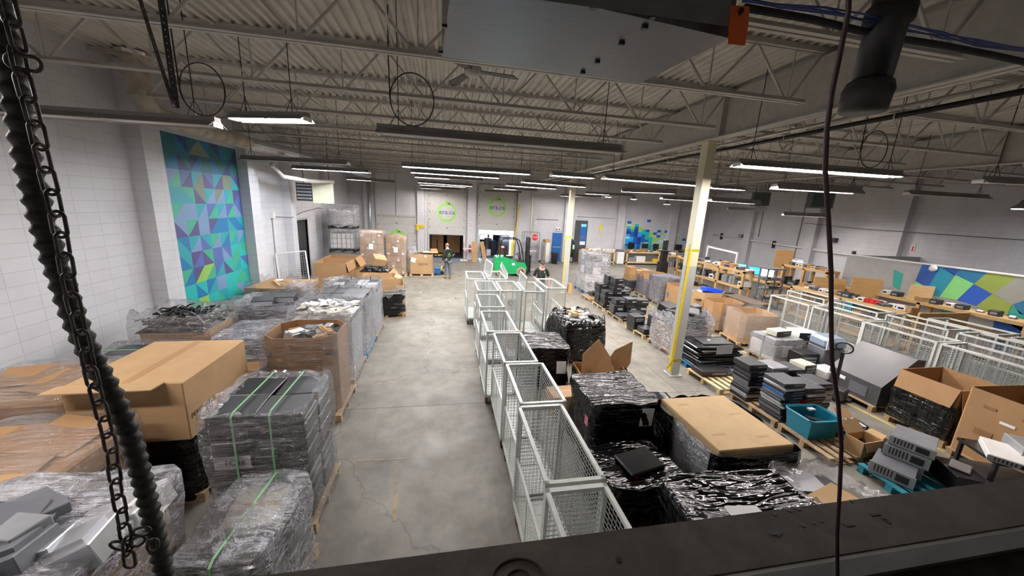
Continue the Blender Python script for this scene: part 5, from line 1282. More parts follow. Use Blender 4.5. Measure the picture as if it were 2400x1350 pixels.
# hand pallet truck handle
o = empty('pallet_jack', (8.2, 5.55, 0), R(20), 'black hand pallet truck with a looped handle behind the slim computer stacks', 'pallet truck')
m = MB(); m.b2(.12, 1.0, -.25, -.1, .02, .06); m.b2(.12, 1.0, .1, .25, .02, .06); m.build('fork', 'dark_steel', o)
MB().b2(-.1, .14, -.2, .2, .06, .3, bev=.02).build('hydraulic_body', 'dark_steel', o); MB().bar((0, 0, .25), (-.08, 0, 1.1), .05).build('handle_bar', 'black', o)
n = 16; MB().tube([(-.09, .14*cos(2*pi*i/n), 1.2+.11*sin(2*pi*i/n)) for i in range(n)], .016, 6, closed=True).build('grip_loop', 'black', o)
MB().cyl((-.02, -.08, .08), (-.02, .08, .08), .08).build('steering_wheel', 'black', o)
# slanted grey machine
pallet(9.0, 5.5, R(-4), 'pallet under the slanted grey machine', 'pallet_wood', .95, 1.05)
o = empty('cutting_machine', (9.02, 5.5, PZ), R(-4), 'big grey machine with a slanted smooth side lying on a pallet by the mesh carts', 'machine')
m = MB(); q = [(-.42, 0), (.42, 0), (.42, 1.0), (.22, 1.02), (-.42, .42)]
m.add([(x, -.52, z) for x, z in q]+[(x, .52, z) for x, z in q], [(4, 3, 2, 1, 0), (5, 6, 7, 8, 9), (0, 1, 6, 5), (1, 2, 7, 6), (2, 3, 8, 7), (3, 4, 9, 8), (4, 0, 5, 9)]); m.build('housing', 'grey_panel', o)
MB().b2(-.43, -.42, -.3, .05, .08, .3).build('control_plate', 'grey_plastic', o); MB().b2(-.432, -.42, .15, .28, .25, .32).build('white_label', 'paper', o)
# two big open boxes on the right
g = gaylord(9.02, 4.36, 1.06, .84, .95, R(0), 'wide open brown box in black film, upper flaps folded down', 'cardboard', 0, pal='pallet under the wide open box with black film', flaps=(('w', .34, -76), ('s', .36, -80)))
film_mb(1.16, .96, .005, .60, 96, 0, .03, .015, None, 48, 8).build('black_film', 'film_black', g)
g = gaylord(8.92, 3.3, 1.2, .95, 1.12, R(-3), 'large worn open brown box with hand slots at the right edge', 'cardboard', .03, pal='pallet under the worn box at the right edge')
m = MB()
for y in (-.2, .2): m.b2(-.609, -.6, y-.07, y+.07, .88, .92)
m.build('hand_slot', 'cardboard_dark', g); m = MB(); m.b2(-.608, -.6, -.1, .06, .72, .76); m.build('paper_scrap', 'paper', g)
m = MB(); m.b2(-.608, -.6, .08, .28, .42, .52); m.build('red_stamp', 'cardboard_dark', g)
# brown folding table
o = empty('folding_table', (11.1, 11.1, 0), R(-2), 'low brown topped table between the printed boxes and the wood shelves', 'table')
MB().b2(-.35, .35, -.75, .75, .72, .76).build('table_top', 'table_brown', o)
for x in (-.3, .3):
    for y in (-.68, .68): MB().b2(x-.02, x+.02, y-.02, y+.02, 0, .72).build('leg', 'grey_light', o)

# ---------------------------------------------------------------- wooden shelves and what stands on them
def shelf_unit(name, x0, x1, y0, y1, zs, label, posts_y=None, mat='pine', cat='shelf', posts_x=None, pr=.045, ap=.10):
    o = empty(name, ((x0+x1)/2, (y0+y1)/2, 0), 0, label, cat); w, d = x1-x0, y1-y0; H_ = zs[-1]
    for px in (posts_x or (-w/2+.045, w/2-.045)):
        for py in (posts_y or (-d/2+.045, d/2-.045)): MB().b2(px-pr, px+pr, py-pr, py+pr, 0, H_-.04).build('post', mat, o)
    for z in zs:
        b = MB(); b.b2(-w/2, w/2, -d/2, d/2, z-.02, z); b.b2(-w/2, -w/2+.04, -d/2, d/2, z-ap, z-.02); b.b2(w/2-.04, w/2, -d/2, d/2, z-ap, z-.02)
        b.b2(-w/2, w/2, -d/2, -d/2+.04, z-ap, z-.02); b.b2(-w/2, w/2, d/2-.04, d/2, z-ap, z-.02); b.build('shelf_board', mat, o)
    return o
ITEM = {'modem': ('grey_light', (.06, .2, .22), 'slim upright grey modem'), 'black_modem': ('black', (.05, .18, .2), 'slim upright black modem'), 'carton': ('cardboard', (.22, .24, .16), 'small brown carton'),
        'white_box': ('white_plastic', (.24, .2, .12), 'white plastic device'), 'grey_box': ('grey_plastic', (.3, .26, .1), 'grey flat device'), 'dark_box': ('grey_dark', (.26, .22, .14), 'dark device'), 'foil_bag': ('silver', (.22, .2, .08), 'crumpled silver bag'), 'paper_stack': ('paper', (.22, .3, .05), 'stack of white papers')}
CT = {'modem': 'modem', 'black_modem': 'modem', 'carton': 'box', 'white_box': 'device', 'grey_box': 'device', 'dark_box': 'device', 'foil_bag': 'bag', 'paper_stack': 'paper'}
def put(kind, x, y, z, where, sc=1, rz=0):
    m_, s_, lb = ITEM[kind]; s_ = [q*sc*rnd.uniform(.85, 1.2) for q in s_]
    b = MB(); b.box((0, 0, s_[2]/2), s_, bev=.012 if kind != 'foil_bag' else .04); o = b.build(kind, m_)
    if kind in ('modem', 'black_modem'): MB().box((-s_[0]/2-.001, 0, s_[2]*.7), (.002, s_[1]*.5, s_[2]*.12)).build('indicator_strip', 'grey_dark' if kind == 'modem' else 'grey_light', o)
    elif kind == 'carton': MB().box((0, 0, s_[2]+.001), (s_[0]*1.0, .04, .002)).build('packing_tape', 'cardboard_pale', o)
    elif kind in ('white_box', 'grey_box', 'dark_box'): MB().box((-s_[0]/2-.001, 0, s_[2]*.5), (.003, s_[1]*.6, s_[2]*.4)).build('front_panel', 'black' if kind != 'dark_box' else 'grey_light', o)
    o.location = (x, y, z+.001); o.rotation_euler.z = rz
    return tag(o, '%s %s' % (lb, where), CT[kind], '%s %s' % (kind.replace('_', ' ')+'s', where))
def row(y0, y1, x, z, kinds, where, step=.2, jx=.12, along='y', sc=1, maxh=None):
    y = y0
    while y < y1:
        k = rnd.choice(kinds); fx = rnd.uniform(-jx, jx)
        st_ = (.09 if 'modem' in k else step*rnd.uniform(1.0, 1.5))*sc
        if along == 'y': put(k, x+fx, y, z, where, sc, (pi/2 if 'modem' in k else rnd.uniform(-.3, .3)))
        else: put(k, y, x+fx, z, where, sc, (0 if 'modem' in k else rnd.uniform(-.3, .3)))
        y += st_
shelf_unit('wooden_shelf', 12.6, 13.1, 12.95, 17.6, (.15, .8, 1.5), 'long two tier wooden shelf of modems behind the printed boxes', posts_y=(-2.28, -.8, .8, 2.28))
row(13.1, 14.3, 12.85, .8, ('modem', 'modem', 'modem', 'white_box'), 'on the middle board of the long modem shelf, near half', .2, .05, sc=1.6)
row(14.4, 17.4, 12.85, .8, ('black_modem', 'modem', 'dark_box', 'black_modem', 'white_box'), 'on the middle board of the long modem shelf, far half', .2, .05, sc=1.55)
row(13.1, 17.4, 12.85, 1.5, ('white_box', 'grey_box', 'dark_box', 'carton', 'foil_bag', 'black_modem', 'paper_stack'), 'on top of the long modem shelf', .15, .14, sc=1.25)
row(13.2, 17.3, 12.85, .15, ('dark_box', 'grey_box', 'dark_box'), 'on the bottom board of the long modem shelf', .4, .06, sc=1.3)
shelf_unit('wooden_shelf', 11.95, 13.4, 17.85, 18.35, (.15, .8, 1.5), 'wooden shelf facing the camera behind the black display tower')
row(12.1, 13.3, 18.05, .8, ('black_modem', 'dark_box', 'carton', 'modem'), 'on the middle board of the shelf facing the camera', .2, .05, 'x', 1.6)
row(12.1, 13.3, 18.05, 1.5, ('white_box', 'carton', 'grey_box', 'dark_box'), 'on top of the shelf facing the camera', .25, .05, 'x')
row(12.2, 13.2, 18.05, .15, ('dark_box', 'white_box'), 'on the bottom board of the shelf facing the camera', .4, .05, 'x', 1.5)
tag(MB().box((12.3, 17.2, .2), (.4, .3, .4), bev=.02).build('paper_bag', 'beige'), 'cream paper sack leaning before the shelf facing the camera', 'bag')
tag(MB().box((12.0, 16.6, .25), (.5, .45, .5), .1, bev=.03).build('printer', 'black'), 'black square printer on the floor before the long modem shelf', 'printer')
tag(MB().box((12.0, 15.7, .22), (.45, .4, .44), .1, bev=.03).build('dark_bin', 'navy_dark'), 'dark blue bin on the floor before the long modem shelf', 'bin')
o = empty('display_stand', (11.4, 17.0, 0), 0, 'tall black display tower with a small round top before the wooden shelf', 'display stand')
MB().b2(-.22, .22, -.18, .18, 0, 1.25, bev=.01).build('base_cabinet', 'black', o); MB().b2(-.14, .14, -.12, .12, 1.25, 1.85).build('upper_column', 'black', o); MB().lathe([(.36, 0), (.36, .03)], (.05, 0, 1.85), 20).build('round_top', 'grey_dark', o)
MB().b2(-.1, .1, -.1, .1, 1.88, 2.4, bev=.01).build('top_display', 'black', o); MB().b2(-.06, .08, -.104, -.1, 2.0, 2.3).build('display_window', 'grey_dark', o)
shelf_unit('steel_shelf', 13.0, 13.9, 12.2, 12.65, (.1, .5, .9, 1.3, 1.75), 'grey steel shelf with five boards at the end of the long modem shelf', mat='grey_plastic', pr=.02, ap=.05)
for z in (.5, .9, 1.3): row(13.1, 13.8, 12.35, z, ('foil_bag', 'dark_box', 'white_box', 'grey_box'), 'on the steel shelf board at %s height' % {.5: 'knee', .9: 'table', 1.3: 'chest'}[z], .2, .04, 'x', .6)
row(13.15, 13.8, 12.4, .1, ('carton', 'grey_box'), 'on the bottom board of the steel shelf', .3, .04, 'x', .8)
# workstation behind: screens and lamp frame
tb = shelf_unit('workbench', 14.6, 15.3, 13.6, 18.6, (.9,), 'long workbench with screens behind the modem shelf')
for i, (x, y, mt_, lb) in enumerate(((14.85, 16.6, 'screen_black', 'dark screen left of the lit one on the workbench behind the shelf'), (14.85, 15.6, 'screen_cyan', 'lit screen showing a green and blue pattern behind the shelf'), (14.85, 14.7, 'screen_blue', 'bluish lit screen just above the steel shelf'), (14.85, 14.0, 'screen_white', 'bright white lit screen right of the steel shelf'))):
    o = empty('monitor', (x, y, .9), R(-60), lb, 'monitor'); MB().b2(-.3, .3, -.02, .02, .18, .55, bev=.008).build('screen_body', 'black', o); MB().b2(-.28, .28, -.023, -.02, .2, .53).build('screen', mt_, o)
    MB().b2(-.03, .03, 0, .04, 0, .2).build('stand', 'black', o); MB().b2(-.12, .12, -.08, .1, 0, .012).build('foot', 'black', o)
o = empty('lamp_frame', (14.3, 16.5, 0), 0, 'white frame with a lit strip above the workbench behind the shelf', 'lamp')
m = MB(); m.b2(-.03, .03, .9, .96, 0, 2.15); m.b2(-.03, .03, -1.2, -1.14, 0, 2.05); m.bar((0, .95, 2.12), (0, -1.2, 2.02), .05); m.build('frame', 'white_paint', o)
m = MB().bar((-.0, .8, 2.08), (0, -1.1, 1.99), .03, .03); m.build('lit_strip', 'strip_lit', o)
# cabinet posts and shelf between the steel shelf and the cords
shelf_unit('wooden_shelf', 15.0, 15.6, 11.45, 13.45, (.15, .9, 1.8), 'wooden shelf with boxes before the grey office partition end', posts_y=(-.95, 0, .95), mat='plywood')
row(11.6, 13.3, 15.25, .9, ('black_modem', 'black_modem', 'dark_box', 'modem'), 'on the middle board of the shelf by the partition end', .2, .04, sc=1.7)
row(11.6, 13.3, 15.25, 1.8, ('dark_box', 'carton', 'white_box', 'dark_box'), 'on top of the shelf by the partition end', .2, .06, sc=.8)
for i, (x, y, z0, w_, h_, lb) in enumerate(((15.3, 13.75, 1.2, .7, 1.2, 'upright plywood board with a bright lamp behind it'), (14.5, 10.95, .7, 1.0, .95, 'large upright brown board crossed by the hanging cord'), (15.2, 10.2, 1.0, .9, .8, 'upright brown board right of the cord'), (15.8, 9.0, 1.302, .62, .5, 'pale plywood board standing on the long counter'))):
    b = tag(MB().box((0, 0, h_/2), (.03, w_, h_)).build('plywood_board', 'ply_light' if i == 3 else 'plywood'), lb, 'board'); b.location = (x, y, z0); b.rotation_euler = (0, R(-4), R(60))
o = empty('task_lamp', (15.9, 13.6, 1.75), 0, 'bright task lamp glowing behind the upright plywood board', 'lamp')
MB().cyl((0, -.3, .15), (0, .3, .15), .02, 8).build('tube', 'task_glow', o); MB().b2(-.06, .06, -.34, .34, .2, .24).build('hood', 'white_paint', o); MB().b2(-.02, .02, -.02, .02, -1.75, .2).build('stem', 'grey_light', o)
# long bench nearer
shelf_unit('wooden_shelf', 13.55, 14.15, 7.85, 11.6, (.15, .7, 1.2), 'long pine bench of small devices behind the right mesh carts', posts_y=(-1.82, 0, 1.82))
row(7.95, 11.5, 13.85, 1.2, ('white_box', 'foil_bag', 'grey_box', 'paper_stack', 'white_box', 'carton', 'dark_box'), 'on top of the long pine bench', .15, .17, sc=1.0)
row(8.0, 11.4, 13.8, .7, ('modem', 'black_modem', 'dark_box', 'carton'), 'on the middle board of the long pine bench', .2, .06)
for k in range(3):
    for i in range(2): b = tag(MB().box((13.72, 9.5+i*.26, .71+.13*k+.065), (.2, .24, .12)).build('teal_box', 'teal_tote'), 'teal carton with white print on the middle board of the long pine bench', 'box', 'teal cartons on the long pine bench')
for i in range(3): tag(MB().box((13.75, 8.75+i*.15, 1.27), (.16, .13, .13), .1, bev=.005).build('red_box', 'red'), 'small dark red box on the long pine bench', 'box', 'red boxes on the long pine bench')
shelf_unit('long_counter', 15.5, 16.15, 1.8, 11.2, (.15, .8, 1.3), 'long wooden counter in front of the office mural', posts_y=(-4.6, -2.3, 0, 2.3, 4.6))
row(6.0, 11.0, 15.8, 1.3, ('dark_box', 'white_box', 'foil_bag', 'paper_stack', 'grey_box', 'carton'), 'on the far half of the long counter', .24, .18, sc=1.0)
row(3.2, 6.0, 15.8, 1.3, ('carton', 'carton', 'dark_box', 'white_box'), 'on the near half of the long counter', .5, .12, sc=1.2)
pe = tag(MB().b2(13.5, 15.45, 7.55, 7.6, .0, 1.28).build('plywood_partition', 'plywood'), 'wide plywood end panel closing the long pine bench', 'panel')

# ---------------------------------------------------------------- far wall benches, coat, tools
def bench(x0, x1, label, mid=True):
    return shelf_unit('workbench', x0, x1, 23.85, 24.55, (.2, .95), label, mat='ply_light')
bench(9.55, 12.1, 'left far workbench under the blue posters, piled with small parts')
bench(13.0, 16.1, 'right far workbench under the mosaic, with screens on it')
row(9.7, 12.0, 24.1, .95, ('white_box', 'dark_box', 'grey_box', 'foil_bag', 'carton', 'white_box'), 'on top of the left far workbench', .14, .16, 'x', .95)
row(9.8, 11.9, 24.1, .2, ('carton', 'white_box', 'dark_box', 'grey_box'), 'under the left far workbench', .3, .1, 'x', 1.1)
row(13.1, 16.0, 24.0, .95, ('carton', 'white_box', 'paper_stack', 'carton', 'grey_box'), 'on top of the right far workbench', .16, .1, 'x')
c = carton(13.5, 24.1, .2, .55, .4, .3, 0, 'grey plastic box under the right far workbench', 'grey_light'); c = carton(14.2, 24.1, .2, .7, .4, .42, 0, 'white printed carton under the right far workbench', 'paper'); c = carton(15.5, 24.1, .2, .32, .3, .24, 0, 'small yellow box under the right far workbench', 'yellow')
for i, (x, w_, fr, lb) in enumerate(((13.5, .55, 'black', 'black screen at the left end of the far mosaic bench'), (14.6, .6, 'silver', 'silver framed screen in the middle of the far mosaic bench'), (15.5, .48, 'grey_dark', 'screen with a dark picture right of the silver one'), (17.4, .6, 'grey_dark', 'dark screen before the right part of the mosaic'))):
    o = empty('monitor', (x, 24.3, .95), 0, lb, 'monitor'); MB().b2(-w_/2, w_/2, -.03, .02, .18, .6, bev=.01).build('screen_body', fr, o); MB().b2(-w_/2+.03, w_/2-.03, -.033, -.03, .22, .57).build('screen', 'screen_black', o); MB().b2(-.1, .1, -.08, .08, 0, .18).build('stand', fr, o)
shelf_unit('workbench', 16.3, 18.6, 23.85, 24.5, (.95,), 'plain bench right of the mosaic screens', mat='ply_light')
row(16.4, 18.5, 24.1, .95, ('white_box', 'dark_box', 'carton', 'grey_box'), 'on the plain bench right of the mosaic screens', .3, .08, 'x')
o = empty('photocopier', (12.55, 24.1, 0), 0, 'white floor standing printer between the two far workbenches', 'printer')
MB().b2(-.26, .26, -.28, .28, .03, .9, bev=.02).build('cabinet', 'white_paint', o); MB().b2(-.24, .24, -.26, .26, .9, 1.05, bev=.03).build('scanner_lid', 'grey_plastic', o)
MB().b2(-.22, .22, -.284, -.28, .1, .62).build('paper_tray', 'paper', o); m = MB(); m.b2(-.2, .2, -.2, .2, 0, .03); m.build('base', 'grey_dark', o)
for i, (x, cm, lb) in enumerate(((9.7, 'cardboard_dark', 'open fronted white crate left of the posters bench'), (10.35, 'm1', 'white crate with a blue printed side before the left far bench'))):
    o = empty('crate', (x, 23.4, 0), 0, lb, 'crate'); m = MB(); m.b2(-.26, .26, -.2, .2, 0, .03); m.b2(-.26, -.23, -.2, .2, .03, .55); m.b2(.23, .26, -.2, .2, .03, .55); m.b2(-.26, .26, .17, .2, .03, .55); m.b2(-.26, .26, -.2, .2, .55, .58); m.build('side_wall', 'white_plastic', o); MB().b2(-.22, .22, -.15, .15, .03, .45).build('contents', cm, o)
o = empty('jacket', (8.85, 24.3, 0), 0, 'long black jacket with a green print on a hanger by the far pilaster', 'jacket')
MB().tube([(0, 0, 1.68), (0, 0, 1.5), (0, 0, 1.2), (0, 0, .8), (-.02, 0, .42)], [.06, .2, .26, .30, .24], 10).build('jacket_body', 'cloth_black', o, True); MB().b2(.02, .14, -.3, -.27, 1.0, 1.3).build('green_print', 'f5', o)
m = MB(); m.bar((0, .1, 0), (0, .1, 1.75), .03); m.b2(-.25, .25, -.1, .3, 0, .03); m.build('stand', 'dark_steel', o)
o = empty('waste_bin', (7.45, 23.6, 0), 0, 'round dark waste bin by the blue exit door', 'bin'); MB().lathe([(.2, 0), (.27, .72), (.29, .74), (.29, .78)], (0, 0, 0), 20).build('bin_body', 'grey_dark', o, True); MB().lathe([(.25, .775), (.25, .785)], (0, 0, 0), 20).build('bin_liner', 'black', o)
for i, (x, a, lb) in enumerate(((6.55, .08, 'broom leaning on the wall left of the waste bin'), (6.8, .2, 'long handled tool leaning right beside the broom'), (6.45, .1, 'thin pole leaning against the wall near the waste bin'))):
    o = empty('broom', (x, 24.1, 0), 0, lb, 'broom'); MB().bar((0, 0, .1), (a, .5, 1.6), .03).build('handle', 'plywood' if i else 'galv', o); MB().b2(-.12, .12, -.04, .04, 0, .12).build('brush_head', 'grey_dark', o)
o = empty('locker', (7.05, 24.3, 0), 0, 'narrow white cupboard with a carton on top beside the blue door', 'cupboard'); MB().b2(-.14, .14, -.25, .3, 0, 1.4).build('body', 'white_paint', o); MB().b2(-.13, .13, -.256, -.25, .05, 1.35).build('door', 'white_plastic', o)
carton(7.0, 24.25, 1.4, .4, .45, .2, .1, 'brown carton lying on the narrow white cupboard', 'cardboard_light')
o = empty('exit_light', (7.9, WY1-.08, 2.2), 0, 'white emergency light box with two dark lenses over the blue door', 'emergency light'); MB().b2(-.2, .2, -.04, .08, 0, .25, bev=.02).build('housing', 'white_plastic', o)
for x in (-.1, .1): MB().cyl((x, -.06, .12), (x, -.04, .12), .05).build('lens', 'grey_dark', o)
o = empty('tool_cage', (5.75, 23.9, 0), 0, 'tall grey wire rack behind the stop sign', 'rack')
m = MB()
for x in (-.55, .55):
    for y in (-.3, .3): m.b2(x-.02, x+.02, y-.02, y+.02, 0, 2.1)
for z in (.1, .7, 1.3, 2.08):
    for y in (-.3, .3): m.b2(-.55, .55, y-.02, y+.02, z, z+.04)
m.build('frame', 'grey_light', o); m = MB()
for i in range(1, 12): m.bar((-.55+i*.1, .3, .1), (-.55+i*.1, .3, 2.1), .008)
for z in (.72, 1.32): m.b2(-.53, .53, -.28, .28, z, z+.015)
m.build('wire_shelf', 'galv', o)
row(5.35, 6.2, 23.9, .75, ('white_box', 'dark_box', 'foil_bag'), 'on the wire rack behind the stop sign', .25, .1, 'x', .8)
o = empty('stop_sign', (5.3, 21.0, 0), 0, 'red octagonal stop sign on a stand behind the forklift', 'sign')
m = MB(); q = [(.21*cos(pi/8+i*pi/4), .21*sin(pi/8+i*pi/4)) for i in range(8)]
zc = 1.98
m.add([(x, -.012, zc+z) for x, z in q]+[(x, -.004, zc+z) for x, z in q], [tuple(range(8)), tuple(range(15, 7, -1))]+[(i, 8+i, 8+(i+1) % 8, (i+1) % 8) for i in range(8)]); m.build('red_plate', 'red', o)
m = MB(); m.add([(x*1.1, -.003, zc+z*1.1) for x, z in q]+[(x*1.1, .004, zc+z*1.1) for x, z in q], [tuple(range(8)), tuple(range(15, 7, -1))]+[(i, 8+i, 8+(i+1) % 8, (i+1) % 8) for i in range(8)]); m.build('white_border', 'paper', o)
text('stop_lettering', 'STOP', .15, 'paper', o, (0, -.014, zc), (pi/2, 0, 0), .001)
MB().cyl((0, .03, .03), (0, .03, zc+.1), .02, 8).build('pole', 'galv', o); MB().lathe([(.28, 0), (.24, .06), (.03, .09)], (0, .03, 0), 20).build('foot', 'grey_light', o)
# two long brown cartons leaning between the dock doors
c = carton(1.9, 23.6, 0, .36, .3, 1.35, 0, 'tall narrow brown carton standing between the dock doors', 'cardboard_light')
c = carton(2.42, 23.5, 0, .26, .16, 1.4, 0, 'tall thin brown carton leaning beside the standing one', 'cardboard_light'); c.rotation_euler = (0, R(-12), 0); c.location.x = 2.62
# small things round the doors
o = empty('fire_extinguisher', (1.62, WY1-.5, .55), 0, 'red fire extinguisher on the pilaster between the dock doors', 'fire extinguisher'); MB().lathe([(.03, 0), (.075, .02), (.075, .38), (.03, .44)], (0, 0, 0), 14).build('cylinder', 'red', o, True); m = MB(); m.b2(-.04, .04, -.02, .03, .44, .5); m.build('valve', 'black', o); MB().b2(-.05, .05, .07, .22, .1, .35).build('bracket', 'grey_dark', o)
o = empty('side_table', (1.5, 23.9, 0), 0, 'tiny white ledge table left of the standing carton', 'table'); MB().b2(-.35, .35, -.2, .2, .82, .86).build('table_top', 'white_paint', o)
for x in (-.32, .32): MB().b2(x-.015, x+.015, -.17, -.14, 0, .82).build('leg', 'grey_light', o)
s_ = tag(MB().b2(1.62, 1.74, WY1-.30, WY1-.285, 2.15, 2.6).build('arrow_sign', 'paper'), 'small white sign with a red arrow between the dock doors', 'sign'); MB().b2(1.66, 1.70, WY1-.303, WY1-.30, 2.2, 2.55).build('red_arrow', 'red', s_)
s_ = tag(MB().b2(WX1-.02, WX1-.0, 12.0, 12.14, 2.62, 2.95).build('arrow_sign', 'paper'), 'small white sign with a red arrow on the right wall above the partition', 'sign'); MB().b2(WX1-.025, WX1-.02, 12.04, 12.10, 2.66, 2.9).build('red_arrow', 'red', s_)
o = empty('yellow_bollard', (4.35, 23.2, 0), 0, 'tall yellow post right of the right dock door', 'post'); m = MB(); m.cyl((0, 0, 0), (.0, 0, 1.45), .075, 12); m.build('pole', 'yellow', o)
o = empty('yellow_hose', (4.7, WY1-.35, 0), 0, 'thin yellow lifting bar hung beside the right dock door', 'bar'); m = MB(); m.bar((0, 0, 1.2), (.28, 0, 3.9), .06); m.build('bar', 'yellow', o); m = MB(); m.b2(.2, .34, -.05, .05, 3.3, 3.5); m.build('collar', 'yellow', o); MB().b2(.24, .3, 0, .1, 3.8, 3.86).build('wall_hook', 'grey_dark', o)
o = empty('yellow_straps', (-1.62, WY1-.33, 2.0), 0, 'yellow straps hung on the pilaster left of the middle dock door', 'strap')
m = MB(); m.b2(-.3, .3, -.04, .03, .2, .28); m.b2(-.28, .25, -.06, .03, .1, .17); m.b2(-.26, -.12, -.05, .03, -.12, .1); m.build('strap_coil', 'yellow', o)
# trailers docked behind the openings
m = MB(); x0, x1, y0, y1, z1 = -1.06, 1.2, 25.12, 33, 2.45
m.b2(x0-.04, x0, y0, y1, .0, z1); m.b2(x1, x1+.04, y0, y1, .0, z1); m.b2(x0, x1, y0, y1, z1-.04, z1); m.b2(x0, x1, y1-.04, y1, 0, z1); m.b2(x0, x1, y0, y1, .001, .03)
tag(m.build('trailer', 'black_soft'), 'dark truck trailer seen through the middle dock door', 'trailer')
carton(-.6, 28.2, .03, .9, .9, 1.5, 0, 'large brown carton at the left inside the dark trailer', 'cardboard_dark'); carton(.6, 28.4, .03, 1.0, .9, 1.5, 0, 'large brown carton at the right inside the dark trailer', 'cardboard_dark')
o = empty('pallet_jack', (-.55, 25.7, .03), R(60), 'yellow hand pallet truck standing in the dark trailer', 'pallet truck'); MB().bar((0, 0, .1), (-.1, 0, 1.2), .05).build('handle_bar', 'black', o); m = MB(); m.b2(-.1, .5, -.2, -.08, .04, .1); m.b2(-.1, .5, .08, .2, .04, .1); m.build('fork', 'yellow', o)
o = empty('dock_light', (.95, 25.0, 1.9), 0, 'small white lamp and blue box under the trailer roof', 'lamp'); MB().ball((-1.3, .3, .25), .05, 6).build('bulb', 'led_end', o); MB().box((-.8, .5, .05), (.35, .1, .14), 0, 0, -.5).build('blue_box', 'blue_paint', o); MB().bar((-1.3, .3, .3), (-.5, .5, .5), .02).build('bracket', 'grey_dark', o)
o = empty('signal_light', (1.33, WY1-.1, .62), 0, 'red signal light beside the middle dock door', 'lamp'); MB().b2(-.05, .05, 0, .08, -.1, .1).build('housing', 'grey_dark', o); MB().cyl((0, -.02, 0), (0, 0, 0), .05).build('lens', 'red_glow', o)
m = MB(); x0, x1, y0, y1, z1 = 2.42, 4.5, 25.4, 30.5, 1.72
m.b2(x0-.04, x0, y0, y1, .0, z1); m.b2(x1, x1+.04, y0, y1, .0, z1); m.b2(x0, x1, y0, y1, z1-.05, z1); m.b2(x0, x1, y0, y1, .001, .03)
m.b2(x0, x1, y1-.04, y1, 0, .9); m.b2(x0, x0+.5, y1-.04, y1, .9, z1); m.b2(x0+1.1, x0+1.25, y1-.04, y1, .9, z1); m.b2(x0+1.55, x1, y1-.04, y1, .9, z1)
tag(m.build('van_body', 'grey_plastic'), 'grey cargo van interior backed up to the right dock door', 'van')
for i, (x, y, w_, h_, mt_, lb) in enumerate(((2.75, 26.3, .3, .75, 'cardboard', 'brown carton at the left in the van'), (3.15, 26.6, .35, .5, 'white_plastic', 'white machine part at the left of the van'), (3.6, 27.2, .5, 1.1, 'navy_dark', 'dark blue wrapped machine in the middle of the van'), (4.15, 26.6, .45, .8, 'cardboard_dark', 'dark brown carton at the right in the van'), (3.3, 28.2, .5, 1.2, 'grey_light', 'pale blue grey machine deep inside the van'))):
    tag(MB().box((0, 0, h_/2), (w_, w_, h_), .2, bev=.04).build('cargo_item', mt_), lb, 'cargo').location = (x, y, .03)
# dock doors sides: plates on the ground
struct(MB().b2(dl[0]+.1, dl[1]-.1, WY1-1.2, WY1+.3, .002, .012).build('trim_25', 'blue_grey')); struct(MB().b2(dr[0]+.1, dr[1]-.1, WY1-1.2, WY1+.6, .002, .012).build('trim_26', 'blue_grey'))

# ---------------------------------------------------------------- forklift
o = empty('forklift', (3.65, 19.25, 0), 0, 'green and black electric forklift facing right before the dock doors', 'forklift')
m = MB(); q = [(-1.02, .22), (-.55, .14), (.62, .14), (.75, .45), (.62, .78), (.2, .8), (-.1, .92), (-.6, 1.06), (-.95, 1.02), (-1.06, .7)]
nq = len(q)
m.add([(x, -.5, z) for x, z in q]+[(x, .5, z) for x, z in q], [tuple(range(nq)), tuple(range(2*nq-1, nq-1, -1))]+[(i, nq+i, nq+(i+1) % nq, (i+1) % nq) for i in range(nq)])
bd = m.build('body', 'green_fork', o); MB().b2(-.95, -.15, -.503, -.5, .5, .62).build('side_decal', 'green_fork', bd) if False else None
MB().b2(.05, .6, -.44, .44, .79, .84).build('floor_plate', 'black', o)
w_ = MB(); 
for x, y, r in ((.42, -.46, .27), (.42, .46, .27), (-.72, -.42, .2), (-.72, .42, .2)):
    t_ = MB().cyl((x, y-.09, r), (x, y+.09, r), r, 24).build('wheel', 'tyre', o, False); MB().cyl((x, y-.095*(1 if y < 0 else -1), r), (x, y-.1*(1 if y < 0 else -1), r), r*.5, 16).build('hub', 'black', t_)
m = MB()
for y in (-.44, .44):
    m.tube([(.55, y, .8), (.42, y, 1.55), (.25, y, 1.98), (.1, y, 2.03), (-.6, y, 2.03), (-.72, y, 1.96), (-.78, y, 1.0)], .035, 6)
for x in (.15, 0, -.15, -.3, -.45, -.6): m.bar((x, -.44, 2.03), (x, .44, 2.03), .05, .03)
m.build('overhead_guard', 'black', o)
MB().b2(-.45, 0, -.24, .24, .95, 1.08, bev=.03).build('seat', 'black', o); k = MB().b2(-.06, .06, -.23, .23, 0, .5, bev=.03).build('seat_back', 'black', o); k.location = (-.45, 0, 1.05); k.rotation_euler.y = -.15
n = 18; k = MB().tube([(.13*cos(2*pi*i/n), .13*sin(2*pi*i/n), 0) for i in range(n)], .014, 6, closed=True).build('steering_wheel', 'black', o); k.location = (.28, 0, 1.2); k.rotation_euler.y = -.6
MB().bar((.28, 0, 1.2), (.42, 0, .85), .05).build('steering_column', 'black', o)
m = MB()
for y in (-.26, .26): m.b2(.78, .9, y-.05, y+.05, .08, 2.12)
for z in (.2, 1.0, 2.06): m.b2(.8, .88, -.26, .26, z, z+.08)
m.b2(.8, .86, -.06, .06, .2, 2.0); m.build('mast', 'black', o)
m = MB()
for z in (.2, .55): m.b2(.92, .97, -.46, .46, z, z+.08)
for i in range(7): m.b2(.93, .96, -.45+i*.145, -.42+i*.145, .2, 1.15)
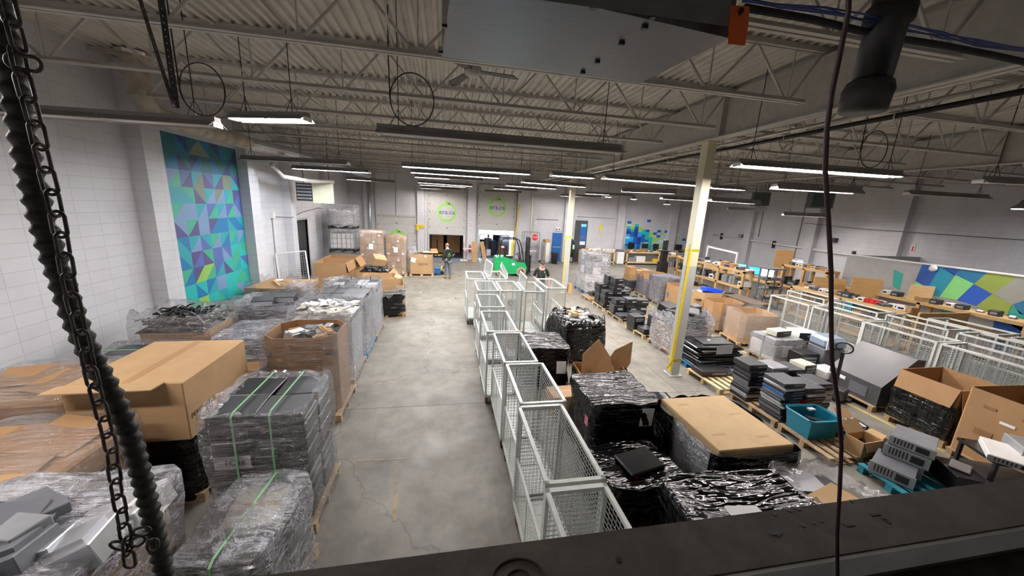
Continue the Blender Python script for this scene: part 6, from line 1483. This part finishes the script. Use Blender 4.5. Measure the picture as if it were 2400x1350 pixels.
m.b2(.93, .96, -.46, .46, 1.12, 1.17); m.build('carriage', 'black', o)
for y in (-.25, .25):
    m = MB(); m.b2(.97, 1.0, y-.06, y+.06, .05, .65); m.b2(.97, 1.95, y-.06, y+.06, .05, .09); m.build('fork', 'galv', o)
MB().cyl((-.62, -.3, 1.55), (-.62, -.3, 1.62), .07, 12).build('tail_light', 'red_glow', o)
MB().b2(-.1, .06, -.506, -.5, .62, .74).build('white_decal', 'paper', o)
text('printed_word', '5', .12, 'ink_black', o, (-.02, -.507, .68), (pi/2, 0, 0), .001)

# ---------------------------------------------------------------- people
def skin_mesh(name, verts, edges, radii, mat, parent, root=0, sub=2):
    me = bpy.data.meshes.new(name); me.from_pydata(verts, edges, []); me.materials.append(MATS[mat])
    o = bpy.data.objects.new(name, me); COL.objects.link(o)
    if parent: o.parent = parent
    md = o.modifiers.new('Skin', 'SKIN'); md.use_smooth_shade = True
    for i, r in enumerate(radii):
        sv = me.skin_vertices[0].data[i]; r = r if isinstance(r, tuple) else (r, r); sv.radius = r; sv.use_root = (i == root)
    o.modifiers.new('Subdivision', 'SUBSURF').levels = sub; o.modifiers[-1].render_levels = sub
    return o
def person(loc, rz, label, J, hair, hairmat, top, legs, shoe, top_mat, leg_mat, shoe_mat, extras=None):
    o = empty('person', loc, rz, label, 'person')
    # body: hips, chest, neck, head, arms with five fingers on each hand, legs
    V = []; E_ = []; Rr_ = []
    def add(p, r, prev=None):
        V.append(p); Rr_.append(r)
        if prev is not None: E_.append((prev, len(V)-1))
        return len(V)-1
    hip = add(J['hip'], (.13, .10)); ch = add(J['chest'], (.15, .11), hip); nk0 = add(J['neck'], (.075, .07), ch); nk1 = add(tuple(Vector(J['neck'])*.4+Vector(J['head'])*.6), .052, nk0)
    hd = add(J['head'], (.082, .095), nk1); add(tuple(Vector(J['head'])+Vector((0, .0, .085))), (.078, .088), hd)
    for s_ in ('L', 'R'):
        sh = add(J['sh'+s_], .058, nk0); el = add(J['el'+s_], .042, sh); wr = add(J['wr'+s_], .027, el)
        dv = (Vector(J['wr'+s_])-Vector(J['el'+s_])).normalized(); pm = Vector(J['wr'+s_])+dv*.07; pa = add(tuple(pm), (.038, .02), wr)
        sd = dv.cross(Vector((1, 0, 0))).normalized()
        for k in range(4):
            b0 = pm+dv*.03+sd*(.026-.017*k); L = (.065, .075, .07, .055)[k]
            f1 = add(tuple(b0), .0095, pa); f2 = add(tuple(b0+dv*L*.5+Vector((0, .008, 0))), .0085, f1); add(tuple(b0+dv*L*.85+Vector((0, .03, 0))), .0075, f2)
        t1 = add(tuple(pm-dv*.03+sd*.042), .0105, wr); add(tuple(pm+dv*.01+sd*.062), .009, t1)
        hp = add(tuple(Vector(J['hip'])+Vector((.09 if s_ == 'R' else -.09, 0, -.05))), .088, hip); kn = add(J['kn'+s_], .058, hp); an = add(J['an'+s_], .042, kn); ft = Vector(J['an'+s_])+Vector((0, .14, -.05)); add(tuple(ft), .035, an)
    b_ = skin_mesh('body', V, E_, Rr_, 'skin_tone', o, 0)
    H_ = Vector(J['head'])
    # face
    f = MB(); f.ball(tuple(H_+Vector((0, .095, .0))), .018, 5, (.8, 1.1, 1.3)); f.build('nose', 'skin_tone', o, True)
    f = MB()
    for x in (-.032, .032): f.ball(tuple(H_+Vector((x, .082, .03))), .011, 5, (1.2, .6, .8))
    f.build('eye', 'hair_dark', o, True); MB().box(tuple(H_+Vector((0, .085, -.045))), (.045, .012, .01)).build('mouth', 'pink', o)
    for x in (-.085, .085): MB().ball(tuple(H_+Vector((x, 0, .01))), .025, 5, (.4, .7, 1.1)).build('ear', 'skin_tone', o, True)
    if hair == 'short':
        m = MB(); m.ball(tuple(H_+Vector((0, -.022, .065))), .1, 9, (.9, .98, .95)); m.build('hair', hairmat, o, True)
    else:
        m = MB(); m.ball(tuple(H_+Vector((0, -.012, .075))), .1, 9, (.92, 1.0, .78)); m.b2(H_.x-.07, H_.x+.07, H_.y+.06, H_.y+.17, H_.z+.07, H_.z+.082); m.build('cap', 'hair_dark', o, True)
        m = MB(); m.ball(tuple(H_+Vector((0, .06, -.07))), .05, 7, (1.1, .7, .8)); m.build('beard', 'hair_red', o, True)
    # garments
    V2 = [J['hip'], J['chest'], J['neck'], J['shL'], J['shR']]; E2 = [(0, 1), (1, 2), (2, 3), (2, 4)]; R2 = [(.165, .125), (.18, .135), (.09, .085), .078, .078]
    for s_, i in (('L', 3), ('R', 4)):
        V2.append(J['el'+s_]); E2.append((i, len(V2)-1)); R2.append(.058)
        if top == 'long': V2.append(tuple(Vector(J['wr'+s_])*.92+Vector(J['el'+s_])*.08)); E2.append((len(V2)-2, len(V2)-1)); R2.append(.045)
    V2.append(tuple(Vector(J['hip'])+Vector((0, 0, -.1)))); E2.append((0, len(V2)-1)); R2.append((.165, .125))
    jk = skin_mesh('jacket' if top == 'long' else 'shirt', V2, E2, R2, top_mat, o, 0)
    V3 = [tuple(Vector(J['hip'])+Vector((0, 0, -.02)))]; E3 = []; R3 = [(.15, .115)]
    for s_ in ('L', 'R'):
        sg = .09 if s_ == 'R' else -.09
        V3 += [tuple(Vector(J['hip'])+Vector((sg, 0, -.1))), J['kn'+s_], tuple(Vector(J['an'+s_])+Vector((0, 0, .03)))]; n_ = len(V3)
        E3 += [(0, n_-3), (n_-3, n_-2), (n_-2, n_-1)]; R3 += [.1, .075, .062]
    skin_mesh('trousers', V3, E3, R3, leg_mat, o, 0)
    for s_ in ('L', 'R'):
        a = Vector(J['an'+s_]); skin_mesh('boot', [tuple(a+Vector((0, -.02, .05))), tuple(a+Vector((0, -.01, -.035))), tuple(a+Vector((0, .15, -.055)))], [(0, 1), (1, 2)], [.06, .058, (.052, .04)], shoe_mat, o, 1, 1)
    return o
# local frame: the figure faces +y
J1 = dict(hip=(0, 0, .96), chest=(0, .03, 1.28), neck=(0, .04, 1.47), head=(0, .09, 1.63), shL=(-.19, .03, 1.42), shR=(.19, .03, 1.42), elL=(-.26, -.02, 1.14), elR=(.25, .02, 1.13), wrL=(-.24, .1, .92), wrR=(.24, .12, .92), knL=(-.1, .06, .52), knR=(.1, -.02, .52), anL=(-.1, .02, .10), anR=(.1, -.1, .10))
P1 = person((.12, 18.0, 0), R(38), 'person in black hoodie, grey jeans and tan boots, back turned, gripping the pallet truck handle', J1, 'short', 'hair_red', 'long', 'long', 'boot', 'cloth_black', 'jeans', 'boots')
m = MB(); m.tube([(-.06, -.115, 1.24), (0, -.118, 1.32), (.06, -.115, 1.24), (-.06, -.115, 1.24)], .008, 5); m.b2(-.1, .1, -.12, -.112, 1.16, 1.175); m.build('back_print', 'logo_green', P1)
MB().tube([(-.09, -.04, 1.47), (-.05, -.1, 1.46), (.05, -.1, 1.46), (.09, -.04, 1.47)], .045, 8).build('hood', 'cloth_black', P1, True)
J2 = dict(hip=(0, 0, .96), chest=(0, .02, 1.28), neck=(0, .02, 1.47), head=(0, .06, 1.62), shL=(-.2, 0, 1.42), shR=(.2, 0, 1.42), elL=(-.3, -.02, 1.14), elR=(.27, -.06, 1.15), wrL=(-.33, .05, .9), wrR=(.2, .16, 1.02), knL=(-.1, .1, .52), knR=(.1, -.04, .52), anL=(-.11, .14, .10), anR=(.1, -.16, .13))
p = at(1271, 610, 1.79)
P2 = person((p.x, p.y, 0), R(180), 'person in dark cap and black polo shirt walking forward behind the mesh carts', J2, 'cap', 'hair_red', 'short', 'long', 'boot', 'cloth_black', 'jeans', 'black')
MB().box((-.09, .135, 1.36), (.05, .008, .05)).build('shirt_badge', 'logo_green', P2); MB().bar((.14, .13, 1.45), (.02, .15, 1.05), .014, .006).build('lanyard', 'grey_light', P2)

# ---------------------------------------------------------------- things under the roof
o = empty('air_duct', (0, 0, 0), 0, 'stained cream duct dropping from the roof and running along the left wall', 'duct')
a, b_, c, d = atx(323, 118, -5.62), atx(342, 240, -5.62), atx(620, 292, -5.35), atx(620, 292, -5.35)
m = MB(); a.z = 6.0; zl = 5.0
m.tube([(-5.45, 8.15, 6.0), (-5.45, 8.2, 5.35), (-5.45, 8.3, 5.14), (-5.42, 8.6, 5.06), (-5.3, 11.4, 5.05)], .17, 14); m.build('duct_run', 'tan_duct', o)
m = MB(); m.tube([(-5.3, 11.4, 5.05), (-5.2, 12.1, 5.05), (-4.9, 12.9, 5.05), (-4.6, 16.5, 5.05), (-4.3, 22.0, 5.05)], .17, 14); m.build('spiral_duct', 'galv', o)
for y in (13.5, 14.4, 15.3, 16.2, 17.6, 19): MB().cyl((-4.6-.085*0+(.3*(y-16.5)/5.5 if y > 16.5 else -.3*(16.5-y)/3.6), y-.02, 5.05), (-4.6+(.3*(y-16.5)/5.5 if y > 16.5 else -.3*(16.5-y)/3.6), y+.02, 5.05), .182, 16).build('duct_collar', 'galv', o)
MB().tube([(-5.0, 12.6, 4.95), (-5.3, 12.7, 4.6), (-5.2, 13.2, 4.3), (-4.7, 14.2, 4.25), (-4.2, 15.0, 4.3)], .07, 10).build('branch_pipe', 'steel_paint', o)
MB().lathe([(.22, 0), (.26, .05)], (-5.45, 8.15, 5.98), 12).build('foil_collar', 'foil', o)
# unit heaters
o = empty('unit_heater', (-5.05, 15.3, 3.55), R(0), 'unit heater with a cream side panel hung by the left wall above the grey door', 'heater')
MB().b2(-.45, .1, -.35, .35, 0, .65).build('motor_housing', 'grey_dark', o); MB().b2(.12, .85, -.38, -.34, -.06, .68).build('side_panel', 'cream', o) if 'cream' in MATS else None
plain('cream', (.62, .60, .44), .5, 0, .04)
MB().b2(.12, .85, -.38, -.3, -.06, .68).build('side_panel', 'cream', o)
m = MB()
for i in range(5): m.b2(-.42, .08, -.37, -.35, .06+i*.12, .12+i*.12)
m.build('louvre', 'galv', o); m = MB(); m.bar((-.3, 0, .65), (-.3, 0, 2.52), .02); m.bar((.6, 0, .65), (.6, 0, 2.52), .02); m.build('hanger_rod', 'dark_steel', o)
for i, (px, py, Y, lb) in enumerate(((1782, 468, 18.3, 'green unit heater hung before the right wall, left one'), (1923, 470, 14.0, 'green unit heater hung before the right wall beside the hanging cord'))):
    p = aty(px, py, Y); o = empty('unit_heater', (p.x, p.y, p.z-.35), R(-35), lb, 'heater'); MB().b2(-.42, .42, -.3, .3, 0, .75, bev=.02).build('housing', 'heater_green', o)
    m = MB()
    for k in range(6): m.b2(-.36, .36, -.32, -.3, .08+k*.1, .13+k*.1)
    m.build('louvre', 'dark_steel', o); m = MB(); m.bar((-.3, 0, .75), (-.3, 0, ZD-p.z+.36), .02); m.bar((.3, 0, .75), (.3, 0, ZD-p.z+.36), .02); m.build('hanger_rod', 'dark_steel', o); MB().cyl((.1, .1, .75), (.1, .1, 1.3), .09, 12).build('flue', 'galv', o)
# pipes
def pipe(name, pts, r, mat, label, cat='pipe', n=8): return tag(MB().tube(pts, r, n).build(name, mat, None, True), label, cat)
pipe('sprinkler_pipe', [(5.85, -1.5, 5.12), (5.85, 24.7, 5.12)], .035, 'black', 'black pipe running along the girder above the near column')
pipe('conduit', [(6.15, -1.5, 5.3), (6.15, 24.7, 5.3)], .03, 'steel_paint', 'pale pipe running beside the black one along the girder')
hk = empty('pipe_hooks', (0, 0, 0)); bpy.data.objects.remove(hk)
for y in (2.4, 4.1, 5.7, 7.4, 9.1, 10.8, 12.5):
    h_ = MB(); h_.tube([(5.85+.05*cos(t_*.6), y, 5.12+.06*sin(t_*.6)) for t_ in range(-2, 8)], .008, 5); h_.bar((5.9, y, 5.17), (5.9, y, ZD), .01); tag(h_.build('pipe_hanger', 'steel_paint'), 'thin hooked hanger holding the black pipe under the roof', 'hanger', 'pipe hangers along the girder')
X_ = WX1-.14
pipe('conduit', [atx(1671, 549.7, X_), atx(2015, 601, X_)], .05, 'white_paint', 'pale pipe on brackets along the right wall')
for px, py in ((1812, 572), (1998, 598), (1690, 553)): p = atx(px, py, X_); tag(MB().b2(p.x-.05, p.x+.13, p.y-.03, p.y+.03, p.z-.25, p.z+.2).build('pipe_bracket', 'grey_dark'), 'dark bracket holding the pale pipe on the right wall', 'bracket', 'brackets of the right wall pipe')
pipe('conduit', [tuple(atx(1906.6, 443, WX1-.03))[:0] or (WX1-.03, 17.3, 5.9), (WX1-.03, 17.3, 1.3)], .025, 'grey_light', 'thin vertical conduit on the right wall behind the upright board')
pipe('conduit', [(WX1-.03, 20.0, 5.9), (WX1-.03, 20.0, 2.6)], .025, 'grey_light', 'thin vertical conduit on the right wall by the first wall pilaster')
pipe('cable', [(WX1-.33, 16.9, 3.62), (WX1-.33, 14, 3.5), (WX1-.33, 9, 3.45), (WX1-.33, 4, 3.4)], .012, 'grey_dark', 'thin cable strung along the right wall over the office', 'cable')
for px, py, lb in ((1738, 553, 'small grey junction box on the right wall pipe'), (1955, 563, 'small dark speaker box on the right wall beside the cord')): p = atx(px, py, X_+.05); tag(MB().b2(p.x-.14, p.x+.07, p.y-.14, p.y+.14, p.z-.12, p.z+.12).build('junction_box', 'grey_dark' if px > 1800 else 'grey_light'), lb, 'box')
pipe('conduit', [(5.85, WY1-.3, 5.1), (5.85, WY1-.3, 1.9)], .05, 'white_strip', 'pale vertical pipe on the far wall behind the wire rack')
pipe('conduit', [(-4.78, WY1-.34, 5.4), (-4.78, WY1-.34, 0)], .09, 'galv', 'grey downpipe on the far wall left of the left dock door')
pipe('conduit', [(9.3, WY1-.03, 3.25), (12.2, WY1-.03, 3.25)], .018, 'grey_light', 'thin horizontal conduit on the far wall above the posters')
pipe('conduit', [(6.3, WY1-.03, 2.95), (7.9, WY1-.03, 2.95)], .015, 'grey_dark', 'thin horizontal conduit above the blue exit door')
tag(MB().b2(6.15, 6.33, WY1-.06, WY1, 2.6, 2.8).build('junction_box', 'white_plastic'), 'small white junction box on the far wall left of the blue door', 'box')
pipe('conduit', [(-6.08, 14.2, 2.95), (-6.08, 14.2, .2)], .018, 'grey_light', 'thin vertical conduit on the left wall before the side door')
pipe('cable', [(-6.08, 14.25, 2.95), (-5.8, 15.2, 2.9), (-6.08, 17, 3.05), (-6.08, 19, 3.2), (-6.05, 21, 3.1)], .012, 'grey_dark', 'sagging cable on the left wall above the side door', 'cable')
tag(MB().b2(-6.1, -6.0, 14.1, 14.28, 2.9, 3.1).build('junction_box', 'white_plastic'), 'small junction box at the top of the left wall conduit', 'box')
o = empty('camera_dome', (-6.05, 13.15, 2.62), 0, 'small black camera hanging on a cable on the left wall', 'camera'); MB().lathe([(.05, -.12), (.08, -.05), (.03, .1)], (0, 0, 0), 12).build('housing', 'black', o, True); MB().bar((0, 0, .1), (0, 0, 1.8), .008).build('wire', 'grey_dark', o)
# slotted angle brace hanging at upper left
o = empty('slotted_angle', (0, 0, 0), 0, 'dark perforated steel angles hanging from the roof at upper left', 'bracket')
p0, p1, p2 = aty(330, 5, 4.4), aty(408, 250, 4.4), aty(378, 5, 4.4)
for a_, b2 in ((p0, p1), (p2, p1+Vector((-.01, .05, 0)))):
    k = MB().bar(a_+(a_-b2)*.25, b2, .05, .006).build('angle_bar', 'dark_steel', o); hm = MB(); 
    for t_ in range(1, 16): q_ = a_.lerp(b2, t_/16); hm.box((q_.x, q_.y-.006, q_.z), (.012, .004, .012))
    hm.build('slot_hole', 'grey_light', k)
# ceiling fan between the joists
o = empty('ceiling_fan', tuple(at(1108, 168, 5.45)), R(-8), 'cream ceiling fan with curved dark edged blades under the roof', 'fan')
MB().lathe([(.06, -.06), (.12, -.02), (.12, .05), (.05, .1)], (0, 0, 0), 14).build('hub', 'steel_paint', o, True); MB().bar((0, 0, .1), (0, 0, .6), .03).build('downrod', 'steel_paint', o)
for k in range(3):
    bl = MB(); bl.add([(.1, -.05, 0), (.55, -.09, -.03), (.62, -.02, -.05), (.55, .07, -.02), (.1, .05, 0), (.1, -.05, .008), (.55, -.09, -.022), (.62, -.02, -.042), (.55, .07, -.012), (.1, .05, .008)], [(0, 1, 2, 3, 4), (9, 8, 7, 6, 5), (0, 5, 6, 1), (1, 6, 7, 2), (2, 7, 8, 3), (3, 8, 9, 4)])
    b2 = bl.build('fan_blade', 'dark_steel', o); b2.rotation_euler.z = k*2*pi/3+pi*.03

# ---------------------------------------------------------------- hanging close to the camera
# sheet metal heater box overhead
z = 4.5
P_ = [at(1035, 133, z), at(1500, 195, z), at(1710, 92, z), at(1705, 60, z), at(1238, -4, z), at(1050, -30, z), at(1058, 0, z)]
o = empty('overhead_unit', (0, 0, 0), 0, 'bare sheet metal underside of an overhead unit at the top of the picture', 'heating unit')
a, b_, c, d = P_[0], P_[1], at(1712, 90, z), at(1062, -60, z)
m = MB(); q = [a, b_, c, d]; m.add([tuple(v) for v in q]+[(v.x, v.y, z+.5) for v in q], [(0, 1, 2, 3), (7, 6, 5, 4), (0, 4, 5, 1), (1, 5, 6, 2), (2, 6, 7, 3), (3, 7, 4, 0)]); m.build('metal_casing', 'galv_sheet', o)
e = [at(1238, -4, z-.012), at(1706, 62, z-.012), at(1722, -60, z-.012), at(1230, -80, z-.012)]
m = MB(); m.add([tuple(v) for v in e]+[(v.x, v.y, z-.001) for v in e], [(0, 1, 2, 3), (7, 6, 5, 4), (0, 4, 5, 1), (1, 5, 6, 2), (2, 6, 7, 3), (3, 7, 4, 0)]); m.build('dark_flange', 'black_soft', o)
for px, py in ((1511, 64), (1457, 102), (1400, 145), (1366, 170), (1391, 16), (1530, 38), (1042, 61), (1033, 122)): p = at(px, py, z-.004); MB().b2(p.x-.012, p.x+.012, p.y-.010, p.y+.010, z-.012, z).build('rivet_clip', 'black', o)
for x_ in (a.x+.15, b_.x-.15): MB().bar((x_, a.y-.2, z+.5), (x_, a.y-.2, ZD+.02), .02).build('hanger_rod', 'dark_steel', o)
tg = tag(MB().add([tuple(aty(px, py, 1.55)) for px, py in ((1712, 12), (1757, 15), (1754, 60), (1746, 107), (1706, 103), (1708, 60))]+[tuple(aty(px, py, 1.553)) for px, py in ((1712, 12), (1757, 15), (1754, 60), (1746, 107), (1706, 103), (1708, 60))], [(0, 1, 2, 3, 4, 5), (11, 10, 9, 8, 7, 6)]+[(i, 6+i, 6+(i+1) % 6, (i+1) % 6) for i in range(6)]).build('orange_tag', 'orange'), 'orange tag hanging from the sheet metal unit', 'tag')
p = aty(1737, 25, 1.545); MB().cyl((p.x, p.y-.004, p.z), (p.x, p.y+.002, p.z), .012, 10).build('tag_hole', 'black', tg); MB().bar((p.x, p.y, p.z), (p.x, p.y+.05, 4.5), .012).build('tag_wire', 'black', tg)
s_ = MB(); p = aty(1692, 22, 1.6); s_.box(tuple(p), (.06, .003, .09), 0, 0, .15); tag(s_.build('paper_tag', 'paper_grey'), 'small white printed tag left of the orange tag', 'tag'); MB().bar(tuple(p+Vector((0, 0, .04))), (p.x, p.y, 4.5), .003).build('tag_string', 'grey_dark', s_ and bpy.data.objects['paper_tag'])
# big black pipe with an open end
o = empty('black_pipe', (0, 0, 0), 0, 'thick black pipe with a wide collar hanging down at upper right', 'pipe')
A_, B_ = aty(2115, -70, 2.2), aty(2030, 225, 2.2)
m = MB(); m.tube([A_+(A_-B_)*1.2, A_, B_], .108, 20); m.build('pipe_run', 'black', o, True)
u_ = (B_-A_).normalized(); m = MB(); m.tube([B_-u_*.08, B_-u_*.03, B_, B_+u_*.1], [.125, .14, .135, .13], 20); m.build('end_collar', 'dark_steel', o, True)
m = MB(); m.tube([A_+u_*.22, A_+u_*.30], .13, 20); m.build('coupling', 'black_soft', o, True)
# hanging cord, black cable, blue cables
pts = [aty(x_, y_, .60) for x_, y_ in ((1990, -60), (1988, 30), (1972, 110), (1950, 215), (1938, 300), (1934, 400), (1942, 520), (1948, 640), (1948, 760), (1950, 850), (1965, 950), (1972, 1050), (1968, 1150), (1962, 1250), (1963, 1380))]
tag(MB().tube([Vector((pts[0].x, .6, 6.05))]+pts, .0042, 8).build('hanging_cord', 'cord_purple', None, True), 'thin dark purple cord hanging down the right side across the whole picture', 'cord')
pts = [at(x_, y_, 4.95) for x_, y_ in ((1745, 18), (1900, 45), (2070, 85), (2200, 105), (2330, 130), (2420, 150), (2600, 150))]
tag(MB().tube(pts, .022, 8).build('black_cable', 'black_soft', None, True), 'thick black cable lying along the near joist at upper right', 'cable')
for i in range(5):
    pts = [at(x_, y_+rnd.uniform(-9, 9), 5.0) for x_, y_ in ((1740, 2), (1830, 12), (1930, 25), (2030, 42), (2130, 66), (2210, 82), (2290, 100), (2420, 122))]
    tag(MB().tube(pts, .005, 6).build('blue_cable', 'blue_cable', None, True), 'thin blue data cable in the bundle at the upper right', 'cable', 'blue data cables at the upper right')
# ribbed conduit and chain down the left
hp = [(-14, -40), (5, 60), (22, 150), (45, 270), (70, 400), (103, 530), (145, 660), (180, 760), (222, 850), (265, 930), (300, 1010), (325, 1090), (348, 1180), (372, 1280), (395, 1390)]
Yh = .95; P = [aty(x_, y_, Yh) for x_, y_ in hp]; P = [Vector((P[0].x-.05, Yh, 6.0))]+P
def resample(P, step):
    out = [P[0]]; acc = 0
    for a_, b2 in zip(P[:-1], P[1:]):
        L = (b2-a_).length; t_ = step-acc
        while t_ < L: out.append(a_.lerp(b2, t_/L)); t_ += step
        acc = (acc+L) % step
    return out
def smooth(P, n=6):
    out = []
    for i in range(len(P)-1):
        p0_, p1_, p2_, p3_ = P[max(i-1, 0)], P[i], P[i+1], P[min(i+2, len(P)-1)]
        for k in range(n):
            t_ = k/n; out.append(.5*((2*p1_)+(-p0_+p2_)*t_+(2*p0_-5*p1_+4*p2_-p3_)*t_*t_+(-p0_+3*p1_-3*p2_+p3_)*t_**3))
    return out+[P[-1]]
Q = resample(smooth(P[1:]), .0062); Q = Q
rad = [.0165+.0065*(.5+.5*cos(i*2*pi/5)) for i in range(len(Q))]
tag(MB().tube([P[0]]+Q, [.0165]+rad, 12).build('ribbed_hose', 'hose_black', None, True), 'thick black ribbed flexible hose hanging down the left foreground', 'hose')
cp = [(20, 20), (40, 120), (60, 210), (85, 300), (105, 390), (128, 480), (148, 580), (165, 680), (185, 760), (205, 840), (222, 910), (245, 990), (262, 1060), (272, 1140), (288, 1220), (300, 1290), (310, 1370)]
Yc = .90; Pc = [aty(x_, y_, Yc) for x_, y_ in cp]
ch_ = empty('steel_chain', tuple(Pc[0]), 0, 'dark steel link chain hanging beside the ribbed hose', 'chain')
Pc = [Vector((Pc[0].x-.06, Yc, 4.95)), ]+Pc; Cs = resample(smooth(Pc), .043)
for i, p in enumerate(Cs[:-1]):
    t_ = (Cs[i+1]-p).normalized(); side = Vector((0, 1, 0)) if i % 2 else t_.cross(Vector((0, 1, 0))).normalized()
    L, w2 = .0145, .0125; pts = []
    for k in range(14):
        q_ = 2*pi*k/14; c_, s2 = cos(q_), sin(q_)
        pts.append(p+t_*(c_*w2+(L if c_ > 0 else -L))+side*(s2*w2)-Pc[1]*0-ch_.location)
    MB().tube(pts, .0034, 6, closed=True).build('chain_link', 'chain_steel', ch_, True)
for dx, dz_, a in ((.012, .0, .6), (-.012, -.01, -.5), (.03, -.015, 1.2), (.02, .03, .2)):
    p = aty(300+dx*800, 1270, Yc)+Vector((dx, 0, dz_)); pts = [Vector((p.x+.02*cos(k*.45)*cos(a)-.012*sin(k*.45)*sin(a), p.y, p.z+.02*cos(k*.45)*sin(a)+.012*sin(k*.45)*cos(a)))-ch_.location for k in range(14)]
    MB().tube(pts, .0034, 6, closed=True).build('chain_link', 'chain_steel', ch_, True)
MB().bar(Vector((Pc[0].x, Yc, 4.9))-ch_.location, Vector((Pc[0].x, Yc, 6.07))-ch_.location, .012).build('chain_hook', 'chain_steel', ch_)

# small marks on the far wall and litter on the floor
o = tag(MB().box((11.2, WY1-.04, 2.6), (.22, .03, .3)).build('yellow_sign', 'yellow'), 'small yellow sign on the far wall right of the posters', 'sign'); MB().box((11.1, WY1-.05, 2.3), (.05, .02, .4), 0, 0, -.2).build('hanging_strip', 'yellow', o)
for i, (px, py) in enumerate(((1075, 647), (1080, 648), (1068, 700), (985, 686), (1062, 642))):
    p = at(px, py); tag(MB().box((p.x, p.y, .012), (.07, .04, .02), i, bev=.004).build('litter_scrap', 'grey_dark' if i != 3 else 'paper'), ('small dark scrap lying on the bare aisle floor' if i != 3 else 'white scrap of paper on the bare aisle floor'), 'scrap', 'dark scraps on the aisle floor' if i != 3 else None)
o = empty('yellow_clamp', (1.18, 23.95, .01), 0, 'white dock plate handle on the floor beside the signal light', 'handle'); MB().bar((-.2, 0, .05), (.25, -.1, .05), .09).build('grip', 'white_paint', o)
